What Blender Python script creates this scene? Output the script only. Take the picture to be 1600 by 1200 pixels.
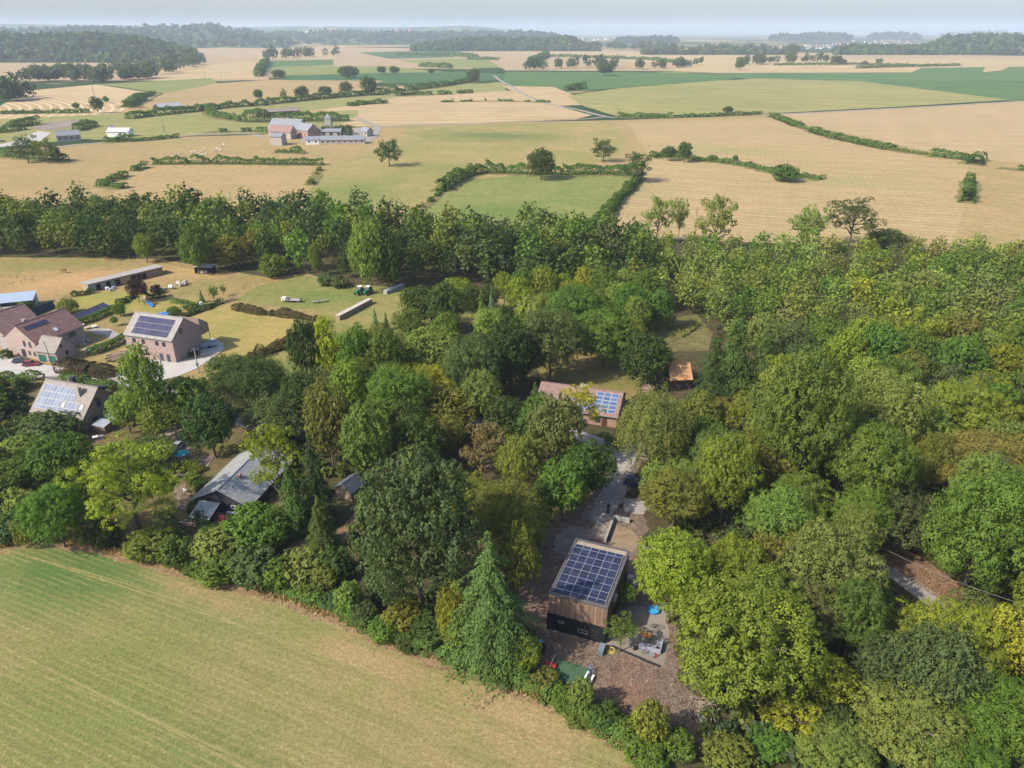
import bpy, math, random
import numpy as np
from mathutils import Vector, Matrix
R=math.radians
random.seed(7); rng=np.random.default_rng(7)
sc=bpy.context.scene
for o in list(bpy.data.objects): bpy.data.objects.remove(o)
COL=sc.collection
# ---------------------------------------------------------------- camera, sky, sun
F=1150.0; H=85.0; PITCH=math.atan(552.0/F)
cp,sp_=math.cos(PITCH),math.sin(PITCH)
cam=bpy.data.cameras.new('camera'); cam_o=bpy.data.objects.new('camera',cam); COL.objects.link(cam_o)
cam.sensor_fit='HORIZONTAL'; cam.sensor_width=36; cam.lens=36*F/1600
cam.clip_start=0.5; cam.clip_end=80000
cam_o.location=(0,0,H); cam_o.rotation_euler=(math.pi/2-PITCH,0,0)
sc.camera=cam_o
SUN_EL=R(41); SUN_AZ=R(240)      # azimuth clockwise from +Y
w=bpy.data.worlds.new('World'); sc.world=w; w.use_nodes=True
nt=w.node_tree; bg=nt.nodes['Background']
sky=nt.nodes.new('ShaderNodeTexSky'); sky.sky_type='NISHITA'; sky.sun_disc=False
sky.sun_elevation=SUN_EL; sky.sun_rotation=SUN_AZ; sky.altitude=200
sky.air_density=1.0; sky.dust_density=2.6; sky.ozone_density=3.6
nt.links.new(sky.outputs[0],bg.inputs[0]); bg.inputs[1].default_value=0.15
sl=bpy.data.lights.new('sun','SUN'); sl.energy=4.4; sl.angle=R(0.6); sl.color=(1.0,0.90,0.74)
so=bpy.data.objects.new('sun',sl); COL.objects.link(so)
sd=Vector((math.sin(SUN_AZ)*math.cos(SUN_EL),math.cos(SUN_AZ)*math.cos(SUN_EL),math.sin(SUN_EL)))
so.rotation_euler=sd.to_track_quat('Z','Y').to_euler(); so.location=(0,0,120)
sc.view_settings.view_transform='Standard'; sc.view_settings.look='None'
sc.view_settings.exposure=0.70; sc.view_settings.gamma=1; sc.view_settings.use_curve_mapping=False
sc.render.engine='CYCLES'
sc.cycles.max_bounces=5; sc.cycles.diffuse_bounces=4; sc.cycles.glossy_bounces=2
sc.cycles.transmission_bounces=3; sc.cycles.volume_bounces=1; sc.cycles.transparent_max_bounces=4
# ---------------------------------------------------------------- photo pixel -> point on the level z
def ray(x,y):
    u=(x-800)/F; v=(y-600)/F
    return (u, cp-v*sp_, -sp_-v*cp)
def G(x,y,z=0.0):
    d=ray(x,y); t=(z-H)/d[2]
    return Vector((d[0]*t,d[1]*t,z))
def proj(p):
    X,Y,Z=p[0],p[1],p[2]-H
    dep=Y*cp-Z*sp_
    return (800+F*X/dep, 600-F*(Y*sp_+Z*cp)/dep, dep)
def hz(P,ytop):                       # height above P at which the pixel row is ytop
    v=(ytop-600)/F
    # -(Y*sp+Z*cp)/(Y*cp-Z*sp)=v
    Y=P[1]; Z=-(Y*sp_+v*Y*cp)/(cp-v*sp_)
    return Z+H
def mpp(x,y,z=0): return proj(G(x,y,z))[2]/F      # metres per photo pixel
# ---------------------------------------------------------------- object helpers
def link(o,parent=None):
    COL.objects.link(o)
    if parent is not None: o.parent=parent
    return o
def tag(o,label=None,cat=None,group=None,kind=None):
    if label: o['label']=label
    if cat: o['category']=cat
    if group: o['group']=group
    if kind: o['kind']=kind
    return o
def thing(name,label,cat,loc=(0,0,0),rz=0.0,group=None):
    o=bpy.data.objects.new(name,None); o.empty_display_size=0.5; link(o)
    o.location=loc; o.rotation_euler=(0,0,rz); return tag(o,label,cat,group)
class MB:
    def __init__(s): s.v=[]; s.f=[]; s.m=[]; s.cm=0
    def mat(s,i): s.cm=i; return s
    def face(s,pts):
        n=len(s.v); s.v+= [tuple(p) for p in pts]; s.f.append(list(range(n,n+len(pts)))); s.m.append(s.cm); return s
    def box(s,x0,x1,y0,y1,z0,z1,M=None):
        c=[(x0,y0,z0),(x1,y0,z0),(x1,y1,z0),(x0,y1,z0),(x0,y0,z1),(x1,y0,z1),(x1,y1,z1),(x0,y1,z1)]
        if M is not None: c=[tuple(M@Vector(p)) for p in c]
        n=len(s.v); s.v+=c
        for q in ((0,3,2,1),(4,5,6,7),(0,1,5,4),(1,2,6,5),(2,3,7,6),(3,0,4,7)):
            s.f.append([n+i for i in q]); s.m.append(s.cm)
        return s
    def prism(s,prof,a0,a1,axis='x'):    # prof: 2-D outline in the plane across the axis
        def P(a,p): return (a,p[0],p[1]) if axis=='x' else ((p[0],a,p[1]) if axis=='y' else (p[0],p[1],a))
        n=len(s.v); k=len(prof)
        s.v+=[P(a0,p) for p in prof]+[P(a1,p) for p in prof]
        s.f.append(list(range(n+k-1,n-1,-1))); s.m.append(s.cm)
        s.f.append(list(range(n+k,n+2*k))); s.m.append(s.cm)
        for i in range(k):
            j=(i+1)%k; s.f.append([n+i,n+j,n+k+j,n+k+i]); s.m.append(s.cm)
        return s
    def tube(s,p0,p1,r0,r1=None,seg=6,caps=True):
        if r1 is None: r1=r0
        p0=Vector(p0); p1=Vector(p1); d=(p1-p0)
        if d.length<1e-6: return s
        d.normalize(); a=d.orthogonal().normalized(); b=d.cross(a)
        n=len(s.v)
        for p,r in ((p0,r0),(p1,r1)):
            for i in range(seg):
                t=2*math.pi*i/seg; s.v.append(tuple(p+a*(r*math.cos(t))+b*(r*math.sin(t))))
        for i in range(seg):
            j=(i+1)%seg; s.f.append([n+i,n+j,n+seg+j,n+seg+i]); s.m.append(s.cm)
        if caps:
            s.f.append([n+i for i in range(seg)][::-1]); s.m.append(s.cm)
            s.f.append([n+seg+i for i in range(seg)]); s.m.append(s.cm)
        return s
    def path(s,pts,r0,r1,seg=6):
        k=len(pts)-1
        for i in range(k):
            s.tube(pts[i],pts[i+1],r0+(r1-r0)*i/k,r0+(r1-r0)*(i+1)/k,seg)
        return s
    def ball(s,c,r,sx=1,sy=1,sz=1,nu=8,nv=5):
        n=len(s.v)
        s.v.append((c[0],c[1],c[2]-r*sz))
        for j in range(1,nv):
            ph=math.pi*j/nv
            for i in range(nu):
                t=2*math.pi*i/nu
                s.v.append((c[0]+r*sx*math.sin(ph)*math.cos(t),c[1]+r*sy*math.sin(ph)*math.sin(t),c[2]-r*sz*math.cos(ph)))
        s.v.append((c[0],c[1],c[2]+r*sz)); top=len(s.v)-1
        for i in range(nu):
            k=(i+1)%nu
            s.f.append([n,n+1+k,n+1+i]); s.m.append(s.cm)
            for j in range(nv-2):
                a=n+1+j*nu; s.f.append([a+i,a+k,a+nu+k,a+nu+i]); s.m.append(s.cm)
            a=n+1+(nv-2)*nu; s.f.append([a+i,a+k,top]); s.m.append(s.cm)
        return s
    def mesh(s,name,mats):
        me=bpy.data.meshes.new(name); me.from_pydata(s.v,[],s.f)
        if not isinstance(mats,(list,tuple)): mats=[mats]
        for m in mats: me.materials.append(m)
        if len(mats)>1:
            me.polygons.foreach_set('material_index',np.array(s.m,dtype=np.int32))
        me.update(); return me
    def build(s,name,mats,parent=None,loc=None,smooth=False):
        me=s.mesh(name,mats)
        if smooth: me.polygons.foreach_set('use_smooth',[True]*len(me.polygons))
        o=bpy.data.objects.new(name,me); link(o,parent)
        if loc is not None: o.location=loc
        return o
def copy_tree(o,parent=None):
    c=o.copy(); COL.objects.link(c)
    if parent is not None: c.parent=parent
    for ch in list(o.children): copy_tree(ch,c)
    return c
# ---------------------------------------------------------------- materials
def newmat(name):
    m=bpy.data.materials.new(name); m.use_nodes=True; n=m.node_tree; n.nodes.clear()
    out=n.nodes.new('ShaderNodeOutputMaterial'); return m,n,out
def N(n,t,**k):
    x=n.nodes.new(t)
    for a,b in k.items(): setattr(x,a,b)
    return x
def mixc(n,fac,a,b,mode='MIX'):
    x=N(n,'ShaderNodeMix',data_type='RGBA',blend_type=mode); x.clamp_factor=True
    for s,v in ((x.inputs[0],fac),(x.inputs[6],a),(x.inputs[7],b)):
        if hasattr(v,'is_output') or isinstance(v,bpy.types.NodeSocket): n.links.new(v,s)
        elif isinstance(v,(int,float)): s.default_value=v
        else: s.default_value=(*v[:3],1)
    return x.outputs[2]
def math_(n,op,a,b=None,c=None,clamp=False):
    x=N(n,'ShaderNodeMath',operation=op); x.use_clamp=clamp
    for i,v in enumerate((a,b,c)):
        if v is None: continue
        if isinstance(v,bpy.types.NodeSocket): n.links.new(v,x.inputs[i])
        else: x.inputs[i].default_value=v
    return x.outputs[0]
def noise(n,vec,scale,detail=3,rough=0.55,dist=0.0):
    x=N(n,'ShaderNodeTexNoise'); x.inputs['Scale'].default_value=scale; x.inputs['Detail'].default_value=detail
    x.inputs['Roughness'].default_value=rough; x.inputs['Distortion'].default_value=dist
    n.links.new(vec,x.inputs['Vector']); return x.outputs[0]
def ramp(n,fac,lo,hi):
    x=N(n,'ShaderNodeMapRange'); x.clamp=True
    n.links.new(fac,x.inputs[0]); x.inputs[1].default_value=lo; x.inputs[2].default_value=hi
    return x.outputs[0]
_pm={}
def plain(name,col,rough=0.7,metal=0.0,var=0.12,scale=1.5,spec=0.3,bump=0.0):
    col=tuple(v*.85 for v in col)
    if name in _pm: return _pm[name]
    m,n,out=newmat(name); b=N(n,'ShaderNodeBsdfPrincipled'); n.links.new(b.outputs[0],out.inputs[0])
    tc=N(n,'ShaderNodeTexCoord'); f=noise(n,tc.outputs['Object'],scale,5,0.65)
    c=mixc(n,ramp(n,f,0.3,0.7),tuple(x*(1-var) for x in col),tuple(min(1,x*(1+var)) for x in col))
    n.links.new(c,b.inputs['Base Color']); b.inputs['Roughness'].default_value=rough
    b.inputs['Metallic'].default_value=metal; b.inputs['Specular IOR Level'].default_value=spec
    if bump:
        bp=N(n,'ShaderNodeBump'); bp.inputs['Strength'].default_value=bump; bp.inputs['Distance'].default_value=0.05
        n.links.new(noise(n,tc.outputs['Object'],scale*6,4),bp.inputs['Height']); n.links.new(bp.outputs[0],b.inputs['Normal'])
    _pm[name]=m; return m
def brickmat(name,c1,c2,mortar,sc_=1.0):
    c1,c2,mortar=[tuple(v*.84 for v in q) for q in (c1,c2,mortar)]
    m,n,out=newmat(name); b=N(n,'ShaderNodeBsdfPrincipled'); n.links.new(b.outputs[0],out.inputs[0])
    tc=N(n,'ShaderNodeTexCoord'); g=N(n,'ShaderNodeNewGeometry')
    sx=N(n,'ShaderNodeSeparateXYZ'); n.links.new(tc.outputs['Object'],sx.inputs[0])
    ad=math_(n,'ADD',sx.outputs[0],sx.outputs[1])
    cb=N(n,'ShaderNodeCombineXYZ'); n.links.new(ad,cb.inputs[0]); n.links.new(sx.outputs[2],cb.inputs[1])
    br=N(n,'ShaderNodeTexBrick'); n.links.new(cb.outputs[0],br.inputs[0])
    br.inputs['Scale'].default_value=1.0; br.inputs['Brick Width'].default_value=0.44*sc_; br.inputs['Row Height'].default_value=0.16*sc_
    br.inputs['Mortar Size'].default_value=0.02; br.inputs['Color1'].default_value=(*c1,1); br.inputs['Color2'].default_value=(*c2,1)
    br.inputs['Mortar'].default_value=(*mortar,1); br.inputs['Bias'].default_value=0.0
    f=noise(n,tc.outputs['Object'],1.1,6,0.7)
    f2=noise(n,tc.outputs['Object'],5.0,3,0.7)
    c=mixc(n,ramp(n,f,0.35,0.7),br.outputs[0],mortar)
    c=mixc(n,math_(n,'MULTIPLY',ramp(n,f2,0.5,0.75),0.5),c,tuple(x*0.5 for x in c1))
    n.links.new(c,b.inputs['Base Color']); b.inputs['Roughness'].default_value=0.9; b.inputs['Specular IOR Level'].default_value=0.2
    bp=N(n,'ShaderNodeBump'); bp.inputs['Strength'].default_value=0.4; bp.inputs['Distance'].default_value=0.02
    n.links.new(br.outputs['Fac'],bp.inputs['Height']); bp.invert=True; n.links.new(bp.outputs[0],b.inputs['Normal'])
    return m
def tilemat(name,c1,c2,px=0.3,py=0.35,rough=0.8,patina=None):
    c1,c2=[tuple(v*.84 for v in q) for q in (c1,c2)]; patina=patina and tuple(v*.84 for v in patina)
    """roof covering: courses and joints along local x / slope"""
    m,n,out=newmat(name); b=N(n,'ShaderNodeBsdfPrincipled'); n.links.new(b.outputs[0],out.inputs[0])
    tc=N(n,'ShaderNodeTexCoord'); sx=N(n,'ShaderNodeSeparateXYZ'); n.links.new(tc.outputs['Object'],sx.inputs[0])
    ya=math_(n,'MULTIPLY',sx.outputs[1],1.3)
    cb=N(n,'ShaderNodeCombineXYZ'); n.links.new(sx.outputs[0],cb.inputs[0]); n.links.new(ya,cb.inputs[1])
    br=N(n,'ShaderNodeTexBrick'); n.links.new(cb.outputs[0],br.inputs[0]); br.inputs['Scale'].default_value=1
    br.inputs['Brick Width'].default_value=px; br.inputs['Row Height'].default_value=py; br.inputs['Mortar Size'].default_value=0.025
    br.inputs['Color1'].default_value=(*c1,1); br.inputs['Color2'].default_value=(*c2,1); br.inputs['Mortar'].default_value=(*[x*0.45 for x in c1],1)
    f=noise(n,tc.outputs['Object'],0.8,6,0.7)
    c=mixc(n,math_(n,'MULTIPLY',ramp(n,f,0.45,0.75),0.55),br.outputs[0],patina or tuple(x*1.3 for x in c2))
    n.links.new(c,b.inputs['Base Color']); b.inputs['Roughness'].default_value=rough
    bp=N(n,'ShaderNodeBump'); bp.inputs['Strength'].default_value=0.5; bp.inputs['Distance'].default_value=0.03; bp.invert=True
    n.links.new(br.outputs['Fac'],bp.inputs['Height']); n.links.new(bp.outputs[0],b.inputs['Normal'])
    return m
def groundmat(name,c1,c2,c3=None,big=0.02,stripes=None,patches=(),grain=0.25,bump=0.5,rings=None,mid=0.35,thr=(0.38,0.62)):
    S_=lambda q:None if q is None else tuple(v*.80 for v in q)
    c1,c2,c3=S_(c1),S_(c2),S_(c3); patches=[(*p[:5],S_(p[5]),p[6]) for p in patches]
    if stripes: stripes=[(s[0],s[1],s[2],S_(s[3])) for s in (stripes if isinstance(stripes[0],(tuple,list)) else [stripes])]
    if rings: rings=(*rings[:4],S_(rings[4]))
    """land cover in world metres: c1/c2 broad patches, c3 small ones; stripes=(angle deg,period m,strength,colour)"""
    m,n,out=newmat(name); b=N(n,'ShaderNodeBsdfPrincipled'); n.links.new(b.outputs[0],out.inputs[0])
    g=N(n,'ShaderNodeNewGeometry'); P=g.outputs['Position']
    f=noise(n,P,big,6,0.62,0.6); c=mixc(n,ramp(n,f,*thr),c1,c2)
    if c3 is not None:
        f3=noise(n,P,big*6,5,0.7,0.3); c=mixc(n,math_(n,'MULTIPLY',ramp(n,f3,0.48,0.68),0.7),c,c3)
    for (px,py,rx,ry,an,pc,st) in patches:
        mp=N(n,'ShaderNodeMapping',vector_type='TEXTURE'); mp.inputs['Location'].default_value=(px,py,0)
        mp.inputs['Rotation'].default_value=(0,0,R(an)); mp.inputs['Scale'].default_value=(rx,ry,1000)
        nz=N(n,'ShaderNodeTexNoise'); nz.inputs['Scale'].default_value=3.0/max(rx,ry)*1.2; nz.inputs['Detail'].default_value=6
        n.links.new(P,nz.inputs['Vector'])
        vm=N(n,'ShaderNodeVectorMath',operation='MULTIPLY_ADD'); n.links.new(nz.outputs[1],vm.inputs[0])
        k=0.9*max(rx,ry); vm.inputs[1].default_value=(k,k,0); n.links.new(P,vm.inputs[2])
        vs=N(n,'ShaderNodeVectorMath',operation='SUBTRACT'); n.links.new(vm.outputs[0],vs.inputs[0]); vs.inputs[1].default_value=(k/2,k/2,0)
        n.links.new(vs.outputs[0],mp.inputs[0])
        ln=N(n,'ShaderNodeVectorMath',operation='LENGTH'); n.links.new(mp.outputs[0],ln.inputs[0])
        fa=math_(n,'MULTIPLY',math_(n,'SUBTRACT',1.0,ramp(n,ln.outputs['Value'],0.25,1.45)),st)
        c=mixc(n,fa,c,pc)
    if stripes:
        for (an,per,st,colr) in (stripes if isinstance(stripes[0],(tuple,list)) else [stripes]):
            mp=N(n,'ShaderNodeMapping'); mp.inputs['Rotation'].default_value=(0,0,R(-an)); n.links.new(P,mp.inputs[0])
            wv=N(n,'ShaderNodeTexWave',bands_direction='Y'); wv.inputs['Scale'].default_value=0.314/per
            wv.inputs['Distortion'].default_value=1.2; wv.inputs['Detail'].default_value=3; wv.inputs['Detail Scale'].default_value=per*0.04
            n.links.new(mp.outputs[0],wv.inputs[0])
            # break-up along the run
            mp2=N(n,'ShaderNodeMapping'); mp2.inputs['Rotation'].default_value=(0,0,R(-an)); mp2.inputs['Scale'].default_value=(0.02,0.25,1); n.links.new(P,mp2.inputs[0])
            br=noise(n,mp2.outputs[0],1.0,3)
            fa=math_(n,'MULTIPLY',math_(n,'MULTIPLY',ramp(n,wv.outputs[1],0.62,0.95),ramp(n,br,0.32,0.52)),st)
            c=mixc(n,fa,c,colr)
    if rings:
        (rx,ry,per,st,colr)=rings
        vs=N(n,'ShaderNodeVectorMath',operation='SUBTRACT'); n.links.new(P,vs.inputs[0]); vs.inputs[1].default_value=(rx,ry,0)
        wv=N(n,'ShaderNodeTexWave',wave_type='RINGS',rings_direction='Z'); wv.inputs['Scale'].default_value=0.314/per
        wv.inputs['Distortion'].default_value=1.0; n.links.new(vs.outputs[0],wv.inputs[0])
        c=mixc(n,math_(n,'MULTIPLY',ramp(n,wv.outputs[1],0.6,0.95),st),c,colr)
    fm=noise(n,P,mid,5,0.7)
    c=mixc(n,1.0,c,mixc(n,ramp(n,fm,0.25,0.75),(1-grain,)*3,(1+grain,)*3),'MULTIPLY')
    ff=noise(n,P,3.2,4,0.75)
    c=mixc(n,1.0,c,mixc(n,ramp(n,ff,0.3,0.7),(1-grain*1.3,)*3,(1+grain*1.1,)*3),'MULTIPLY')
    n.links.new(c,b.inputs['Base Color']); b.inputs['Roughness'].default_value=1.0; b.inputs['Specular IOR Level'].default_value=0.05
    if bump:
        bp=N(n,'ShaderNodeBump'); bp.inputs['Strength'].default_value=bump; bp.inputs['Distance'].default_value=0.25
        n.links.new(ff,bp.inputs['Height']); n.links.new(bp.outputs[0],b.inputs['Normal'])
    return m
def leafmat(name,source='object',trans=0.36,yel=(1.35,1.18,0.55)):
    m,n,out=newmat(name)
    if source=='object':
        oi=N(n,'ShaderNodeObjectInfo'); base=oi.outputs['Color']; rnd=oi.outputs['Random']
    else:
        at=N(n,'ShaderNodeAttribute',attribute_name='col'); base=at.outputs['Color']; rnd=None
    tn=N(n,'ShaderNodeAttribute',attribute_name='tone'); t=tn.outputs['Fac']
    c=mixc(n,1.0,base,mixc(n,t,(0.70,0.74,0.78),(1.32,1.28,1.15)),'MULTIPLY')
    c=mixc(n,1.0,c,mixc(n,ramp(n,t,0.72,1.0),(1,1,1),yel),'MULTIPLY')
    if rnd is not None:
        c=mixc(n,1.0,c,mixc(n,rnd,(0.88,0.92,0.95),(1.12,1.06,1.0)),'MULTIPLY')
    d=N(n,'ShaderNodeBsdfDiffuse'); n.links.new(c,d.inputs[0])
    tr=N(n,'ShaderNodeBsdfTranslucent'); n.links.new(mixc(n,1.0,c,(1.3,1.35,0.6),'MULTIPLY'),tr.inputs[0])
    mx=N(n,'ShaderNodeMixShader'); mx.inputs[0].default_value=trans
    n.links.new(d.outputs[0],mx.inputs[1]); n.links.new(tr.outputs[0],mx.inputs[2])
    gl=N(n,'ShaderNodeBsdfGlossy'); gl.inputs['Roughness'].default_value=0.6; gl.inputs[0].default_value=(0.7,0.75,0.8,1)
    mx2=N(n,'ShaderNodeMixShader'); mx2.inputs[0].default_value=0.012
    n.links.new(mx.outputs[0],mx2.inputs[1]); n.links.new(gl.outputs[0],mx2.inputs[2])
    n.links.new(mx2.outputs[0],out.inputs[0]); return m
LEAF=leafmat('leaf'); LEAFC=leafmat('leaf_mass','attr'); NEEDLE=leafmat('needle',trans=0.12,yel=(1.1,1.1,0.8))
BARK=plain('bark',(0.13,0.10,0.075),0.95,var=0.3,scale=3,bump=0.6)
BIRCHBARK=plain('birch_bark',(0.62,0.58,0.52),0.85,var=0.25,scale=2)
# ---------------------------------------------------------------- ground and fields
def sheet(name,px,z,mat,jit=0.0,kind='structure',step=None,world=False,label=None):
    pts=[Vector((p[0],p[1],z)) if world else G(p[0],p[1],0) for p in px]
    out=[]
    k=len(pts)
    for i in range(k):
        a=pts[i]; b=pts[(i+1)%k]; L=(b-a).length
        st=step or max(.7,L/60)
        n_=max(1,min(60,int(L/st))) if jit>0 else 1
        nr=Vector((-(b-a).y,(b-a).x,0)).normalized()
        ph=random.random()*50
        for j in range(n_):
            t=j/n_; q=a.lerp(b,t)
            if jit>0 and j>0:
                q=q+nr*jit*(math.sin(ph+q.x*0.31/jit**.5)*.6+math.sin(ph*2+q.y*0.93/jit**.5)*.6+random.uniform(-1.1,1.1))*0.5
            out.append((q.x,q.y,z))
    me=bpy.data.meshes.new(name); me.from_pydata(out,[],[list(range(len(out)))]); me.materials.append(mat)
    if me.polygons[0].normal.z<0: me.flip_normals()
    o=bpy.data.objects.new(name,me); link(o); o['kind']=kind
    if label: o['label']=label
    return o
def strip(name,pts,width,z,mat,jit=0.0,parent=None):
    """a road or path of even width along ground points"""
    # smooth
    P=[Vector((p.x,p.y,0)) for p in pts]; Q=[]
    for i in range(len(P)-1):
        p0=P[max(0,i-1)];p1=P[i];p2=P[i+1];p3=P[min(len(P)-1,i+2)]
        for j in range(8):
            t=j/8; Q.append(0.5*((2*p1)+(p2-p0)*t+(2*p0-5*p1+4*p2-p3)*t*t+(3*p1-p0-3*p2+p3)*t**3))
    Q.append(P[-1]); v=[]; f=[]
    for i,q in enumerate(Q):
        d=(Q[min(i+1,len(Q)-1)]-Q[max(i-1,0)]).normalized(); nr=Vector((-d.y,d.x,0))
        wl=width/2*(1+random.uniform(-jit,jit)); wr=width/2*(1+random.uniform(-jit,jit))
        v+=[(q.x+nr.x*wl,q.y+nr.y*wl,z),(q.x-nr.x*wr,q.y-nr.y*wr,z)]
        if i: n=2*i; f.append([n-2,n-1,n+1,n])
    me=bpy.data.meshes.new(name); me.from_pydata(v,[],f); me.materials.append(mat)
    o=bpy.data.objects.new(name,me); link(o,parent)
    if parent is None: o['kind']='structure'
    return o
TAN=(0.40,0.285,0.140); TAN2=(0.32,0.245,0.115); STRAW=(0.47,0.345,0.185); PINK=(0.40,0.28,0.165)
GRN=(0.12,0.17,0.055); YGR=(0.25,0.245,0.09); DGR=(0.055,0.125,0.05); LGR=(0.20,0.235,0.075); SOIL=(0.12,0.085,0.06)
# distant country: patchwork of fields in the base ground
def patchwork():
    m,n,out=newmat('distant_fields'); b=N(n,'ShaderNodeBsdfPrincipled'); n.links.new(b.outputs[0],out.inputs[0])
    g=N(n,'ShaderNodeNewGeometry'); P=g.outputs['Position']
    mp=N(n,'ShaderNodeMapping'); mp.inputs['Scale'].default_value=(0.0021,0.0026,0); mp.inputs['Rotation'].default_value=(0,0,0.35); n.links.new(P,mp.inputs[0])
    v=N(n,'ShaderNodeTexVoronoi',distance='CHEBYCHEV'); v.inputs['Scale'].default_value=1; v.inputs['Randomness'].default_value=0.85; n.links.new(mp.outputs[0],v.inputs['Vector'])
    cr=N(n,'ShaderNodeValToRGB'); cr.color_ramp.interpolation='CONSTANT'
    sp=N(n,'ShaderNodeSeparateColor'); n.links.new(v.outputs['Color'],sp.inputs[0]); n.links.new(sp.outputs[0],cr.inputs[0])
    cols=[tuple(v*.8 for v in q) for q in (TAN,STRAW,LGR,TAN2,PINK,DGR,YGR,STRAW,GRN,TAN)]; e=cr.color_ramp.elements
    e[0].color=(*cols[0],1); e[1].position=0.1; e[1].color=(*cols[1],1)
    for i in range(2,10):
        q=e.new(i/10); q.color=(*cols[i],1)
    f=noise(n,P,0.0009,5,0.65); c=mixc(n,ramp(n,f,0.45,0.49),cr.outputs[0],(0.035,0.06,0.028))
    n.links.new(c,b.inputs['Base Color']); b.inputs['Roughness'].default_value=1; b.inputs['Specular IOR Level'].default_value=0
    return m
me=bpy.data.meshes.new('ground'); nn=96; RR=24000
vs=[(0,0,-0.05)]+[(RR*math.cos(2*math.pi*i/nn),RR*math.sin(2*math.pi*i/nn),-0.05) for i in range(nn)]
me.from_pydata(vs,[],[[0,1+i,1+(i+1)%nn] for i in range(nn)]); me.materials.append(patchwork())
tag(link(bpy.data.objects.new('ground',me)),kind='structure')
m_tan=groundmat('dry_pasture',TAN,TAN2,(0.30,0.25,0.11),0.012,stripes=(8,5,0.6,STRAW),grain=0.2,bump=0.2)
m_straw=groundmat('stubble',STRAW,TAN,(0.31,0.255,0.12),0.01,stripes=[(4,9,0.9,(0.62,0.50,0.33)),(4,31,0.5,(0.33,0.25,0.14))],grain=0.16,bump=0.15)
m_pink=groundmat('bare_stubble',PINK,(0.38,0.29,0.165),(0.29,0.24,0.115),0.006,stripes=[(-10,7,0.6,(0.55,0.42,0.28)),(-10,45,0.5,(0.33,0.25,0.15))],grain=0.15,bump=0.1)
m_ygr=groundmat('mown_meadow',YGR,LGR,TAN,0.01,stripes=(3,12,0.5,(0.38,0.34,0.15)),grain=0.13,bump=0.15)
m_grn=groundmat('green_crop',(0.075,0.15,0.055),(0.10,0.17,0.055),None,0.01,stripes=(2,16,0.35,(0.13,0.2,0.07)),grain=0.1,bump=0.1)
m_dgr=groundmat('maize',DGR,(0.07,0.14,0.055),None,0.012,grain=0.12,bump=0.1)
m_lgr=groundmat('pale_meadow',LGR,YGR,(0.16,0.2,0.06),0.012,grain=0.13,bump=0.15)
gv=lambda x,y: (G(x,y).x,G(x,y).y)
def P_(x,y,rxp,ryf,an,col,st):     # patch at a photo position, radius across in pixels, radius ratio in depth
    q=G(x,y); r=rxp*mpp(x,y); return (q.x,q.y,r,r*ryf,an,col,st)
z=0.0
def zn():
    global z
    z+=0.003; return z
def fld(name,px,mat,jit=0.6,label=None):
    global z
    z+=0.003; return sheet(name,px,z,mat,jit,label=label)
# far fields, back to front
fld('field',[(230,78),(400,72),(700,76),(1100,80),(1900,92),(1900,104),(400,104),(200,96)],m_pink,2)
fld('field',[(560,82),(700,78),(745,84),(700,90),(600,92)],m_dgr,1)
fld('field',[(500,92),(560,82),(620,94),(760,100),(745,108),(520,106)],m_pink,1)
fld('field',[(620,94),(760,90),(880,98),(790,106),(700,106)],m_lgr,1)
fld('field',[(300,82),(370,78),(405,92),(310,96)],m_pink,1)
fld('field',[(400,82),(520,80),(520,92),(405,94)],m_straw,1)
fld('field',[(810,82),(1100,82),(1250,95),(1230,105),(1090,102),(880,90)],m_straw,1)
fld('field',[(760,92),(830,84),(1000,100),(1080,104),(1020,111),(790,110)],m_pink,1)
fld('field',[(1090,92),(1500,92),(1900,98),(1900,106),(1200,108),(1080,104)],m_straw,1)
fld('field',[(-400,88),(240,92),(420,94),(420,125),(-400,130)],m_pink,1)
fld('field',[(225,108),(405,95),(412,102),(400,122),(235,126)],m_straw,1)
fld('field',[(418,95),(520,93),(522,102),(417,105)],m_grn,1)
fld('field',[(417,104),(600,103),(700,113),(440,118)],m_lgr,1)
fld('field',[(436,118),(600,114),(730,112),(790,116),(790,124),(700,130),(560,130),(445,127)],m_dgr,1)
fld('field',[(-500,170),(0,166),(40,142),(150,132),(250,147),(222,160),(180,178),(0,186),(-500,200)],groundmat('raked_stubble',STRAW,TAN,None,0.01,rings=(-900,760,11,0.7,(0.66,0.54,0.38)),grain=0.1,bump=0.1),1)
fld('field',[(150,132),(330,122),(340,130),(256,146),(180,135)],m_lgr,1)
fld('field',[(215,165),(256,146),(340,130),(420,125),(600,126),(560,140),(420,155),(250,172)],m_tan,1)
fld('field',[(-500,190),(0,186),(180,178),(420,158),(700,132),(790,128),(790,142),(640,150),(560,165),(420,178),(200,190),(-500,215)],m_ygr,1)
fld('field',[(500,172),(620,152),(800,143),(860,166),(700,170),(560,180)],m_straw,1)
fld('field',[(-500,215),(200,190),(420,178),(560,172),(560,195),(420,208),(200,216),(0,226),(-500,235)],m_ygr,1)
fld('field',[(530,194),(560,180),(700,165),(860,163),(925,180),(900,186),(700,194),(560,198)],m_straw,0.6)
fld('field',[(790,112),(1000,113),(1180,117),(1125,126),(980,136),(885,144),(800,138),(785,126)],m_grn,0.8)
fld('field',[(785,134),(866,136),(930,163),(862,166),(810,148)],m_straw,0.6)
fld('field',[(980,108),(1440,104),(1425,114),(1120,114)],m_straw,0.6)
fld('field',[(1120,114),(1425,113),(1440,106),(1900,100),(1900,170),(1570,157),(1440,138),(1180,126)],groundmat('green_crop_east',(0.07,0.14,0.055),(0.11,0.18,0.06),None,0.008,stripes=(12,20,0.4,(0.14,0.21,0.08)),grain=0.1,bump=0.1),0.8)
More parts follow.
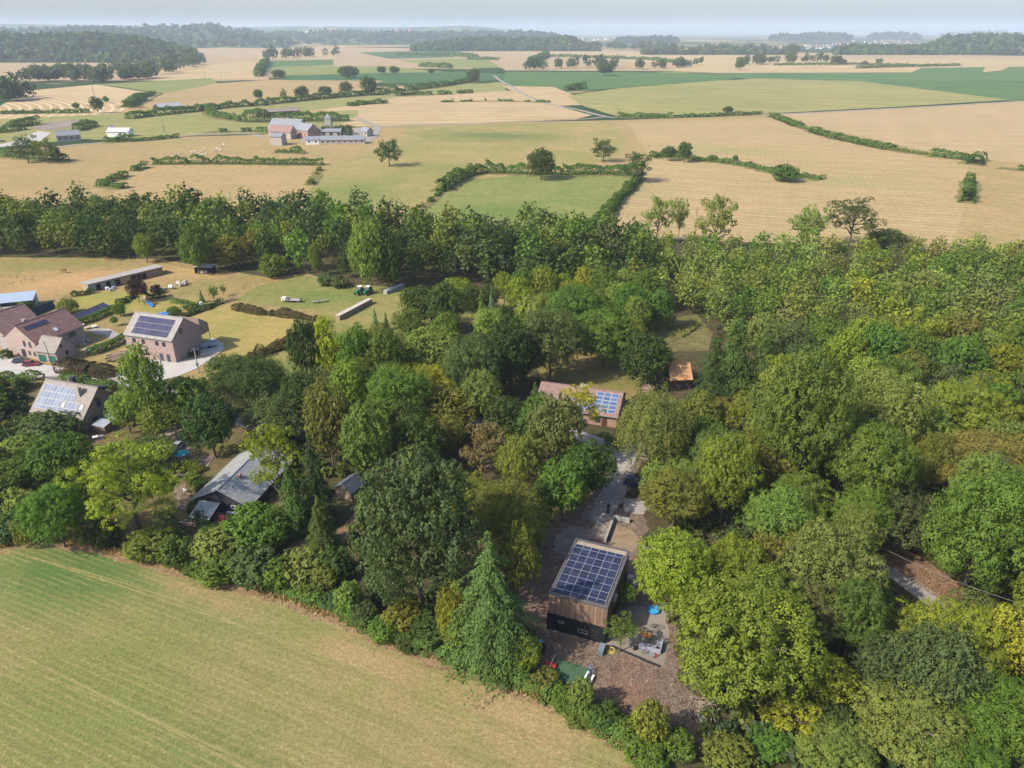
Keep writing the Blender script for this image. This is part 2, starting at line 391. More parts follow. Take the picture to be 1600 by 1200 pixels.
fld('field',[(1540,104),(1580,103),(1565,110),(1535,113)],m_straw,0.4)
fld('field',[(885,150),(965,138),(1120,126),(1190,123),(1345,127),(1450,140),(1575,156),(1400,167),(1190,178),(965,182),(912,166)],
  groundmat('striped_meadow',YGR,(0.33,0.29,0.11),(0.19,0.22,0.07),0.006,stripes=[(6,14,0.6,(0.40,0.36,0.17)),(-30,60,0.35,(0.16,0.19,0.06))],grain=0.12,bump=0.1),0.5)
fld('field',[(1190,180),(1400,169),(1590,158),(1950,146),(1950,275),(1600,266),(1500,250),(1400,236),(1290,212)],
  groundmat('wide_stubble',(0.43,0.31,0.17),(0.38,0.28,0.145),(0.31,0.26,0.12),0.008,stripes=[(-3,8,0.7,(0.56,0.43,0.27)),(-3,33,0.45,(0.34,0.26,0.14)),(68,40,0.3,STRAW)],grain=0.1,bump=0.12),0.4)
# middle distance
fld('field',[(-600,245),(0,236),(120,226),(230,215),(400,211),(640,194),(960,188),(1200,180),(1500,248),(1950,275),(1950,420),(-600,420)],
  groundmat('grazed_pasture',(0.39,0.28,0.135),(0.34,0.255,0.12),(0.27,0.235,0.10),0.02,grain=0.22,bump=0.2,
   patches=[P_(1150,262,120,0.5,15,(0.24,0.24,0.09),0.8),P_(1330,290,150,0.4,15,(0.30,0.27,0.11),0.6),P_(200,220,120,0.3,0,(0.3,0.28,0.11),0.7)]),0)
fld('field',[(200,262),(240,257),(505,260),(480,300),(455,335),(40,335),(150,318),(200,290)],
  groundmat('pasture_west',(0.43,0.30,0.155),(0.38,0.28,0.13),(0.27,0.23,0.10),0.03,grain=0.24,bump=0.25,stripes=(70,5,0.35,TAN2)),0.5)
fld('field',[(505,262),(575,240),(640,198),(950,190),(985,225),(940,262),(830,266),(735,272),(640,345),(440,345),(490,290)],
  groundmat('pasture_middle',(0.38,0.285,0.13),(0.27,0.25,0.09),(0.22,0.23,0.075),0.02,grain=0.22,bump=0.2,stripes=(-25,6,0.3,(0.30,0.26,0.11)),
   patches=[P_(770,212,55,2.0,70,(0.13,0.18,0.055),0.9),P_(560,300,75,1.6,20,(0.17,0.215,0.06),0.85),P_(700,262,70,0.7,0,(0.20,0.22,0.07),0.7)]),0.4)
fld('field',[(980,192),(1200,184),(1290,214),(1400,238),(1512,256),(1506,345),(1490,400),(900,420),(925,360),(1000,288),(1020,250)],
  groundmat('pasture_east',(0.42,0.305,0.155),(0.36,0.27,0.13),(0.29,0.25,0.105),0.015,grain=0.18,bump=0.2,stripes=[(-18,7,0.6,(0.55,0.41,0.25)),(-18,23,0.5,(0.33,0.26,0.125)),(72,4,0.25,STRAW)],
   patches=[P_(1130,235,110,0.45,-22,(0.28,0.265,0.10),0.75),P_(1330,285,90,0.5,-22,(0.28,0.265,0.10),0.75),P_(1010,300,60,1.2,0,(0.29,0.265,0.12),0.6)]),0.4)
fld('field',[(1512,262),(1600,268),(1950,285),(1950,430),(1480,410),(1505,330)],
  groundmat('pasture_far_east',(0.42,0.295,0.15),(0.35,0.265,0.12),(0.22,0.22,0.08),0.03,grain=0.2,bump=0.3),0.4)
fld('field',[(700,296),(738,280),(820,274),(992,276),(1000,282),(925,360),(900,380),(600,380),(640,338)],
  groundmat('green_paddock',(0.17,0.215,0.06),(0.225,0.235,0.08),(0.31,0.28,0.11),0.03,grain=0.16,bump=0.25,
   patches=[P_(790,330,70,0.9,0,(0.13,0.20,0.045),0.8)]),0.3)
# woodland floor
fld('woodland_floor',[(-900,372),(300,372),(600,360),(1000,372),(1500,392),(2500,402),(2600,1900),(-900,1900)],
  groundmat('leaf_litter',(0.10,0.075,0.045),(0.07,0.085,0.03),(0.13,0.10,0.06),0.08,grain=0.35,bump=0.9),0)
m_gard=groundmat('paddock_ground',(0.36,0.25,0.12),(0.28,0.225,0.09),(0.20,0.195,0.07),0.05,grain=0.2,bump=0.4,
   patches=[P_(110,440,110,0.5,10,(0.47,0.30,0.14),0.9),P_(60,412,120,0.3,0,(0.22,0.21,0.075),0.7),P_(290,425,80,0.5,0,(0.42,0.29,0.13),0.8)])
fld('paddock',[(-500,403),(0,402),(250,405),(330,419),(420,434),(480,428),(540,444),(600,452),(520,540),(440,600),(300,592),(0,600),(-500,600)],m_gard,0.4)
m_mead=groundmat('meadow_green',(0.19,0.205,0.06),(0.27,0.24,0.085),(0.33,0.255,0.11),0.05,grain=0.22,bump=0.4,stripes=(25,4,0.3,(0.25,0.26,0.09)),
   patches=[P_(500,465,70,0.7,0,(0.13,0.19,0.045),0.75),P_(480,570,60,0.5,20,(0.125,0.19,0.045),0.85)])
fld('meadow',[(365,470),(400,448),(470,430),(540,444),(640,450),(800,470),(790,500),(640,510),(560,560),(480,610),(390,600),(400,560),(505,505),(500,488)],m_mead,0.4)
m_lawn=groundmat('dry_lawn',(0.36,0.28,0.095),(0.28,0.255,0.075),(0.42,0.29,0.13),0.06,grain=0.14,bump=0.25)
fld('lawn',[(318,470),(366,482),(490,500),(400,552),(350,560),(330,545),(300,500)],m_lawn,0.3,label=None)
m_law2=groundmat('garden_lawn',(0.25,0.26,0.06),(0.31,0.27,0.085),None,0.06,grain=0.14,bump=0.25)
fld('lawn',[(105,478),(130,460),(195,455),(240,462),(225,480),(180,492),(120,500)],m_law2,0.2)
fld('lawn',[(205,478),(300,466),(350,478),(320,500),(210,492)],m_lawn,0.2)
# gardens of the left lower part
m_gfloor=groundmat('garden_floor',(0.16,0.12,0.065),(0.13,0.13,0.045),(0.24,0.18,0.09),0.1,grain=0.3,bump=0.7)
fld('garden_ground',[(-500,600),(300,600),(420,700),(470,830),(300,860),(150,850),(0,840),(-500,840)],m_gfloor,0.5)
fld('garden_lawn',[(0,655),(40,650),(60,700),(20,760),(-60,760),(-60,660)],m_lawn,0.4)
fld('garden_lawn',[(190,800),(260,785),(300,800),(290,840),(240,850),(180,830)],groundmat('worn_lawn',(0.25,0.17,0.08),(0.17,0.15,0.06),None,0.15,grain=0.3,bump=0.6),0.4)
fld('back_lawn',[(840,575),(880,545),(1000,560),(1010,600),(985,625),(850,605)],groundmat('brownish_lawn',(0.28,0.21,0.09),(0.19,0.18,0.06),None,0.08,grain=0.2,bump=0.4),0.4)  # dry brownish lawn broken by olive areas
fld('clearing',[(1020,500),(1090,492),(1112,520),(1108,548),(1050,550),(1015,530)],groundmat('rough_clearing',(0.15,0.145,0.055),(0.22,0.185,0.08),(0.11,0.125,0.045),0.08,grain=0.35,bump=0.8),0.5)
fld('glade',[(800,465),(1000,475),(990,500),(900,520),(790,500)],m_gfloor,0.5)
# near crop field
_e=G(930,1135)-G(150,858); EA=math.degrees(math.atan2(_e.y,_e.x)); print('edge angle',EA)
crop=groundmat('near_crop',(0.215,0.225,0.072),(0.34,0.25,0.125),(0.26,0.235,0.085),0.022,grain=0.21,bump=0.6,mid=1.6,thr=(0.40,0.62),
   stripes=[(EA,1.1,0.35,(0.38,0.29,0.15)),(EA,5.5,0.35,(0.17,0.18,0.06))],
   patches=[P_(95,895,135,0.75,-15,(0.105,0.175,0.048),1.0),P_(150,893,110,0.6,-15,(0.10,0.165,0.046),0.9),P_(330,960,120,0.5,-25,(0.165,0.20,0.075),0.6),P_(150,1080,260,0.7,0,(0.175,0.205,0.055),0.75),
            P_(560,1030,90,0.35,EA,(0.37,0.265,0.135),.8),P_(330,925,120,0.25,EA,(0.36,0.26,0.13),.7),P_(800,1120,110,0.45,EA,(0.37,0.265,0.135),.8),P_(500,1120,300,0.3,-30,(0.29,0.24,0.11),0.6),P_(340,1180,150,0.4,-30,(0.16,0.19,0.065),0.6)])
edge=[(-400,790),(0,862),(28,850),(60,842),(120,852),(200,872),(300,895),(420,932),(520,965),(600,1003),(700,1040),(780,1068),(850,1098),(930,1145),(990,1180),(1040,1230),(1200,1400)]
fld('crop_margin',[(x,y-9) for x,y in edge]+[(1200,1800),(-900,1800),(-900,800)],groundmat('dry_margin',(0.30,0.205,0.11),(0.36,0.25,0.135),(0.2,0.15,0.075),0.3,grain=0.4,bump=1.0,mid=1.2),0.7)
fld('crop_field',[(x-4,y+9) for x,y in edge]+[(1200,1800),(-900,1800),(-900,800)],crop,0.8)
m_tr1=groundmat('wheel_track_pale',(0.30,0.255,0.11),(0.255,0.24,0.09),None,.3,grain=.25,bump=.3); m_tr2=groundmat('wheel_track_dark',(0.19,0.195,0.068),(0.22,0.21,0.078),None,.3,grain=.25,bump=.3)
zt_=zn(); en=Vector((-math.sin(R(EA)),math.cos(R(EA)),0)); ed_=Vector((math.cos(R(EA)),math.sin(R(EA)),0)); e0=G(300,899)
for k_,off in enumerate((5.5,7.4,14.5,23,24.9,33,41,42.9,52,61)):
    q=e0-en*off; pts=[q+ed_*s+en*(1.6*math.sin(s*.03+off)+ -.0009*s*s) for s in range(-75,110,9)]
    if k_>=0: strip('wheel_track',[p for p in pts],.22 if k_%3 else .32,zn(),m_tr1 if k_ in(0,1,3,4,8) else m_tr2,.5)
# ---------------------------------------------------------------- yards, drives, roads
m_gravel=groundmat('pale_gravel',(0.34,0.31,0.29),(0.42,0.385,0.35),(0.29,0.26,0.24),0.15,grain=0.14,bump=0.3)
m_drive=groundmat('dusty_drive',(0.30,0.25,0.22),(0.20,0.145,0.11),(0.38,0.33,0.29),0.16,grain=0.3,bump=0.6)
m_leafy=groundmat('fallen_leaves',(0.29,0.18,0.115),(0.22,0.14,0.09),(0.36,0.25,0.17),0.35,grain=0.45,bump=1.1,mid=1.5)
m_rust=groundmat('rust_litter',(0.225,0.145,0.105),(0.17,0.13,0.10),(0.30,0.25,0.21),0.2,grain=0.3,bump=0.7,mid=0.5,
   patches=[P_(985,1000,35,0.6,0,(0.12,0.13,0.06),0.8),P_(960,1100,60,0.8,0,(0.27,0.16,0.11),0.8)])
m_tar=groundmat('tarmac',(0.29,0.265,0.25),(0.34,0.31,0.29),None,0.3,grain=0.1,bump=0.2)
m_pave=groundmat('pale_paving',(0.44,0.42,0.40),(0.50,0.47,0.44),None,0.3,grain=0.08,bump=0.1)
fld('woodland_yard',[(870,800),(900,790),(1010,800),(1010,850),(1050,960),(1060,1060),(1120,1120),(1130,1160),(1020,1170),(920,1110),(860,1080),(800,1060),(790,1000),(820,900)],m_rust,0.9)
fld('driveway',[(955,700),(1010,690),(1000,730),(985,760),(960,800),(950,840),(900,850),(880,870),(862,860),(868,835),(900,815),(925,770),(940,735)],m_drive,0.8)
fld('driveway',[(968,690),(1000,690),(1005,705),(985,735),(975,775),(960,800),(930,815),(925,800),(945,755),(955,715)],m_gravel,0.7)
fld('gravel_patch',[(975,780),(1000,778),(1015,795),(1000,805),(975,800)],m_gravel,0.7)
fld('terrace',[(952,960),(985,948),(1040,950),(1045,1000),(1038,1042),(1010,1035),(945,1010)],groundmat('terrace_sand',(0.25,0.22,0.19),(0.30,0.265,0.225),None,0.3,grain=0.12,bump=0.25),0.2)
fld('sand_area',[(963,822),(985,828),(1000,845),(990,865),(950,856)],groundmat('sand',(0.33,0.25,0.17),(0.28,0.20,0.13),None,0.4,grain=0.25,bump=0.6),0.2)
road_px=[(1240,800),(1330,850),(1400,892),(1470,942),(1530,990),(1620,1060),(1700,1130)]
strip('leafy_verge',[G(x+12,y-9) for x,y in road_px],8.5,zn(),m_leafy,0.08)
strip('road',[G(x-6,y+2) for x,y in road_px],3.9,zn(),m_tar,0.02)
strip('lane',[G(x,y) for x,y in [(-200,583),(0,584),(60,588),(110,592),(190,598),(260,612),(330,640),(420,668),(640,668),(740,660),(830,655),(900,680),(960,700),(1010,712),(1100,740),(1240,800)]],4.2,zn(),m_tar,0.02)
fld('forecourt',[(-200,548),(0,553),(20,558),(62,570),(100,575),(92,588),(30,590),(-200,588)],m_pave,0)
fld('forecourt',[(180,590),(196,575),(215,560),(276,565),(310,560),(345,540),(330,530),(352,545),(305,578),(280,588),(240,598),(200,605)],m_pave,0)
fld('forecourt',[(315,545),(330,528),(350,538),(345,552),(310,575)],m_pave,0)
fld('garden_path',[(136,517),(152,512),(170,514),(186,522),(196,533),(192,538),(178,536),(164,524),(148,522)],m_gravel,0.1)
strip('track',[G(x,y) for x,y in [(575,800),(548,828),(520,845),(490,850),(455,862)]],4.0,zn(),m_leafy,0.1)
strip('path',[G(x,y) for x,y in [(262,725),(270,740),(280,760),(288,780),(292,795)]],2.6,zn(),groundmat('earth_path',(0.27,0.2,0.14),(0.2,0.145,0.1),None,0.3,grain=0.25,bump=0.5),0.15)
strip('path',[G(x,y) for x,y in [(262,668),(275,690),(283,715),(300,722),(330,722)]],4.5,zn(),m_drive,0.15)
# country roads
m_lane=groundmat('country_lane',(0.30,0.27,0.24),(0.33,0.295,0.26),None,0.05,grain=0.05,bump=0)
ZR=z+0.01
strip('country_road',[G(x,y,0) for x,y in [(1650,156),(1500,164),(1350,172),(1200,179),(1060,182),(970,184),(940,181),(905,172),(860,163),(825,150),(800,136),(782,126),(772,118)]],6.5,ZR,m_lane)
strip('country_road',[G(x,y,0) for x,y in [(945,183),(900,187),(800,191),(700,195),(620,197),(588,198)]],5,ZR,m_lane)
strip('farm_track',[G(x,y,0) for x,y in [(560,186),(575,192),(588,198),(586,210),(574,220),(560,224)]],7,ZR+.005,m_lane)
strip('farm_track',[G(x,y,0) for x,y in [(410,216),(395,210),(330,210),(250,216),(200,222),(120,226),(60,236),(0,246),(-80,258)]],4.5,ZR,m_lane)
fld('farmyard',[(20,222),(60,205),(80,208),(62,222),(30,228),(-30,232)],m_pave,0)
fld('farmyard',[(470,214),(560,200),(580,208),(575,222),(470,224)],m_lane,0)
fld('earth_bank',[(48,200),(80,190),(130,188),(120,198),(70,204)],groundmat('spoil_heap',(0.25,0.21,0.19),(0.31,0.26,0.22),None,0.05,grain=0.2,bump=0.5),0.5)
ZTOP=z+0.003
# ---------------------------------------------------------------- foliage
def unit(v): return v/np.maximum(np.linalg.norm(v,axis=1,keepdims=True),1e-9)
def quads(c,nrm,size,asp=0.62,rg=rng,align=None):
    """diamond-shaped leaves: centres, normals, half lengths -> vertex array"""
    k=len(c); r=unit(rg.normal(size=(k,3))) if align is None else align
    t=unit(r-nrm*np.sum(r*nrm,1,keepdims=True)); b=np.cross(nrm,t)
    s=size.reshape(-1,1); v=np.empty((k,4,3))
    v[:,0]=c-t*s; v[:,1]=c+b*s*asp; v[:,2]=c+t*s; v[:,3]=c-b*s*asp
    return v
def leafmesh(name,V,tone,mat,col=None):
    k=len(V); me=bpy.data.meshes.new(name)
    me.vertices.add(4*k); me.vertices.foreach_set('co',V.reshape(-1).astype(np.float32))
    me.loops.add(4*k); me.loops.foreach_set('vertex_index',np.arange(4*k,dtype=np.int32))
    me.polygons.add(k); me.polygons.foreach_set('loop_start',np.arange(0,4*k,4,dtype=np.int32))
    me.polygons.foreach_set('loop_total',np.full(k,4,dtype=np.int32))
    a=me.attributes.new('tone','FLOAT','FACE'); a.data.foreach_set('value',np.clip(tone,0,1).astype(np.float32))
    if col is not None:
        a=me.attributes.new('col','FLOAT_COLOR','FACE'); c4=np.ones((k,4),dtype=np.float32); c4[:,:3]=col
        a.data.foreach_set('color',c4.reshape(-1))
    me.materials.append(mat); me.update(); return me
def crown_pts(rg,kind,nleaf):
    """returns centres, normals, half sizes, tone for a crown filling the unit ball (z -1..1)"""
    if kind in('round','dense','open','bush','tall'):
        nl={'round':38,'dense':60,'open':38,'bush':26,'tall':36}[kind]
        rl={'round':(.24,.42),'dense':(.20,.33),'open':(.15,.27),'bush':(.32,.48),'tall':(.26,.38)}[kind]
        L=[];Rl=[]
        for i in range(nl*30):
            if len(L)>=nl: break
            d=unit(rg.normal(size=(1,3)))[0]
            if d[2]<-0.75: continue
            r_=rg.uniform(*rl)
            rad=(1-r_*0.92)*(1.0 if rg.random()<0.72 else rg.uniform(.45,.9))*rg.uniform(.88,1.08)
            if kind=='open': rad=rg.uniform(.35,1.0)
            c=d*rad
            if kind in('round','tall','bush'): c[2]+=0.0
            if c[2]<-0.3: c[:2]*=0.86
            if all(np.linalg.norm(c-q)>(0.74 if kind!='open' else .78)*(r_+s)*0.72 for q,s in zip(L,Rl)): L.append(c); Rl.append(r_)
        L=np.array(L); Rl=np.array(Rl)
        per=max(8,nleaf//(len(L)*14)); C=[];NN=[];T=[]
        lt=rg.random(len(L))
        for c,r_,tl in zip(L,Rl,lt):
            m=int(14*1.0*(r_/0.3)**1.6*(nleaf/9000)**.5*2.4)+6
            d=unit(rg.normal(size=(m,3))); d=d[(d[:,2]>-0.55)|(rg.random(m)<.45)]
            m=len(d)
            fl=0.8 if kind=='open' else 0.92
            tc=c+d*np.array([1,1,fl])*(r_*rg.uniform(.8,1.08,(m,1)))
            tt=rg.random(m)
            k=max(5,int(nleaf/(len(L)*m)))
            dd=unit(rg.normal(size=(m,k,3)).reshape(-1,3)).reshape(m,k,3)
            tr=r_*rg.uniform(.15,.32,(m,1,1))*(1.25 if kind=='open' else 1.0)
            cc=tc[:,None,:]+dd*tr*rg.uniform(.3,1,(m,k,1))
            n_=unit((d[:,None,:]*0.95+dd*0.7+rg.normal(size=(m,k,3))*0.3+np.array([0,0,.3])).reshape(-1,3))
            C.append(cc.reshape(-1,3)); NN.append(n_)
            T.append((0.36*tt[:,None]+0.30*rg.random((m,k))+0.34*tl).reshape(-1))
        C=np.concatenate(C);NN=np.concatenate(NN);T=np.concatenate(T)
        S=np.full(len(C),1.0)*rg.uniform(.75,1.25,len(C))*(4.0/math.sqrt(len(C)))*{'open':.72,'bush':1.15}.get(kind,1.0)
        return C,NN,S,T,None
    if kind in('weep','feather'):
        C=[];NN=[];T=[];A=[]
        ns=max(60,nleaf//34)
        for i in range(ns):
            d=unit(rg.normal(size=(1,3)))[0]; d[2]=abs(d[2])*1.1-.35 if rg.random()<.8 else d[2]
            rad=rg.uniform(.45,.95); c=d*rad
            tl=rg.random(); k=34
            t=np.linspace(0,1,k)
            out=np.array([d[0],d[1],0])
            if kind=='weep':
                ln=rg.uniform(.18,.42); p=c+np.outer(t*.10,out)+np.outer(-(t**1.3)*ln,[0,0,1])
                w=.045*(1-.4*t)
            else:
                ln=rg.uniform(.22,.40); sd_=rg.normal(size=3)*.5; dr=unit((out+sd_*.8+np.array([0,0,.15]))[None])[0]
                p=c+np.outer(t*ln,dr)+np.outer(-(t**2)*.16,[0,0,1]); w=.05*(1-.5*t)
            p=p+rg.normal(size=(k,3))*w[:,None]
            C.append(p); NN.append(unit(d*0.6+rg.normal(size=(k,3))*.5+np.array([0,0,.5])))
            T.append(.45*tl+.45*rg.random(k)+.1)
            tn=np.gradient(p,axis=0); A.append(unit(tn+rg.normal(size=(k,3))*.01))
        C=np.concatenate(C);NN=np.concatenate(NN);T=np.concatenate(T);A=np.concatenate(A)
        return C,NN,rg.uniform(.7,1.2,len(C))*(4.6/math.sqrt(len(C))),T,A
    if kind in('spruce','cedar'):
        C=[];NN=[];T=[];A=[]
        lev=26 if kind=='spruce' else 20
        tot=0
        for i in range(lev):
            f=max(.002,(i+rg.uniform(-.2,.2))/lev); zc=1-2*f**0.92
            rr=(f**(0.85 if kind=='spruce' else .62))*rg.uniform(.88,1.06)+.03
            nb=int(5+13*rr)
            for j in range(nb):
                a=rg.random()*6.283; L_=rr*rg.uniform(.7,1.12)*(1 if kind=='spruce' else rg.uniform(.6,1.25))
                k=max(8,int(nleaf/300*(.25+rr)))
                t=rg.random(k)**.6
                dr=np.array([math.cos(a),math.sin(a),0])
                drop=(.20 if kind=='spruce' else .30)*L_
                p=np.outer(t*L_,dr)+np.array([0,0,zc])+np.outer(.10*L_*np.sin(t*3.0)-drop*t**2.2,[0,0,1])
                sdv=np.array([-math.sin(a),math.cos(a),0]); w=(.05+.17*L_)*(1-.55*t)
                sgn=rg.uniform(-1,1,k)
                p=p+np.outer(sgn*w,sdv)+np.outer(-np.abs(sgn)*w*.5-rg.random(k)*.035,[0,0,1])
                C.append(p)
                al=unit(dr*0.8+np.outer(sgn*1.2,sdv)+np.array([0,0,-.45])+rg.normal(size=(k,3))*.2); A.append(al)
                NN.append(unit(dr*.35+np.array([0,0,.95])+rg.normal(size=(k,3))*.38))
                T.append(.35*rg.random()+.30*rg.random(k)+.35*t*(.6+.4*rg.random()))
        C=np.concatenate(C);NN=np.concatenate(NN);T=np.concatenate(T);A=np.concatenate(A)
        C[:,2]=np.clip(C[:,2],-1.05,1.0)
        return C,NN,rg.uniform(.7,1.3,len(C))*(4.4/math.sqrt(len(C))),T,A
PROTO={}
def proto(kind,i,hi):
    key=(kind,i,hi)
    if key in PROTO: return PROTO[key]
    rg=np.random.default_rng(hash((len(kind),ord(kind[0]),ord(kind[1]),i,hi))%99991)
    nleaf={2:36000,1:14000,0:3600}[hi]
    if kind in('bush',): nleaf=int(nleaf*.6)
    if kind in('open',): nleaf=int(nleaf*.8)
    C,NN,S,T,A=crown_pts(rg,kind,nleaf)
    V=quads(C,NN,S,0.62 if A is None else (.36 if kind in('spruce','cedar') else .5),rg,A)
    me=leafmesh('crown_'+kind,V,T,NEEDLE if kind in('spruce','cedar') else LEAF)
    PROTO[key]=me; return me
TRUNK={}
def trunk_mesh(kind,i,birch=False):
    key=(kind,i,birch)
    if key in TRUNK: return TRUNK[key]
    rg=random.Random(i*31+len(kind)); m=MB()
    # unit height 1 = tree height, crown half width = 1 in x,y ; crown from z=.25 to 1
    if kind in('spruce','cedar'):
        m.tube((0,0,0),(0,0,.97),.05,.006,7)
    else:
        top=(rg.uniform(-.08,.08),rg.uniform(-.08,.08),.62)
        m.path([(0,0,0),(0.02,0,.18),(top[0]*.6,top[1]*.6,.4),top,(top[0]*1.4,top[1]*1.4,.86)],.05,.010,8)
        m.tube((0,0,-.01),(0,0,.035),.075,.05,8)
        nb=9 if kind=='open' else 7
        for j in range(nb):
            a=j*2.399+rg.random(); z0=rg.uniform(.24,.55); L=rg.uniform(.45,.8); z1=min(.93,z0+rg.uniform(.12,.34))
            p0=(top[0]*z0,top[1]*z0,z0); p1=(.45*L*math.cos(a),.45*L*math.sin(a),z0+(z1-z0)*.6); p2=(L*math.cos(a+.2),L*math.sin(a+.2),z1)
            m.path([p0,p1,p2],.022,.006,5)
            p3=(L*math.cos(a-.35),L*math.sin(a-.35),z1-.05); m.tube(p1,p3,.016,.005,4)
    if birch: m.v=[(x,y,z) for x,y,z in m.v]
    me=m.mesh('trunk_'+kind,BIRCHBARK if birch else BARK); TRUNK[key]=me; return me
def lin(c): return c
PAL=dict(YG=(.135,.165,.028),MG=(.072,.118,.027),DG=(.042,.068,.022),BG=(.058,.086,.040),OL=(.105,.122,.034),LG=(.115,.155,.048),
 BR=(.155,.125,.070),YL=(.21,.225,.032),PU=(.035,.018,.024),BB=(.10,.15,.12),CR=(.075,.060,.030),DK=(.028,.050,.018),WL=(.13,.16,.058),GR=(.098,.118,.048),OR=(.125,.120,.032))
TREES=[]      # ground position, crown radius
ntree=0
def add_tree(kind,P,rx,rz,clear,col,label,group=None,hi=1,cat='tree',name=None,birch=False,var=None):
    """P ground point; crown ellipsoid rx,rz with its bottom 'clear' above the ground"""
    global ntree
    i=(ntree*7+3)%(4 if hi==1 else 3) if var is None else var; ntree+=1
    if kind in('weep','feather','spruce','cedar','open','dense'): i%=2
    nm=name or {'bush':'shrub','spruce':'spruce_tree','cedar':'cedar_tree','weep':'birch_tree'}.get(kind,'broadleaf_tree')
    t=thing(nm,label,cat,(P[0],P[1],0),random.uniform(0,6.28),group)
    me=proto(kind,i,hi)
    c=bpy.data.objects.new('crown' if kind!='bush' else 'foliage',me); link(c,t)
    c.location=(0,0,clear+rz); c.scale=(rx,rx*random.uniform(.93,1.07),rz)
    k=PAL[col] if isinstance(col,str) else col
    k=(k[0]*1.54,k[1]*1.52,k[2]*.98)
    c.color=(*[max(.004,x*random.uniform(.9,1.1)) for x in k],1)
    h=clear+2*rz*(0.95 if kind not in('weep','feather') else .74)
    s=bpy.data.objects.new('trunk' if kind!='bush' else 'stem',trunk_mesh('open' if kind in('weep','feather','open') else ('spruce' if kind in('spruce','cedar') else 'round'),i%2,birch)); link(s,t)
    s.scale=(rx*.9,rx*.9,h)
    TREES.append((P[0],P[1],rx)); return t
def tree_px(cx,cy,wpx,hpx,kind,col,label,clear=None,group=None,hi=None,cat='tree',name=None,birch=False,var=None):
    rz=6.0;rx=5.0; cl=2.0 if clear is None else clear
    if kind=='bush' : cl=-0.25 if clear is None else clear
    if kind in('spruce','cedar') and clear is None: cl=0.3
    for _ in range(12):
        p=G(cx,cy,cl+rz); dep=proj(p)[2]; s=dep/F
        rx=wpx/2*s; dl=math.atan2(H-p.z,p.y)
        q=(hpx/2*s)**2-(rx*math.sin(dl))**2
        rz=max(math.sqrt(max(q,0))/math.cos(dl),rx*0.55); rz=min(rz,rx*3.2)
    if hi is None: hi=2 if (wpx>=105 and kind in('round','tall','dense','feather')) or wpx>=150 else (1 if wpx>42 else 0)
    return add_tree(kind,(p.x,p.y),rx,rz,cl,col,label,group,hi,cat,name,birch,var)
T=tree_px
# ---- bottom left gardens
T(197,748,175,150,'open','YG','large spreading oak with yellow-green leaves on the lawn left of the chalet',clear=3.0)
T(92,715,100,90,'round','MG','round bright green tree below the small brick house with pale panels')
T(85,802,105,100,'round','MG','bushy mid green tree at the crop edge, left of the dark round bush')
T(160,833,52,50,'bush','DG','small dark green bush with a lime side on the crop field edge',cat='bush')
T(130,838,26,34,'bush','LG','small pale bush beside the dark round bush on the field edge',cat='bush')
T(232,850,80,60,'bush','OL','wide olive bush on the field edge below the oak',cat='bush')
T(275,862,60,55,'bush','MG','dull green bush between the olive bush and the large shrub mass',cat='bush')
T(75,670,95,42,'bush','BG','low dark green shrubs in front of the wall of the house with pale panels',cat='shrub')
T(35,700,60,50,'bush','LG','pale green shrub by the small dry lawn at the left edge',cat='shrub')
T(20,740,70,60,'round','MG','mid green tree at the left edge beside the small dry lawn')
T(48,760,60,46,'bush','OR','rusty yellow shrub between two green trees near the left edge',cat='shrub')
T(25,790,70,60,'bush','LG','pale shrub in the scrub near the left edge above the field',cat='shrub')
T(10,825,60,52,'bush','BG','dark shrub in the left corner above the crop field',cat='shrub')
T(235,705,85,48,'round','BG','grey-green tree behind the large spreading oak',clear=1)
T(225,600,72,130,'tall','LG','tall pale green birch in front of the wide brick house',clear=3,birch=True)
T(195,640,60,60,'round','LG','low pale tree right of the house with pale panels')
T(250,655,70,60,'round','OL','olive tree right of the tall pale birch')
T(296,622,72,80,'tall','MG',"bright green tree left of the dark green tree above the car",clear=2)
T(327,662,88,100,'round','DG','large dark green tree with a sunlit left side above the parked grey car',clear=1.5)
T(390,590,110,85,'feather','DG','dark feathery evergreen cypress right of the brick house drive',clear=1)
T(430,650,100,80,'feather','BG','dark blue-green feathery evergreen above the chalet',clear=1)
T(355,580,70,60,'round','BG','dark tree right of the electricity pole')
T(428,712,88,105,'open','YG','tall open tree with a bare leaning trunk over the chalet roof',clear=7.0)
T(345,850,95,75,'bush','LG','large pale green shrub below the chalet',cat='shrub',hi=1)
T(400,825,100,85,'bush','MG','large mid green shrub right of the chalet deck',cat='shrub',hi=1)
T(335,890,80,55,'bush','MG','green shrub on the field edge below the chalet',cat='shrub',hi=1)
T(400,885,90,75,'bush','BG','dark green shrub on the field edge, middle of the shrub belt',cat='shrub',hi=1)
T(432,895,66,60,'bush','MG','leafy green shrub left of the pale domed shrub',cat='shrub')
T(470,885,80,66,'bush','LG','pale domed shrub on the field edge',cat='shrub',hi=1)
T(507,905,44,44,'bush','OL','small yellowish round bush in front of the domed shrub',cat='bush')
T(528,880,56,60,'bush','DG','dark shrub between the domed shrub and the big round tree',cat='shrub')
T(545,935,50,60,'bush','LG','pale leafy shrub under the left side of the big round tree',cat='shrub')
T(490,745,74,150,'spruce','DK','tall dark spruce right of the chalet, left of the little shed',hi=1)
T(455,775,80,120,'spruce','DG','dark green spruce beside the chalet wall',hi=1)
T(500,815,70,90,'spruce','DG','low dark spruce by the curving leafy track',hi=1)
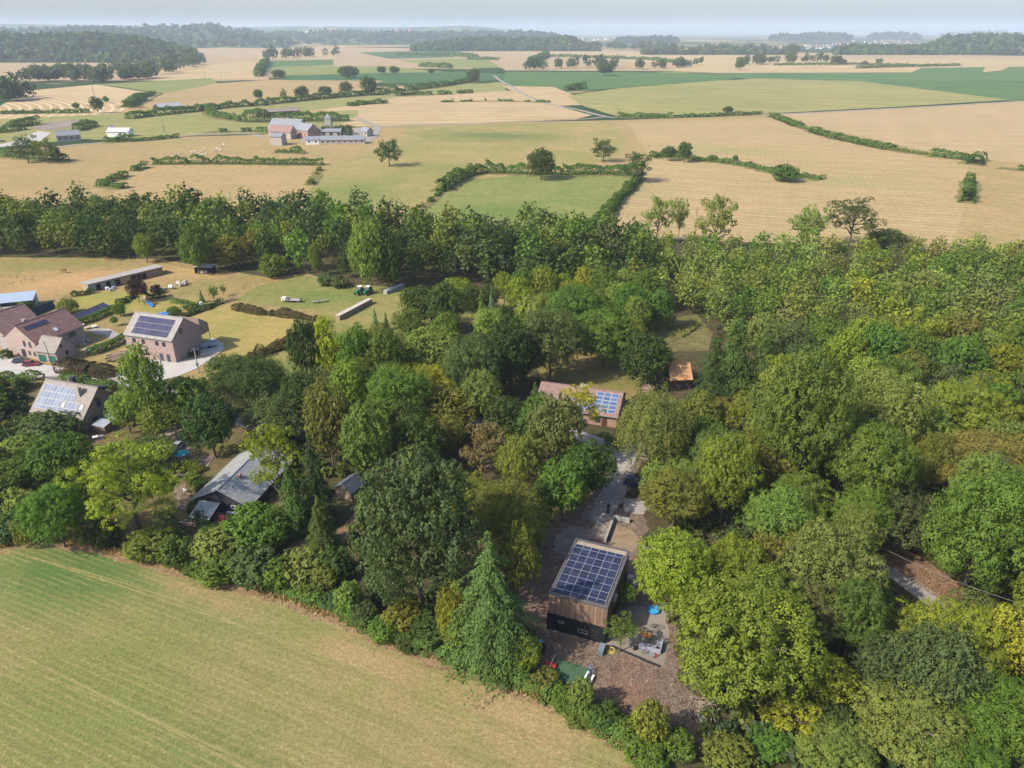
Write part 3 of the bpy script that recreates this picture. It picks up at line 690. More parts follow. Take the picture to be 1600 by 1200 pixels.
# ---- centre
T(652,832,215,255,'dense',(.048,.080,.040),'huge domed dark green tree in the middle foreground',clear=2.0)
T(632,962,70,60,'bush','OL','olive shrub below the huge domed tree',cat='shrub')
T(690,975,90,60,'bush','DG','dark shrubs between the huge domed tree and the cedar',cat='shrub')
T(764,938,185,232,'cedar',(.056,.088,.038),'large cedar with drooping silvery green branches by the crop field',hi=2)
T(706,960,50,110,'round','YG','slim bright yellow-green tree on the left of the cedar',clear=.5)
T(795,800,125,125,'feather','OL','feathery olive tree with drooping sprays behind the cedar',clear=2,hi=2)
T(730,770,90,80,'feather','OL','feathery olive tree between the domed tree and the brown tree')
T(758,700,66,88,'open','BR','half dead tree with brown-grey leaves',clear=2)
T(512,655,80,135,'round','OL','olive green tree left of the pair of yellow-green trees',clear=3)
T(545,605,70,90,'round','YG','yellow-green tree above the olive tree')
T(572,690,80,130,'tall','LG','pale green tree standing above the little shed',clear=3)
T(622,620,110,110,'round','MG','broad mid green tree in the centre of the wood',clear=3)
T(650,690,90,100,'round','DG','dark green tree above the huge domed tree')
T(700,640,100,80,'round','OL','olive green tree right of the broad mid green tree')
T(738,575,105,110,'round','BG','large blue-green tree left of the dark rounded tree',clear=2)
T(795,555,86,118,'dense','DK','dark rounded tree left of the dry back lawn',clear=1)
T(860,530,105,110,'round','BG','broad green tree over the back lawn, right of the dark rounded tree',clear=3)
T(900,490,110,100,'round','MG','bright green broad tree right of the willow')
T(945,525,110,90,'round','MG','green tree at the right edge of the back lawn')
T(838,483,76,74,'weep','WL','pale willow-like tree above the back lawn',clear=1)
T(847,436,46,50,'round','MG','small round green tree in front of the back wood')
T(752,490,30,80,'cedar','LG','slim pale conifer in the gap of the wood',hi=1)
T(768,485,26,76,'spruce','BB','slim blue spruce beside the pale conifer',hi=1)
T(586,500,18,36,'spruce','BB','little blue spruce near the stone wall',hi=0)
T(603,502,16,28,'spruce','BG','little dark spruce beside the little blue spruce',hi=0)
T(638,515,16,34,'spruce','BB','little blue spruce under the round dark tree',hi=0)
T(652,475,60,64,'round','DG','round dark green tree right of the stone wall')
T(695,478,60,78,'round','DG','dark green tree in front of the back wood')
T(712,455,62,50,'round','YG','bright yellow-green tree in front of the back wood')
T(640,505,60,50,'round','MG','green tree below the round dark green tree')
T(475,545,56,110,'round','DG','dark green tree at the corner of the brown hedge',clear=1)
T(510,545,54,105,'tall','YL','yellow tree at the corner of the brown hedge',clear=1)
T(556,555,66,100,'tall','MG','tall green tree right of the yellow tree',clear=2)
T(605,560,66,100,'tall','MG','green tree second to the right of the yellow tree',clear=2)
T(672,545,100,80,'round','LG','broad green tree in the middle of the wood')
T(660,600,110,70,'round','YG','yellow-green tree top in the centre')
T(490,600,90,60,'weep','BG','soft blue-green pine between the meadow and the wood')
T(845,660,80,100,'round','MG','green tree left of the lime tree')
T(790,655,70,80,'round','DG','dark tree by the lane at the centre')
T(760,630,60,50,'bush','DG','dark shrub below the blue-green tree',cat='shrub')
T(812,715,70,100,'feather','OL','pale olive conifer left of the drive')
T(868,672,92,112,'round','GR','green conifer in front of the bungalow')
T(836,628,52,66,'spruce','DG','dark conifer at the left end of the bungalow')
T(908,632,66,72,'open','YL','lime-yellow tree with white bare stems in front of the bungalow',clear=7,birch=True,hi=1)
T(880,760,90,100,'round','MG','bright green tree left of the dusty drive')
T(920,730,90,90,'round','DG','dark green tree over the dusty drive')
T(835,790,60,80,'round','DG','dark tree at the left side of the dusty drive')
T(815,870,56,120,'feather','OL','feathery tree beside the black house')
T(1008,560,84,88,'dense','DG','round horse chestnut left of the orange-roofed cabin',clear=1)
T(1022,660,120,150,'weep','GR','large pale birch with drooping branches right of the bungalow',clear=3,birch=True,hi=2)
T(1060,740,120,80,'weep','WL','pale green birch below the large pale birch',birch=True,hi=1)
T(1115,585,100,160,'spruce','DK','dark spruce beside the orange-roofed cabin',hi=2)
T(1150,540,90,140,'spruce','DG','tall spruce behind the dark spruce',hi=1)
T(1085,640,60,80,'spruce','DG','small dark spruce below the orange-roofed cabin',hi=1)
T(1195,555,80,110,'spruce','DG','spruce at the right of the spruce group',hi=1)
T(1130,645,80,60,'round','OR','golden olive tree below the dark spruce')
# ---- right
T(1137,738,105,135,'round','YG','bright yellow-green tree with a rounded top above the drive',clear=3)
T(1056,775,110,95,'round','OL','olive green tree beside the gravel drive',clear=2)
T(1212,735,70,90,'open','OR','thin yellow-olive tree with bare twigs')
T(1215,665,100,110,'round','LG','soft pale green tree above the thin yellow tree')
T(1262,655,150,220,'round','MG','very large bright green tree right of the centre',clear=4,hi=2)
T(1385,640,130,140,'round','LG','large tree crown with pale green tufts',clear=5)
T(1365,730,130,150,'round','MG','tall mid green tree in the middle of the right wood',clear=4)
T(1400,800,150,110,'round','BG','dark green tree above the leafy verge of the road',clear=2)
T(1500,640,115,110,'round','YG','golden-topped green tree in the right wood',clear=3)
T(1550,722,170,95,'feather',(.15,.135,.055),'feathery brownish tree with drooping twigs at the right',clear=3,hi=2)
T(1535,835,165,200,'round','MG','big bright green tree right of the road',clear=2)
T(1219,806,110,105,'round','LG','round pale green tree left of the road',clear=2)
T(1052,895,130,140,'round','YG','bright green maple beside the black house',clear=3)
T(1150,890,120,110,'round','YG','sunlit maple top right of the black house',clear=3)
T(1165,1000,240,215,'round',(.112,.136,.026),'huge yellow-green maple right of the black house',clear=3,hi=2,var=1)
T(1300,885,165,150,'round','GR','greyish olive tree left of the road bend',clear=2,hi=2,var=2)
T(1262,960,110,120,'round','GR','dull olive tree right of the huge maple',clear=1)
T(975,925,44,34,'round','MG','small leafy tree at the corner of the black house',clear=3,hi=1)
T(972,980,56,50,'open','MG','leafy branchy young tree over the terrace',clear=3,hi=1)
T(1360,925,80,60,'round','MG','green shrubby tree left of the road',clear=0)
T(1402,968,90,70,'open','YG','yellow-green open shrub below the road',clear=0)
T(1345,960,70,80,'feather','OL','thin olive scrub tree beside bare branches',clear=0)
T(1530,948,90,50,'open','GR','grey-green scrubby tree below the road',clear=0)
T(1390,1045,112,112,'dense','BG','rounded grey-green tree left of the bright yellow tree',clear=1)
T(1490,1000,160,140,'round','YG','big bright yellow-green maple below the road',clear=2,hi=2,var=0)
T(1578,1000,100,110,'round','YL','yellow maple at the right edge',clear=2)
T(1300,1062,84,80,'round','YG','yellowish tree right of the huge maple',clear=1)
T(1235,1120,90,80,'open','YL','yellow-leaved small tree near the bottom',clear=0)
T(1290,1110,80,60,'round','BG','blue-green tree behind the yellow-leaved small tree',clear=0)
T(1420,1130,170,130,'round','LG','pale green tree at the bottom right',clear=1,hi=2,var=3)
T(1560,1110,150,130,'round','MG','green tree in the bottom right corner',clear=1,hi=2,var=0)
T(1310,1180,130,90,'round','LG','green tree at the bottom edge',clear=0)
T(1500,1190,150,80,'round','MG','green crown cut by the bottom edge on the right',clear=0)
# hedgerow of the near field, right part
for (x,y,a,b,c,l) in [(822,1022,50,60,'YL','small golden-topped tree beside the black box'),(800,1045,56,50,'MG','green bush left of the playing mat'),(850,1068,60,44,'OL','olive bush in front of the playing mat'),
  (880,1090,44,44,'MG','green bush below the playing mat'),(908,1085,44,62,'LG','yellowish bush by the white benches'),(905,1118,52,44,'MG','green bush in the hedge below the benches'),
  (945,1120,60,54,'DG','dark green bush in the field hedge'),(985,1140,54,50,'MG','leafy bright bush in the field hedge'),(1018,1130,60,80,'OL','tall yellowish willow bush near the log pile'),
  (1060,1165,60,56,'MG','green bush right of the yellowish willow bush'),(1010,1180,70,50,'MG','green bush at the bottom edge of the hedge'),(1140,1180,90,60,'OL','olive bush below the log pile'),(1200,1160,70,60,'MG','bush at the bottom right of the log pile'),
  (485,922,50,36,'MG','low green bush below the pale domed shrub'),(522,938,46,36,'BG','low grey-green bush below the dark shrub on the edge'),(560,952,44,40,'MG','green bush on the edge left of the huge domed tree'),(310,885,50,36,'DG','dark low bush where the olive bush meets the shrub mass'),(720,1020,60,40,'DG','dark bush at the foot of the cedar'),(770,1040,60,40,'MG','green bush under the cedar on the field edge'),(640,1000,50,40,'DG','dark bush on the field edge below the olive shrub'),(600,985,50,44,'MG','bush below the left of the huge domed tree'),(570,960,44,44,'BG','bluish bush under the huge domed tree')]:
    T(x,y,a,b,'bush',c,l,cat='bush',hi=1)
# ---- back wood, accents
for (x,y,a,b,k,c,l) in [(303,385,52,80,'tall','MG','bright green tall tree above the field shelter'),(575,395,62,115,'tall','LG','tall pale green tree behind the tractors'),(605,405,50,90,'tall','DG','dark tall tree behind the tractors, right of the pale one'),
  (225,385,34,44,'round','YG','yellowish tree at the paddock corner'),(425,415,44,40,'bush','OL','olive bush at the end of the paddock'),(438,408,24,20,'bush','YL','yellow patch of bush at the end of the paddock'),
  (492,403,20,50,'tall','OL','ivy covered pole-like tree on the edge of the back wood'),(435,330,60,34,'dense','BB','silvery grey-green tree top rising behind the back wood'),
  (360,392,60,50,'round','OL','olive tree right of the field shelter'),(400,380,44,50,'round','OR','brown-tinted tree in the back wood'),
  (455,435,1,1,'bush','MG','')][:-1]:
    T(x,y,a,b,k,c,l,clear=(1 if k!='bush' else None),hi=1,cat='bush' if k=='bush' else 'tree')
for (x,y,a,b,l) in [(510,437,30,22,'left grey-green bush below the back wood'),(530,440,34,22,'right grey-green bush below the back wood')]:
    T(x,y,a,b,'bush','BG',l,cat='bush')
for (x,y,a,b,l) in [(1030,335,52,58,'pale poplar, first of the row behind the wood'),(1064,332,24,62,'narrow pale poplar between two broad ones'),(1122,342,62,78,'broad open poplar, right one of the row behind the wood'),(1266,345,58,62,'pale open tree left of the dark twin-topped tree')]:
    T(x,y,a,b,'open','LG',l,clear=5,hi=1)
T(1335,338,82,62,'open','BG','large dark tree with a double top behind the right wood',clear=5,hi=1)
T(1385,372,60,34,'round','DG','low dark tree right of the double-topped tree',clear=0)
T(1425,378,40,20,'open','GR','grey twiggy bush on the far edge of the right wood',clear=0)
# ---- single trees of the open country
for (x,y,a,b,k,c,l) in [(607,234,42,44,'open','DG','lone dark oak standing in the pasture right of the farm'),(846,254,46,46,'round','DG','round tree on the left of the hedge line in the pastures'),(943,231,38,36,'open','DG','leaning tree in the pasture behind the hedge line'),
  (995,259,44,44,'open','DG','tree at the right corner of the green paddock'),(1046,238,24,20,'round','DG','left of two trees on the field strip'),(1070,235,24,30,'round','DG','right of two trees on the field strip'),
  (1114,247,16,12,'bush','MG','small bush on the strip, right of the two trees'),(1149,247,11,10,'bush','MG','tiny round bush on the strip'),(1228,270,50,14,'bush','MG','long low bush on the field strip'),
  (150,162,22,24,'round','DG','round dark tree in the raked stubble field'),(165,155,11,10,'bush','MG','small round bush beside the raked stubble'),(118,165,12,10,'bush','MG','small bush left of the round dark tree'),
  (38,228,44,44,'open','BG','grey-green tree left of the slate roofed cottages'),(70,233,36,36,'open','OL','thin tree beside the slate roofed cottages'),(85,238,18,20,'round','DG','small tree right of the thin tree'),
  (575,132,28,28,'round','DG','largest round tree in the long hedge'),(540,137,22,20,'round','BG','round tree left of the largest in the long hedge'),(508,142,24,16,'round','DG','broad tree in the long hedge'),(471,144,24,20,'round','DG','dark tree in the left part of the long hedge'),
  (443,147,12,16,'open','OL','thin pale tree in the long hedge'),(403,147,16,16,'round','DG','small tree at the left of the long hedge'),(739,117,24,22,'round','BG','tree at the right end of the long hedge'),
  (946,107,30,18,'round','DG','single dark tree on the green crop'),(596,109,16,12,'round','DG','left of a pair of round trees before the green crop'),(616,109,18,12,'round','DG','right of a pair of round trees before the green crop'),
  (674,111,12,8,'round','DG','small round tree before the green crop'),(545,112,34,9,'bush','DG','row of low trees before the green crop'),(435,115,24,9,'bush','DG','low trees at the left end of the green crop'),
  (1138,171,18,9,'bush','DG','single dark bush on the lane hedge'),(1353,85,0,0,'','','')][:-1]:
    T(x,y,a,b,k,c,l,clear=(1.5 if k!='bush' else None),hi=0 if a<30 else 1,cat='bush' if k=='bush' else 'tree')
for (x,y,a,b) in [(1156,101,16,14),(1165,96,12,10),(1190,92,18,16),(1205,93,13,10),(1236,90,20,18),(1238,78,26,20),(1307,93,22,14),(1315,96,16,8),(1351,98,10,6),(1374,95,12,8),(1385,45,0,0)][:-1]:
    T(x,y,a,b,'round','BG','dark round tree in the hedge beyond the green fields',clear=0.5,hi=0,group='distant hedge trees beyond the green fields')
# ---- garden trees of the houses
T(104,476,34,32,'weep','WL','light green weeping willow behind the red-roofed house',clear=0,hi=1)
T(213,450,34,34,'dense','PU','dark purple-leaved tree in front of the stable building',clear=1.5,hi=1)
T(243,452,20,16,'bush','PU','small purple bush right of the purple-leaved tree',cat='bush')
T(186,483,20,24,'round','MG','green tree on the hedge beside the long solar array',clear=0,hi=1)
T(178,500,13,13,'round','MG','little round tree on the dry lawn',clear=.8,hi=0)
T(332,455,17,22,'open','MG','young tree on a bare stem by the fence',clear=2,hi=0)
T(314,462,13,20,'spruce','MG','small conical tree by the fence',hi=0)
T(348,452,10,14,'open','MG','smallest young tree at the end of the fence',clear=1,hi=0)
T(272,486,22,18,'bush','MG','green bush beside the blue trampoline',cat='bush',hi=1)
T(5,500,26,40,'bush','OL','olive shrub behind the leftmost house',cat='shrub',hi=1)
# ---- fill trees of the woods
KEEP=[(292,705,420,812),(45,590,185,690),(0,405,520,585),(845,590,985,650),(925,640,985,705),(895,770,1005,862),(905,700,1005,790),(852,840,985,1010),(830,1000,1050,1060),(880,1050,1090,1120),(1380,862,1450,905),(1420,905,1560,965),(1040,560,1082,600),
 (840,555,985,612),(262,683,292,730),(520,745,562,785),(500,790,545,850),(520,445,640,500),(540,440,700,470),(1385,872,1440,960),(240,780,300,845),(1035,500,1095,535),(190,655,300,700),(0,560,200,600)]
def blocked(P,r,h):
    a=proj((P[0],P[1],h*.5)); b=proj((P[0],P[1],h))
    rp=r*F/a[2]*.8
    for (x0,y0,x1,y1) in KEEP:
        if a[0]+rp>x0 and a[0]-rp<x1 and a[1]+rp*.6>y0 and b[1]+rp*.3<y1: return True
    return False
def inpoly(x,y,poly):
    c=False; j=len(poly)-1
    for i in range(len(poly)):
        xi,yi=poly[i]; xj,yj=poly[j]
        if (yi>y)!=(yj>y) and x<(xj-xi)*(y-yi)/(yj-yi)+xi: c=not c
        j=i
    return c
def scatter(poly_px,spacing,rnd,tries=4000,zc=0.0):
    W=[G(x,y,zc) for x,y in poly_px]; W=[(p.x,p.y) for p in W]
    x0=min(p[0] for p in W);x1=max(p[0] for p in W);y0=min(p[1] for p in W);y1=max(p[1] for p in W)
    out=[]; cell={}
    for _ in range(tries):
        x=rnd.uniform(x0,x1); y=rnd.uniform(y0,y1)
        if not inpoly(x,y,W): continue
        k=(int(x//spacing),int(y//spacing)); ok=True
        for i in(-1,0,1):
            for j in(-1,0,1):
                for q in cell.get((k[0]+i,k[1]+j),()):
                    if (q[0]-x)**2+(q[1]-y)**2<spacing**2: ok=False
        if ok: cell.setdefault(k,[]).append((x,y)); out.append((x,y))
    return out
rnd=random.Random(11)
ANCH=[(1165,1070,'the huge yellow-green maple'),(1262,740,'the very large bright green tree'),(1365,800,'the tall mid green tree'),(1500,690,'the golden-topped tree'),(1550,770,'the feathery brownish tree'),(1535,930,'the big tree right of the road'),
 (1420,905,'the leafy verge'),(1120,660,'the dark spruces'),(1390,1090,'the rounded grey-green tree'),(1490,1060,'the bright yellow maple'),(1137,800,'the sunlit tree above the drive'),(1300,955,'the greyish olive tree'),(1400,835,'the dark tree above the verge'),(1600,640,'the right picture edge'),(1600,1150,'the lower right corner'),
 (1300,600,'the upper middle of the right wood'),(1450,590,'the upper right part of the wood'),(197,815,'the spreading oak'),(90,690,'the brown brick house'),(30,680,'the small dry lawn'),(-20,780,'the left picture edge'),(235,740,'the grey-green tree behind the oak'),
 (650,960,'the huge domed tree'),(534,779,'the little ribbed shed'),(758,745,'the half dead tree'),(572,755,'the pale tree above the shed'),(700,690,'the dark wood centre'),(795,610,'the dark rounded tree'),(850,660,'the left end of the bungalow'),(585,510,'the little blue spruces'),(650,500,'the round dark tree'),
 (560,600,'the tall green pair of trees'),(900,540,'the bright green broad tree'),(1008,600,'the horse chestnut'),(840,510,'the pale willow'),(950,560,'the back lawn'),(480,700,'the dark cypresses')]
ANCH=[(G(x,y),s) for x,y,s in ANCH]; CNAME=dict(MG='mid green',LG='pale green',YG='yellow-green',OL='olive',BG='grey-green',DG='dark green',GR='grey-green')
SHN=dict(round='rounded',tall='upright',open='open-crowned',feather='feathery',bush='bushy',dense='dense')
USED=set()
def autolabel(k,colr,x,y,rx,rr,noun):
    best=sorted(ANCH,key=lambda a_:(a_[0].x-x)**2+(a_[0].y-y)**2)[:3]
    sz='small ' if rx<rr[0]+(rr[1]-rr[0])*.35 else ('large ' if rx>rr[0]+(rr[1]-rr[0])*.7 else '')
    for P_0,s in best:
        dx,dy=x-P_0.x,y-P_0.y
        rel=('to the right of' if dx>0 else 'to the left of') if abs(dx)>abs(dy) else ('behind' if dy>0 else 'in front of')
        if dx*dx+dy*dy>25*25: rel='farther '+rel if rel=='behind' else 'well '+rel
        for z_ in ((sz,'') if sz else ('',)):
            L_='%s%s %s %s %s %s'%(z_,SHN[k],CNAME[colr],noun,rel,s)
            if L_ not in USED and len(L_.split())<=16: USED.add(L_); return L_
    return None
def fill(poly,spacing,kinds,cols,rr,label,group,hfac=(1.0,1.35),maxn=400,clear=3,hi=1,sep=.62):
    n=0
    for (x,y) in sorted(scatter(poly,spacing,rnd,12000),key=lambda p:p[1]):
        if n>=maxn: break
        rx=rnd.uniform(*rr); rz=rx*rnd.uniform(*hfac)
        k=rnd.choice(kinds); cl=clear*rnd.uniform(.5,1.3)
        if any((x-a)**2+(y-b)**2<((r_+rx)*sep)**2 for a,b,r_ in TREES): continue
        if blocked((x,y),rx,cl+2*rz): continue
        if k in('spruce',): rz=rx*2.0; cl=.3; rx*=.8
        cc_=rnd.choice(cols); lb=autolabel(k,cc_,x,y,rx,rr,'shrub' if 'shrub' in label else 'tree') if k!='spruce' else None
        add_tree(k,(x,y),rx,rz,cl,cc_,lb or label,group,(2 if (hi==1 and y<125 and k in('round','tall')) else hi),var=None); n+=1
    return n
nf=0
nf+=fill([(1180,560),(1750,600),(1750,1230),(1250,1230),(1150,1120),(1210,860),(1150,780),(1000,820),(1080,700),(1180,640)],7.0,['round','round','tall','open','round','feather'],['MG','LG','YG','MG','OL','BG','MG'],(4.2,6.5),
  'green broadleaf tree filling the dense wood on the right','trees of the dense right wood',maxn=165,sep=.52)
nf+=fill([(420,560),(820,560),(840,700),(800,860),(560,720),(430,640)],8.0,['round','tall','round'],['MG','DG','OL','LG'],(3.6,5.5),'green tree in the wood between the chalet and the bungalow','trees of the middle wood',maxn=40)
nf+=fill([(-60,610),(60,600),(300,690),(280,790),(180,760),(60,860),(-60,850)],6.0,['bush','round','bush'],['LG','MG','OL','BG','MG'],(2.0,3.6),'garden shrub in the scrub left of the oak','shrubs of the left garden',maxn=34,clear=0,hi=0)
nf+=fill([(860,470),(1010,470),(1030,520),(1000,545),(930,540),(800,500),(780,470)],7.0,['round','tall'],['MG','LG','LG','YG'],(3.6,5.2),'light green tree between the back wood and the back lawn','trees behind the back lawn',maxn=22)
nf+=fill([(520,500),(760,480),(800,560),(560,600)],8.0,['round','tall'],['MG','DG','LG'],(3.6,5),'green tree on the right side of the meadow','trees beside the meadow',maxn=18)
# the farther woods: a mass of trees nobody can count
def lowtree(rg,n):
    C,NN,S,T_,A=crown_pts(rg,'round',max(n,400))
    idx=rg.permutation(len(C))[:n]; return C[idx],NN[idx],T_[idx]
LOWT=[lowtree(np.random.default_rng(50+i),900) for i in range(4)]
def mass(name,items,label,cat,n,size,parent=None,kind='stuff',z0f=None):
    """items: (x,y,zbase,rx,rz,clear,col)  -> one joined crown mesh"""
    VV=[];TT=[];CC=[]
    for (x,y,zb,rx,rz,cl,col) in items:
        C,NN,T_=LOWT[rng.integers(0,4)]; k=min(n,len(C)); o=rng.permutation(len(C))[:k]
        a=rng.random()*6.283; ca,sa=math.cos(a),math.sin(a)
        c=C[o]@np.array([[ca,sa,0],[-sa,ca,0],[0,0,1]]); nn=NN[o]@np.array([[ca,sa,0],[-sa,ca,0],[0,0,1]])
        c=c*np.array([rx,rx,rz])+np.array([x,y,zb+cl+rz])
        VV.append(quads(c,unit(nn),np.full(k,1.0)*rng.uniform(.7,1.2,k)*size*rx/math.sqrt(k),.8))
        TT.append(T_[o]); cv=np.array(col)*rng.uniform(.82,1.18)*np.array([rng.uniform(.9,1.12),1,rng.uniform(.9,1.1)])
        CC.append(np.tile(cv,(k,1)))
    me=leafmesh(name,np.concatenate(VV),np.concatenate(TT),LEAFC,np.concatenate(CC))
    o=bpy.data.objects.new(name,me); link(o,parent)
    if parent is None: tag(o,label,cat,kind=kind)
    return o
def woodmass(polys,spacing,rr,cols,n,size,label,name='woodland',hf=(1,1.4),clear=(1,4),sep=.55,zb=lambda x,y:0,tries=6000):
    items=[]
    for poly in polys:
        for (x,y) in scatter(poly,spacing,rnd,tries):
            rx=rnd.uniform(*rr)
            if any((x-a)**2+(y-b)**2<((r_+rx)*sep)**2 for a,b,r_ in TREES): continue
            rz=rx*rnd.uniform(*hf); cl=rnd.uniform(*clear)
            if y<420 and blocked((x,y),rx,cl+2*rz): continue
            items.append((x,y,zb(x,y),rx,rz,cl,tuple(a*b for a,b in zip(PAL[rnd.choice(cols)],(1.54,1.50,.98)))))
    print('mass',name,len(items)); return mass(name,items,label,'woodland',n,size)
woodmass([[(-250,404),(0,404),(215,407),(330,422),(420,428),(520,436),(600,446),(700,450),(860,452),(1000,470),(1010,410),(1000,398),(900,385),(700,378),(560,362),(480,352),(400,352),(300,352),(-250,350)]],
  6.4,(3.2,6.6),['MG','DG','BG','OL','DG','MG','DK','DG','DK'],480,2.6,'continuous belt of broadleaf trees behind the paddock and meadow',hf=(1.2,1.7),clear=(0,2.5))
woodmass([[(1000,470),(1090,500),(1160,560),(1190,640),(1900,640),(2100,500),(1900,430),(1560,418),(1400,412),(1200,412),(1000,402)]],
  7.2,(3.6,5.6),['MG','LG','LG','OL','MG','GR','YG','LG','WL'],640,2.35,'dense mixed wood reaching to the dry pastures on the right',hf=(1.0,1.4),clear=(0,3))
print('fill trees',nf,'all',ntree)
# ---- shrubby undergrowth in the woods
def cover(polys,spacing,rr,cols,n,size,label,name='undergrowth',hf=(.5,.9)):
    items=[]
    for poly in polys:
        for (x,y) in scatter(poly,spacing,rnd,9000):
            rx=rnd.uniform(*rr); 
            if blocked((x,y),rx*.6,1.5): continue
            items.append((x,y,0,rx,rx*rnd.uniform(*hf),-.3,PAL[rnd.choice(cols)]))
    o=mass(name,items,label,'undergrowth',n,size); return o
cover([[(1130,800),(1320,800),(1400,905),(1480,960),(1600,1030),(1600,1260),(1130,1260),(1100,1140)],[(1500,850),(1700,900),(1700,1020),(1560,960)],[(430,680),(560,700),(600,900),(500,830)],[(-60,610),(60,605),(260,720),(180,800),(0,820)],
  [(560,900),(700,940),(830,1000),(830,1050),(620,990)],[(1000,690),(1140,690),(1250,900),(1060,850)]],2.6,(1.0,2.0),['DG','MG','OL','BG'],110,2.6,'brambles and low undergrowth between the trees')
# ---------------------------------------------------------------- hedges
def hedge(px,width,height,col,label,name='hedge',cat='hedge',leaf=.3,dens=1.0,group=None,gaps=0.0,rough=.45,core=True,world=False):
    P=[Vector((p[0],p[1],0)) if world else G(*p) for p in px]
    VV=[];NN=[];TT=[]; m=MB()
    for i in range(len(P)-1):
        a,b=P[i],P[i+1]; L=(b-a).length; d=(b-a)/L; nr=np.array([-d.y,d.x,0])
        per=(width+2*height); k=int(min(9000 if leaf<.35 else 30000,L*per/(leaf*leaf)*2.1*dens))
        t=rng.random(k); _q=np.linspace(0,1,max(3,int(L/(height*1.3)))); _q2=np.linspace(0,1,max(4,int(L/(height*.45)))); bump=.6+.45*np.interp(t,_q,rng.normal(size=len(_q)))+.35*np.interp(t,_q2,rng.normal(size=len(_q2)))
        sc_=1+rough*(bump-.6)
        if gaps>0:
            _g=np.linspace(0,1,max(4,int(L/(height*2.5)))); g=np.interp(t,_g,rng.random(len(_g))); keep=g>gaps*.9
        else: keep=np.ones(k,bool)
        u=rng.random(k)*per; ang=np.pi*u/per     # around the section
        cx=-np.cos(ang)*width/2; cx=np.sign(cx)*np.abs(cx)**.75*(width/2)**.25
        cz=np.sin(ang)**.45*height
        cz=cz*np.where(np.abs(np.cos(ang))>.9,rng.random(k),1)
        c=np.outer(1-t,a)+np.outer(t,b)+nr*(cx*sc_)[:,None]+np.outer(cz*sc_,[0,0,1])+rng.normal(size=(k,3))*leaf*.35
        n_=unit(nr*(-np.cos(ang))[:,None]+np.outer(np.sin(ang)+.2,[0,0,1])+rng.normal(size=(k,3))*.5)
        VV.append(c[keep]);NN.append(n_[keep]);TT.append((.35*rng.random(k)+.3+.13*np.interp(t,_q2,rng.normal(size=len(_q2))))[keep])
    C=np.concatenate(VV);n_=np.concatenate(NN);T_=np.concatenate(TT)
    V=quads(C,n_,np.full(len(C),leaf*.75)*rng.uniform(.7,1.3,len(C)),.7)
    cc=PAL[col] if isinstance(col,str) else col; cc=(cc[0]*1.3,cc[1]*1.35,cc[2]*1.05)
    me=leafmesh(name,V,T_,LEAFC,np.tile(np.array(cc),(len(C),1)))
    if core and gaps==0:
        for i in range(len(P)-1):
            pass
    o=bpy.data.objects.new(name,me); link(o); return tag(o,label,cat,group)
hedge([(365,483),(385,487),(410,492),(440,494),(480,499),(503,504)],2.4,2.0,'CR','brown copper hedge along the back of the lawn',leaf=.22,dens=1.5)
hedge([(503,505),(490,517),(470,529),(440,545),(410,556),(388,566)],2.4,2.1,'CR','brown copper hedge along the right side of the lawn',leaf=.22,dens=1.5)
hedge([(x,y-13) for x,y in [(290,893),(360,914),(420,932),(520,965),(600,1003),(700,1040),(780,1068),(850,1098),(930,1145),(990,1180),(1040,1225)]],2.6,1.9,'MG','rough bramble hedge running along the upper edge of the crop field',leaf=.3,rough=.6,dens=.9)
hedge([(98,577),(112,580),(145,584),(178,588)],4.4,2.6,(.06,.045,.034),'purple-brown clipped hedge along the lane below the garage',leaf=.22,dens=1.5)
T(122,569,30,16,'bush',(.045,.03,.028),'taller purple-brown bush at the left end of the lane hedge',cat='bush',hi=1)
hedge([(118,510),(140,504),(160,495),(180,486)],2.2,2.2,'MG','straight green hedge under the long solar array',leaf=.26,rough=.05)
hedge([(140,556),(160,549),(180,541),(198,531)],2.4,2.3,'MG','straight green hedge between the pink brick houses',leaf=.26,rough=.06)
hedge([(30,487),(40,484),(54,480)],4.2,3.0,'MG','block-clipped green hedge beside the blue metal shed',leaf=.26,rough=.03)
hedge([(185,478),(200,470),(213,464)],2.2,1.6,'DG','rough hedge below the purple-leaved tree',leaf=.3)
hedge([(228,468),(245,466),(258,463)],2.2,2.2,'DG','dark hedge right of the purple-leaved tree',leaf=.3)
hedge([(282,500),(300,492),(322,484),(345,474)],2.4,1.6,'DG','dark loose hedge along the fence below the young trees',leaf=.3)
hedge([(288,487),(300,483),(315,478)],1.8,1.6,'MG','low green hedge with a white cover behind it',leaf=.3)
hedge([(268,472),(285,475),(305,476)],1.6,1.2,'MG','low green hedge across the garden above the trampoline',leaf=.3)
hedge([(112,463),(130,462),(145,458)],2.0,1.6,'DG','low dark planting left of the stable building',leaf=.3)
hedge([(0,557),(12,560),(22,558)],2.5,2.4,'DG','dark hedge in front of the leftmost house',leaf=.3)
hedge([(25,566),(40,567),(58,571)],1.2,1.0,'LG','flower bed along the front of the red-roofed house',leaf=.22,name='flower_bed',cat='flower bed')
hedge([(-60,600),(0,597),(40,600),(62,603)],4.5,2.6,'MG','green hedge along the lane left of the house with pale panels',leaf=.35)
hedge([(100,598),(130,600),(160,605),(180,612)],4,2.2,'MG','green hedge along the lane behind the house with pale panels',leaf=.35)
hedge([(945,694),(960,698),(975,702)],2.6,1.6,'MG','short clipped green hedge at the front of the bungalow',leaf=.25)
hedge([(305,795),(325,830),(340,850)],3.0,2.2,'DG','dark shrubs beside the chalet deck',leaf=.3)
hedge([(255,820),(268,835),(285,850)],3.0,2.6,'BG','dark bushes left of the chalet path',leaf=.3)
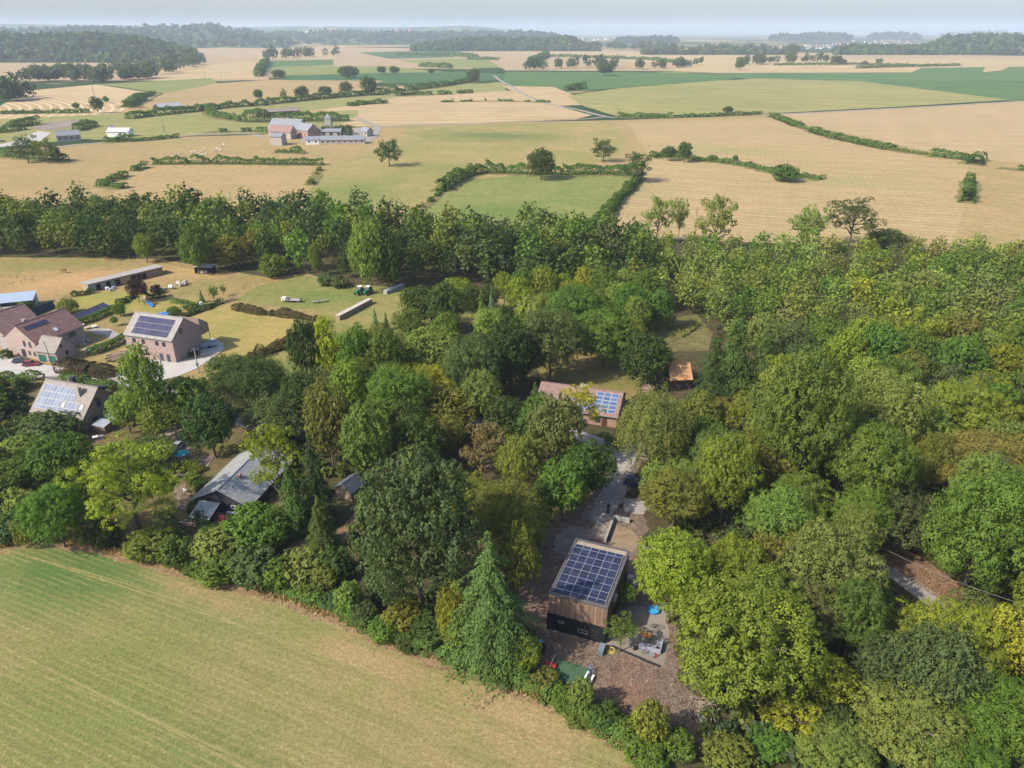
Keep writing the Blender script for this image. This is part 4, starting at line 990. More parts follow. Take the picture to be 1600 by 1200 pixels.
hedge([(296,745),(310,755),(322,765)],3.5,1.4,'MG','garden bed with herbs along the chalet roof',leaf=.25,name='garden_bed',cat='garden bed')
hedge([(285,735),(300,732),(315,740)],3.0,1.4,'OR','orange-tinted flower bed beside the grey car',leaf=.25,name='garden_bed',cat='garden bed')
# country hedges
m_verge=groundmat('rough_verge',(0.17,0.165,0.06),(0.24,0.20,0.085),(0.13,0.14,0.05),0.05,grain=0.3,bump=0.3)
def ch(px,w_,h_,label,leaf=1.0,col='MG',gaps=0.0,**k):
    if not(label.startswith('far') or leaf>=2): strip('verge',[G(*p) for p in px],w_*2.1+1,ZTOP,m_verge,.35)
    return hedge(px,w_,h_,col,label,name='hedgerow',leaf=leaf,gaps=gaps,**k)
ch([(238,257),(300,256),(360,256),(430,257),(505,258)],4,4,'straight dark hedgerow across the western pasture',leaf=.7)
ch([(155,291),(175,283)],4,2.6,'short piece of hedgerow below the straight one',leaf=.7)
ch([(160,290),(196,295)],5,3,'short bushy hedgerow end in the western pasture',leaf=.7)
ch([(180,282),(195,275)],5,3,'small clump of hedge between two short pieces',leaf=.7)
ch([(208,268),(228,262)],4,3,'small clump of hedge left of the straight hedgerow',leaf=.7)
ch([(145,312),(160,318)],3,2.4,'tiny clump of hedge above the belt of trees on the left',leaf=.7)
ch([(690,300),(705,288),(735,274),(760,270),(820,272)],6,6,'left half of the hedgerow above the green paddock',leaf=.7)
ch([(822,273),(880,273),(940,272),(995,275)],7,6,'right half of the hedgerow above the green paddock',leaf=.7)
ch([(1000,278),(985,295),(965,315),(945,340),(925,358)],4.5,4.5,'hedgerow down the right side of the green paddock',leaf=.7)
ch([(700,292),(670,318),(650,332)],2,1.6,'thin low hedge down the left side of the green paddock',leaf=.6,gaps=.4)
ch([(1016,246),(1040,245),(1080,248)],7,4,'bushy hedgerow under the two trees on the strip',leaf=.7)
ch([(1080,249),(1130,254),(1170,260),(1220,272),(1285,281)],6,2,'low weedy strip running between the eastern pastures',leaf=.7,col='MG')
ch([(1205,181),(1225,188),(1250,198)],7,3,'green hedge at the lane corner, upper part',leaf=1,col='MG')
ch([(1270,205),(1300,214),(1350,225),(1395,234)],8,3,'green hedge along the wide stubble, middle part',leaf=1,col='MG')
ch([(1205,181),(1250,199),(1300,215),(1395,235),(1455,243),(1520,251)],3,1.6,'thin rough line of weeds linking the hedge pieces along the wide stubble',leaf=.8,col='OL')
ch([(1455,243),(1490,247),(1520,250)],7,3.5,'green hedge along the wide stubble, right part',leaf=1,col='MG')
ch([(1520,258),(1530,250)],8,5,'bush clump at the corner of the eastern pastures',leaf=.8)
ch([(1514,285),(1511,318)],5,5,'tall narrow hedge piece at the right of the eastern pasture',leaf=.8,col='MG')
ch([(1560,262),(1620,268)],5,2.5,'broken hedge at the right edge',leaf=.8,gaps=.5)
ch([(966,183),(1000,184),(1050,184)],7,4,'dark clipped hedge along the country lane, left part',leaf=1)
ch([(1052,184),(1120,182),(1190,178)],5,2.6,'low dark hedge along the country lane, right part',leaf=1)
ch([(885,142),(900,140),(912,138)],10,9,'bush clump where the green crop meets the meadow',leaf=1.5)
ch([(322,170),(335,182),(380,190)],7,5,'curved hedgerow left of the farm',leaf=1)
ch([(380,190),(430,190),(490,189),(545,189)],10,8,'thick dark hedgerow behind the farm roofs',leaf=1)
ch([(200,186),(240,181),(300,175),(360,168),(420,164)],8,6,'long hedgerow from the cottages toward the hills',leaf=1.3)
ch([(420,163),(500,155),(560,150),(620,144),(700,134),(745,126)],8,7,'long hedgerow climbing toward the crossroads',leaf=1.4)
ch([(200,168),(210,162),(222,156)],12,8,'bushy hedge beside the grey field barn',leaf=1.4)
ch([(205,160),(225,152),(240,148)],8,5,'hedge along the green strip',leaf=1.5)
ch([(545,166),(570,163),(605,161)],8,4,'dark low hedge in the striped stubble, left',leaf=1.4)
ch([(618,150),(650,148),(675,148)],8,5,'dark low hedge in the striped stubble, middle',leaf=1.4)
ch([(685,148),(705,147)],8,4,'short dark hedge in the striped stubble',leaf=1.4)
ch([(715,146),(738,145)],8,4,'short dark hedge near the crossroads',leaf=1.4)
ch([(690,160),(760,158),(860,160)],5,2.2,'thin line of bushes across the stubble',leaf=1.3,gaps=.5)
ch([(403,120),(410,108),(418,97)],14,12,'bushy line beside the pale green field',leaf=2)
ch([(320,207),(400,205),(420,206)],6,3,'thin hedge along the farm track',leaf=1,gaps=.4)
ch([(0,178),(60,177),(140,176)],7,3,'thin hedge under the raked stubble field',leaf=1.3,gaps=.3)
ch([(0,243),(40,248),(90,250),(105,252)],5,4,'hedge below the cottages at the left',leaf=.8)
ch([(200,222),(240,219),(280,215)],4,2.5,'scrubby hedge by the white barn',leaf=.9,gaps=.3)
ch([(165,222),(185,222),(205,218)],6,4,'bushes in front of the white barn',leaf=.9)
ch([(120,205),(135,200),(150,196)],8,6,'dark trees behind the cottages',leaf=1)
ch([(20,200),(45,196),(60,194)],9,8,'dark bushes at the left by the pale yard',leaf=1)
ch([(0,208),(35,202)],8,5,'hedge at the far left by the pale yard',leaf=1)
ch([(500,265),(492,278),(485,290)],3,2,'sparse thorn line in the pasture',leaf=.7,gaps=.6,col='OL')
ch([(430,238),(480,240)],4,1.6,'dry scrub below the farm, left',leaf=.8,gaps=.4,col='OL')
ch([(455,236),(470,237)],6,3,'round bush clump below the farm wall',leaf=.8)
ch([(620,86),(700,87),(745,90)],20,8,'dark line of bushes in the far stubble',leaf=4,gaps=.4)
ch([(656,104),(690,106),(705,107)],14,9,'row of small trees at the edge of a far field',leaf=2.5)
ch([(730,93),(780,94)],14,7,'far dark hedge in the pink stubble',leaf=3)
ch([(850,88),(940,91),(1020,94),(1075,101)],14,7,'far dark hedge crossing the stubble',leaf=3)
ch([(828,103),(840,96),(855,88)],18,14,'far bushy hedge below the long wood',leaf=3)
ch([(1210,102),(1330,101),(1430,103)],9,4,'dark line behind the yellow strip',leaf=2.5)
ch([(1340,107),(1400,105),(1500,103)],9,5,'dark hedge on the far green crop',leaf=2.5)
# tree rows of the distance
def row(px,n,rr,label,cols=('BG','DG'),hf=(1,1.4),k=120,name='tree_row',wid=.3):
    it=[]
    P=[G(*p) for p in px]
    for i in range(n):
        t=rnd.random()*(len(P)-1); j=int(t); q=P[j].lerp(P[min(j+1,len(P)-1)],t-j); r_=rnd.uniform(*rr)
        it.append((q.x+rnd.uniform(-1,1)*r_*wid*5,q.y+rnd.uniform(-1,1)*r_*3,0,r_,r_*rnd.uniform(*hf),-.5,tuple(v*1.35 for v in PAL[rnd.choice(cols)])))
    return mass(name,it,label,'tree row',k,2.4,kind='stuff')
row([(810,110),(870,107),(930,105),(965,107)],26,(7,13),'row of trees behind the green crop, left')
row([(990,108),(1060,106),(1090,101)],20,(7,12),'row of trees behind the green crop, right')
row([(410,93),(470,91),(520,87)],18,(9,18),'tree group before the far valley')
row([(1060,80),(1130,81),(1200,82)],40,(9,16),'far dark wood edge above the stubble')
row([(930,76),(1000,78),(1050,80)],40,(10,18),'far dark wood edge behind the pink field')
row([(1150,101),(1200,99),(1290,97)],22,(7,12),'trees behind the straw strip')
# wooded rises of the distance
def rise(x0,x1,ybase,ytop,depth,cols,label,nt,rr,kq=34,wav=.35,bare=False,name='wooded_hill',prof=None,size=2.6):
    """a gentle rise at its real distance, with its trees"""
    A=G(x0,ybase);B=G(x1,ybase); D=(A.y+B.y)/2
    if prof is None: prof=lambda t: 1.0
    hmax=(ybase-ytop)/F*(D+depth*.62)*1.04-(0 if bare else rr[1]*2.0)
    hmax=max(hmax,4)
    nx,ny=40,10; v=[];f=[]
    ph=rnd.random()*10
    def hh(s,t):   # s 0..1 across, t 0..1 depth
        e=min(1,s/.12,(1-s)/.12); e=max(0,e)**.7
        return hmax*prof(s)*e*(math.sin(min(1,t*1.6)*math.pi/2) if t<.65 else math.cos((t-.65)/.35*math.pi/2)**1.0)*(1-wav*.3+wav*.3*math.sin(s*9+ph)+wav*.12*math.sin(s*31+ph))
    def pos(s,t):
        p=A.lerp(B,s); k=1+depth*t/max(D,1); return p.x*k,p.y+depth*t
    for j in range(ny+1):
        for i in range(nx+1):
            s,t=i/nx,j/ny; X,Y=pos(s,t); v.append((X,Y,hh(s,t)-.2))
    for j in range(ny):
        for i in range(nx):
            a=j*(nx+1)+i; f.append([a,a+1,a+nx+2,a+nx+1])
    me=bpy.data.meshes.new('hill'); me.from_pydata(v,[],f); me.materials.append(m_hill)
    me.polygons.foreach_set('use_smooth',[True]*len(f))
    o=bpy.data.objects.new('hill',me); link(o); o['kind']='structure'
    if nt:
        it=[]
        cols=[tuple(v*m_ for v,m_ in zip(PAL[c_],(.95,1.0,1.05))) for c_ in cols]
        for _ in range(nt):
            s,t=rnd.uniform(.01,.99),rnd.random()**1.1*.8; X,Y=pos(s,t); r_=rnd.uniform(*rr)
            it.append((X,Y,hh(s,t)-r_*.4,r_,r_*rnd.uniform(.9,1.3),0,rnd.choice(cols)))
        mass('woodland',it,label,'woodland',kq,size)
    return (pos,hh)
m_hill=groundmat('distant_hillside',(0.025,0.045,0.02),(0.03,0.05,0.022),None,0.002,grain=.1,bump=0,mid=.02)
def vill_hill():
    m,n,out=newmat('far_slopes'); b=N(n,'ShaderNodeBsdfPrincipled'); n.links.new(b.outputs[0],out.inputs[0])
    g=N(n,'ShaderNodeNewGeometry'); mp=N(n,'ShaderNodeMapping'); mp.inputs['Scale'].default_value=(.0016,.0011,.004); n.links.new(g.outputs['Position'],mp.inputs[0])
    f=noise(n,mp.outputs[0],1,6,.7); c=mixc(n,ramp(n,f,.56,.60),(.045,.085,.035),(.38,.30,.17))
    f2=noise(n,mp.outputs[0],2.1,4,.6); c=mixc(n,ramp(n,f2,.6,.63),c,(.14,.2,.07))
    n.links.new(c,b.inputs['Base Color']); b.inputs['Roughness'].default_value=1; b.inputs['Specular IOR Level'].default_value=0; return m
_w=m_hill; 
WC=['DG','BG','MG','LG']
m_hill=vill_hill()
rise(-500,900,62,44.5,5000,WC,'',0,(1,1),bare=True,prof=lambda s:.75+.25*math.cos((s-.3)*2.4)+.1*math.sin(s*37)*.3)
rise(780,2100,53.5,47.2,5000,WC,'',0,(1,1),bare=True,prof=lambda s:.8+.2*math.sin(s*17))
VH=rise(380,900,70,53,2600,['BG','DG'],'wooded valley side with a village far away',900,(12,20),12,bare=False,prof=lambda s:.75+.25*math.sin(s*3.1))
rise(-500,460,75,50,3000,['BG','DG'],'far wooded ridge on the left horizon',1300,(13,22),10)
m_hill=_w
rise(-500,320,98,66,1100,WC,'large dark wood on the left slope',1700,(5.5,10),24)
rise(640,920,80,60,600,WC,'long dark wood on the rise behind the fields',800,(7,12),26,prof=lambda s:min(1,.35+s*1.3))
rise(840,940,80,67,400,WC,'wood running right from the long dark wood',110,(8,12),50)
rise(1200,1335,64,52,700,['BG','DG'],'dark square wood on the horizon, left',160,(14,20),30)
rise(1355,1440,62,51,700,['BG','DG'],'dark square wood on the horizon, right',130,(14,20),30)
rise(1440,1720,86,62,1100,WC,'wooded slope at the right above the village',700,(8,14),28)
rise(1300,1500,86,73,600,WC,'wooded valley in front of the far village',420,(8,12),26)
rise(1000,1240,86,77,500,WC,'trees of the valley left of the village',160,(8,12),40)
rise(960,1060,68,58,700,['BG','DG'],'far wood in the middle distance',140,(12,18),30)
rise(1460,2000,58,48,3000,['BG','DG'],'far wood on the right horizon',260,(16,26),16)
row([(-100,150),(-20,152),(20,156),(38,160)],40,(8,12),'dark grove at the left end of the raked stubble',hf=(1.2,1.6))
row([(40,128),(100,126),(160,128),(215,124),(232,122)],70,(7,11),'belt of trees above the raked stubble',hf=(1.1,1.5))
row([(60,122),(110,118),(200,112),(300,103)],60,(7,11),'trees on the left slope before the wood',hf=(1.1,1.4))
row([(240,118),(300,104),(308,100)],24,(8,12),'trees at the right end of the left wood',hf=(1.2,1.6))
# ---------------------------------------------------------------- buildings
M_pink=brickmat('pink_brick',(0.34,0.22,0.195),(0.27,0.175,0.155),(0.42,0.325,0.295))
M_pink2=brickmat('mixed_brick',(0.30,0.205,0.18),(0.38,0.27,0.24),(0.45,0.37,0.33))
M_brown=brickmat('brown_brick',(0.22,0.135,0.095),(0.28,0.18,0.13),(0.33,0.25,0.20))
M_tan=brickmat('rubble_stone',(0.34,0.29,0.25),(0.40,0.35,0.31),(0.45,0.40,0.36),2.0)
M_redbr=brickmat('red_brick',(0.30,0.15,0.11),(0.36,0.19,0.14),(0.38,0.28,0.24))
R_grey=tilemat('grey_slate_roof',(0.30,0.28,0.26),(0.34,0.32,0.295),.35,.4)
R_red=tilemat('weathered_red_tiles',(0.23,0.105,0.085),(0.28,0.15,0.125),.32,.42,patina=(0.32,0.25,0.235))
R_redold=tilemat('rose_tiles',(0.24,0.135,0.115),(0.30,0.185,0.165),.6,.45,patina=(0.34,0.26,0.24))
R_brown=tilemat('grey_brown_tiles',(0.27,0.235,0.21),(0.31,0.27,0.24),.32,.4,patina=(0.38,0.33,0.29))
R_slate=tilemat('blue_slate',(0.20,0.22,0.25),(0.26,0.27,0.31),.5,.5)
R_orange=tilemat('orange_boards',(0.50,0.25,0.10),(0.60,0.32,0.14),2.5,.3,patina=(.62,.36,.2))
M_glass=plain('window_glass',(0.035,0.045,0.06),0.08,var=0.2,spec=0.8)
M_white=plain('white_paint',(0.74,0.73,0.70),0.5,var=.05); M_dark=plain('dark_frame',(0.035,0.035,0.04),0.5)
M_grey=plain('grey_frame',(0.22,0.22,0.23),0.6); M_green=plain('green_door',(0.025,0.13,0.10),0.5,var=.08)
M_conc=plain('concrete',(0.33,0.32,0.30),0.9,var=.15,bump=.2); M_zinc=plain('zinc',(0.42,0.46,0.50),0.45,.2,var=.1)
M_black=plain('black_cladding',(0.010,0.011,0.014),0.75,var=.35,scale=2); M_blackp=plain('black_plastic',(0.02,0.02,0.024),0.5)
M_wood=plain('weathered_wood',(0.26,0.19,0.14),0.9,var=.25,scale=2,bump=.3); M_wood2=plain('fresh_wood',(0.47,0.31,0.17),0.8,var=.2)
M_rust=plain('rusty_metal',(0.16,0.09,0.06),0.9,var=.3); M_blue=plain('blue_plastic',(0.03,0.25,0.75),0.4); M_turq=plain('turquoise_plastic',(0.05,0.50,0.55),0.4)
M_red=plain('red_cloth',(0.50,0.06,0.05),0.7); M_cloth=plain('grey_cushion',(0.30,0.31,0.37),0.9); M_yellow=plain('yellow_hose',(0.55,0.46,0.10),0.5)
M_orange=plain('orange_wood',(0.50,0.24,0.07),0.6,var=.2); M_stone=plain('pale_stone',(0.45,0.40,0.35),0.95,var=.25,bump=.5); M_tyre=plain('tyre',(0.015,0.015,0.016),0.8)
M_log=plain('cut_logs',(0.30,0.22,0.16),0.95,var=.3,bump=.4); M_logend=plain('log_end',(0.48,0.36,0.24),0.9)
M_chrome=plain('wheel_rim',(0.45,0.45,0.46),0.3,.8,var=.02); M_lamp=plain('lamp_glass',(0.6,0.6,0.6),0.2,var=.02); M_tail=plain('tail_lamp',(0.4,0.02,0.02),0.3,var=.02)
def glasspv(name,col,rough=.12):
    m,n,out=newmat(name); b=N(n,'ShaderNodeBsdfPrincipled'); n.links.new(b.outputs[0],out.inputs[0])
    tc=N(n,'ShaderNodeTexCoord'); oi=N(n,'ShaderNodeObjectInfo')
    sx=N(n,'ShaderNodeSeparateXYZ'); n.links.new(tc.outputs['Object'],sx.inputs[0])
    a=math_(n,'FRACT',math_(n,'MULTIPLY',sx.outputs[0],6.0)); a2=math_(n,'FRACT',math_(n,'MULTIPLY',sx.outputs[1],6.0))
    l=math_(n,'MAXIMUM',math_(n,'GREATER_THAN',a,.93),math_(n,'GREATER_THAN',a2,.93))
    c=mixc(n,math_(n,'MULTIPLY',l,.35),col,tuple(x*2.2+.03 for x in col))
    c=mixc(n,1.0,c,mixc(n,oi.outputs['Random'],(.8,.8,.82),(1.25,1.2,1.15)),'MULTIPLY')
    n.links.new(c,b.inputs['Base Color']); b.inputs['Roughness'].default_value=rough; b.inputs['Specular IOR Level'].default_value=.3
    return m
PV_dark=glasspv('solar_cells_dark',(0.018,0.026,0.06),.22); PV_pale=glasspv('solar_cells_pale',(0.085,0.115,0.19),.4); PV_blue=glasspv('solar_cells_blue',(0.055,0.10,0.21),.25); PV_black=glasspv('solar_cells_black',(0.035,0.035,0.075),.25)
M_alu=plain('pale_aluminium',(0.46,0.455,0.45),0.5,var=.03); M_aludark=plain('dark_rail',(0.06,0.06,0.075),0.5,var=.03); M_aluviolet=plain('thin_seam',(0.13,0.12,0.17),0.4,var=.03)
def panelmesh(pw,ph,pv,fr,fw=.045,midline=False):
    m=MB(); m.mat(0); m.box(0,pw,0,ph,0,.045); m.mat(1)
    if midline:
        m.box(fw,pw-fw,fw,ph/2-.03,.0452,.05); m.box(fw,pw-fw,ph/2+.03,ph-fw,.0452,.05); m.mat(2).box(fw,pw-fw,ph/2-.028,ph/2+.028,.0452,.049)
    else: m.box(fw,pw-fw,fw,ph-fw,.0452,.05)
    return m.mesh('solar_panel',[fr,pv,M_alu])
def array(parent,me,O,X,Y,nx,ny,px,py,skip=(),name='solar_panel',tilt=0.0):
    X=Vector(X).normalized(); Y=Vector(Y).normalized(); Z=X.cross(Y).normalized(); O=Vector(O)
    for j in range(ny):
        for i in range(nx):
            if (i,j) in skip: continue
            o=bpy.data.objects.new(name,me); link(o,parent)
            o.location=O+X*(i*px)+Y*(j*py)
            Mr=Matrix((X,Y,Z)).transposed()
            if tilt: Mr=Mr@Matrix.Rotation(tilt,3,'X')
            o.rotation_euler=Mr.to_euler()
def window(parent,side,a,z0,w_,h_,L=0,W=0,frame=None,name='window',pane=None,d=.05,sill=True):
    """side: front(y=0) back(y=W) right(x=L) left(x=0); a along the wall"""
    fr=frame or M_dark; t=.08
    if side=='front': M_=Matrix.Translation((a,0,z0))
    elif side=='right': M_=Matrix.Translation((L,a,z0))@Matrix.Rotation(math.pi/2,4,'Z')
    elif side=='left': M_=Matrix.Translation((0,a,z0))@Matrix.Rotation(-math.pi/2,4,'Z')
    else: M_=Matrix.Translation((a,W,z0))@Matrix.Rotation(math.pi,4,'Z')
    m=MB(); m.box(-w_/2-t,-w_/2,-d,.02,-t,h_+t); m.box(w_/2,w_/2+t,-d,.02,-t,h_+t); m.box(-w_/2,w_/2,-d,.02,h_,h_+t); m.box(-w_/2,w_/2,-d,.02,-t,0)
    if w_>1.1 and name=='window': m.box(-.035,.035,-d*.8,.02,0,h_)
    o=m.build(name,fr,parent); o.matrix_basis=M_
    p=MB(); p.box(-w_/2,w_/2,-.015,.01,0,h_); q=p.build('pane' if name=='window' else 'leaf',pane or M_glass,o)
    return o
def gable(name,label,O,ang,L,W,eave,ridge,wall,roof,oh=.35,cat='house',th=.16,ridgeat=.5,group=None,gut=True):
    t=thing(name,label,cat,(O[0],O[1],0),R(ang),group)
    yr=W*ridgeat
    m=MB(); m.prism([(0,0),(W,0),(W,eave),(yr,ridge-.02),(0,eave)],0,L,'x'); m.build('wall',wall,t)
    s1=(ridge-eave)/yr; s2=(ridge-eave)/(W-yr)
    r=MB()
    r.prism([(-oh,eave-oh*s1+.01),(yr,ridge+.01),(yr,ridge+th+.01),(-oh,eave-oh*s1+th+.01)],-oh*.6,L+oh*.6,'x')
    r.prism([(W+oh,eave-oh*s2+.01),(W+oh,eave-oh*s2+th+.01),(yr+.001,ridge+th+.01),(yr+.001,ridge+.01)],-oh*.6,L+oh*.6,'x')
    ro=r.build('roof',roof,t)
    rc=MB(); rc.box(-oh*.6,L+oh*.6,yr-.16,yr+.16,ridge+th-.02,ridge+th+.08); rc.build('ridge_cap',roof,ro)
    if gut:
        g=MB(); g.tube((-oh*.6,-oh-.06,eave-oh*s1+.05),(L+oh*.6,-oh-.06,eave-oh*s1+.05),.08); g.build('gutter',M_grey,t)
    slope=lambda x,d: Vector((x,yr*d,eave+(ridge-eave)*d+th+.03))   # d 0 eave..1 ridge, front slope
    return t,slope,Vector((0,yr,ridge-eave)).normalized()
# --- wide brick house with three rows of panels
t,sl_,Yd=gable('brick_house','wide pink brick house with grey roof and three rows of dark panels',(-110.6,195.5),-17.8,16.4,11.6,7.1,11.6,M_pink,R_grey)
me=panelmesh(1.02,1.86,PV_black,M_aluviolet,.02)
for r_ in range(3): array(t,me,sl_(2.2,.05)+Yd*(r_*2.0),(1,0,0),Yd,12,1,1.03,2)
for a in(3.0,6.2,10.9,13.3): window(t,'front',a,4.9,.95,1.1)
for a in(11.6,14.0): window(t,'front',a,.2,1.1,2.3,frame=M_grey)
window(t,'right',4.0,7.6,1.0,1.4,L=16.4)
m=MB(); m.prism([(11.6,9.5),(11.75,7.0),(15.2,6.8),(15.2,7.0)],9.8,16.3,'x'); m.box(16.2,16.35,11.7,15.2,4.2,6.9); m.tube((16.3,15.1,0),(16.3,15.1,4.2),.08)
m.build('balcony',plain('balcony_slats',(0.30,0.22,0.19),0.8,var=.2),t)
# --- big red roofed farmhouse with gable to the lane (ridge runs away from the lane)
A=G(62,563); ang1=66.7
Lm=15.5; Wm=(G(62,563)-G(19,551)).length
t,sl_,Yd=gable('brick_house','pink brick farmhouse with weathered red tiled roof and dark panels',(A.x,A.y),ang1,Lm,Wm+.3,5.3,9.6,M_pink2,R_red)
me=panelmesh(1.0,1.65,PV_black,M_aludark,.02)
array(t,me,sl_(1.2,.58),(1,0,0),Yd,7,1,1.02,1.7)
sk=MB().mat(0).box(0,1.2,0,1.5,0,.1).mat(1).box(.12,1.08,.12,1.38,.1,.13); so_=sk.build('skylight',[M_grey,M_lamp],t); so_.location=sl_(7.4,.12); so_.rotation_euler=(math.atan2(Yd.z,Yd.y),0,0)
for a in(2.2,4.6): window(t,'left',a,3.6,.8,1.6,W=Wm); 
for a in(1.3,3.4): window(t,'left',a,1.2,.8,1.0,W=Wm)
window(t,'left',6.0,.1,1.5,2.3,W=Wm,name='door',pane=M_dark)
window(t,'front',11.5,3.0,2.2,1.4)
c=MB(); c.box(0,.8,0,.8,0,1.4); c.box(-.08,.88,-.08,.88,1.4,1.5); co=c.build('chimney',M_pink2,t); co.location=(3,Wm*.5+.5,8.8)
# flat roof wing behind
wd=MB(); wd.box(1,14,Wm+.32,Wm+4.5,0,4.6); wd.box(.8,14.2,Wm+.3,Wm+4.7,4.6,4.8); wd.build('flat_wing',[M_conc],t)
# --- garage
A=G(63,564)
t,sl_,Yd=gable('garage','small brick garage with two green doors and grey tiled gable roof',(A.x-.15,A.y-.35),-15.9,6.9,6.6,3.6,6.6,M_pink2,R_brown,cat='garage')
for a in(1.7,5.2): window(t,'front',a,.05,2.6,2.3,frame=M_pink2,name='garage_door',pane=M_green)
window(t,'right',2.3,4.2,.7,.8,L=6.9); window(t,'right',3.6,1.6,.8,1.0,L=6.9)
# --- leftmost house
A=G(-48,545)
t,sl_,Yd=gable('brick_house','pink brick house cut off by the left edge of the picture',(A.x+12.5,A.y-1.5),66.7,12,12.5,5.2,9.8,M_pink,R_redold)
window(t,'left',3.2,3.8,.9,1.2,W=12); window(t,'left',7.0,3.4,.9,1.4,W=12); window(t,'left',4.4,.8,1.0,1.2,W=12)
# --- small brick house with pale panels
t,sl_,Yd=gable('brick_house','brown brick house with pale solar panels and a chimney, below the lane',(-114.6,155.6),-17.9,15.4,12.0,3.5,8.9,M_brown,R_brown,oh=.45)
me=panelmesh(1.0,1.68,PV_pale,M_alu,.05)
for r_,nx,x0 in ((0,0,0),(1,0,0)): pass
me2=panelmesh(1.66,1.0,PV_pale,M_alu,.05)
array(t,me2,sl_(.5,.07),(1,0,0),Yd,8,1,1.69,1)
array(t,me,sl_(.5,.07)+Yd*1.06,(1,0,0),Yd,12,1,1.03,1.7,skip=[(7,0)])
array(t,me,sl_(.5,.07)+Yd*2.80,(1,0,0),Yd,10,1,1.03,1.7)
array(t,me,sl_(.5,.07)+Yd*4.54,(1,0,0),Yd,10,1,1.03,1.7)
for x0,d0 in((8.0,.2),(13.4,.22)):
    so_=sk.build('skylight',[M_grey,M_lamp],t); so_.location=sl_(x0,d0); so_.rotation_euler=(math.atan2(Yd.z,Yd.y),0,0); so_.scale=(.8,.95,1)
c=MB(); c.box(0,1.1,0,.9,-1.2,2.3); c.box(-.1,1.2,-.1,1.0,2.3,2.45); c.tube((.55,.45,2.4),(.55,.45,2.7),.2); co=c.build('chimney',M_tan,t); co.location=sl_(11.0,.60)
c=MB(); c.box(0,1.0,0,1.0,0,1.6); c.box(-.1,1.1,-.1,1.1,1.6,1.75); co=c.build('chimney',M_dark,t); co.location=(6,7.0,8.0); co['label']='dark chimney behind the ridge'
window(t,'front',3.0,1.0,2.4,1.6,frame=M_white); window(t,'front',7,1.4,.7,.8,frame=M_white); window(t,'front',12.5,1.0,1.2,1.4,frame=M_white)
window(t,'right',5.2,4.4,1.0,2.2,L=15.4); window(t,'right',3.2,.2,1.2,2.2,L=15.4)
d_=MB(); d_.prism([(7.2,8.4),(10.5,6.9),(7.2,6.4)],11,14,'x'); d_.build('dormer',M_dark,t)
# lean-to sheds and ladder beside it
def shed(name,label,O,ang,L,W,h1,h2,wall,roofm,cat='shed',ribs=True,open_front=False,group=None):
    t=thing(name,label,cat,(O[0],O[1],0),R(ang),group); m=MB()
    if open_front:
        m.prism([(W-.15,0),(W,0),(W,h2),(W-.15,h2)],0,L,'x')
        for a in(0,L-.12): m.prism([(0,0),(W-.151,0),(W-.151,h2),(0,h1)],a,a+.12,'x')
        n_=max(2,int(L/3));
        for i in range(1,n_): m.box(i*L/n_-.08,i*L/n_+.08,.02,.2,0,h1-.02)
    else: m.prism([(0,0),(W,0),(W,h2),(0,h1)],0,L,'x')
    m.build('wall',wall,t); s=(h2-h1)/W
    r=MB(); r.prism([(-.3,h1-.3*s+.01),(W+.3,h2+.3*s+.01),(W+.3,h2+.3*s+.09),(-.3,h1-.3*s+.09)],-.25,L+.25,'x')
    if ribs:
        k=int(L/.55)
        for i in range(k+1):
            x=-.2+i*(L+.4)/k; r.prism([(-.3,h1-.3*s+.088),(W+.3,h2+.3*s+.088),(W+.3,h2+.3*s+.15),(-.3,h1-.3*s+.15)],x-.03,x+.03,'x')
    r.build('roof',roofm,t); return t
p=G(148,674); shed('lean_to_shed','low shed with pale corrugated roof, left of two beside the brown brick house',(p.x,p.y),-20,3.4,2.2,1.8,2.2,M_wood,M_zinc)
p=G(166,662); shed('lean_to_shed','low shed with pale corrugated roof, right of two beside the brown brick house',(p.x,p.y),-20,3.0,2.2,2.0,2.4,M_grey,M_zinc)
p=G(129,684); t=thing('ladder','pale ladder leaning at the corner of the brown brick house','ladder',(p.x,p.y-.9,0),R(-18)); m=MB()
for s in(-.25,.25): m.tube((s,0,0),(s,.6,3.8),.05)
m.build('rail',M_wood2,t); m=MB()
for i in range(9): m.tube((-.25,.6*(i+.5)/9,3.8*(i+.5)/9),(.25,.6*(i+.5)/9,3.8*(i+.5)/9),.04)
m.build('rung',M_wood2,t)
p=G(146,690); t=thing('storage_bench','grey bench with white lid beside the left pale-roofed shed','bench',(p.x,p.y,0),R(25)); MB().box(0,2.2,0,1,0,.9).build('body',M_grey,t); MB().box(-.05,1.1,-.05,1.05,.9,1.0).build('lid',M_white,t)
p=G(192,672); t=thing('rusty_canopy','rust red sloping roof sheet among the shrubs','shed',(p.x,p.y,0),R(40)); MB().prism([(0,1.8),(2.2,2.6),(2.2,2.7),(0,1.9)],0,5,'x').build('roof',R_redold,t)
m=MB(); [m.box(a,a+.1,b,b+.1,0,h) for a,b,h in((0.1,.1,1.8),(4.8,.1,1.8),(.1,2,2.5),(4.8,2,2.5))]; m.build('post',M_wood,t)
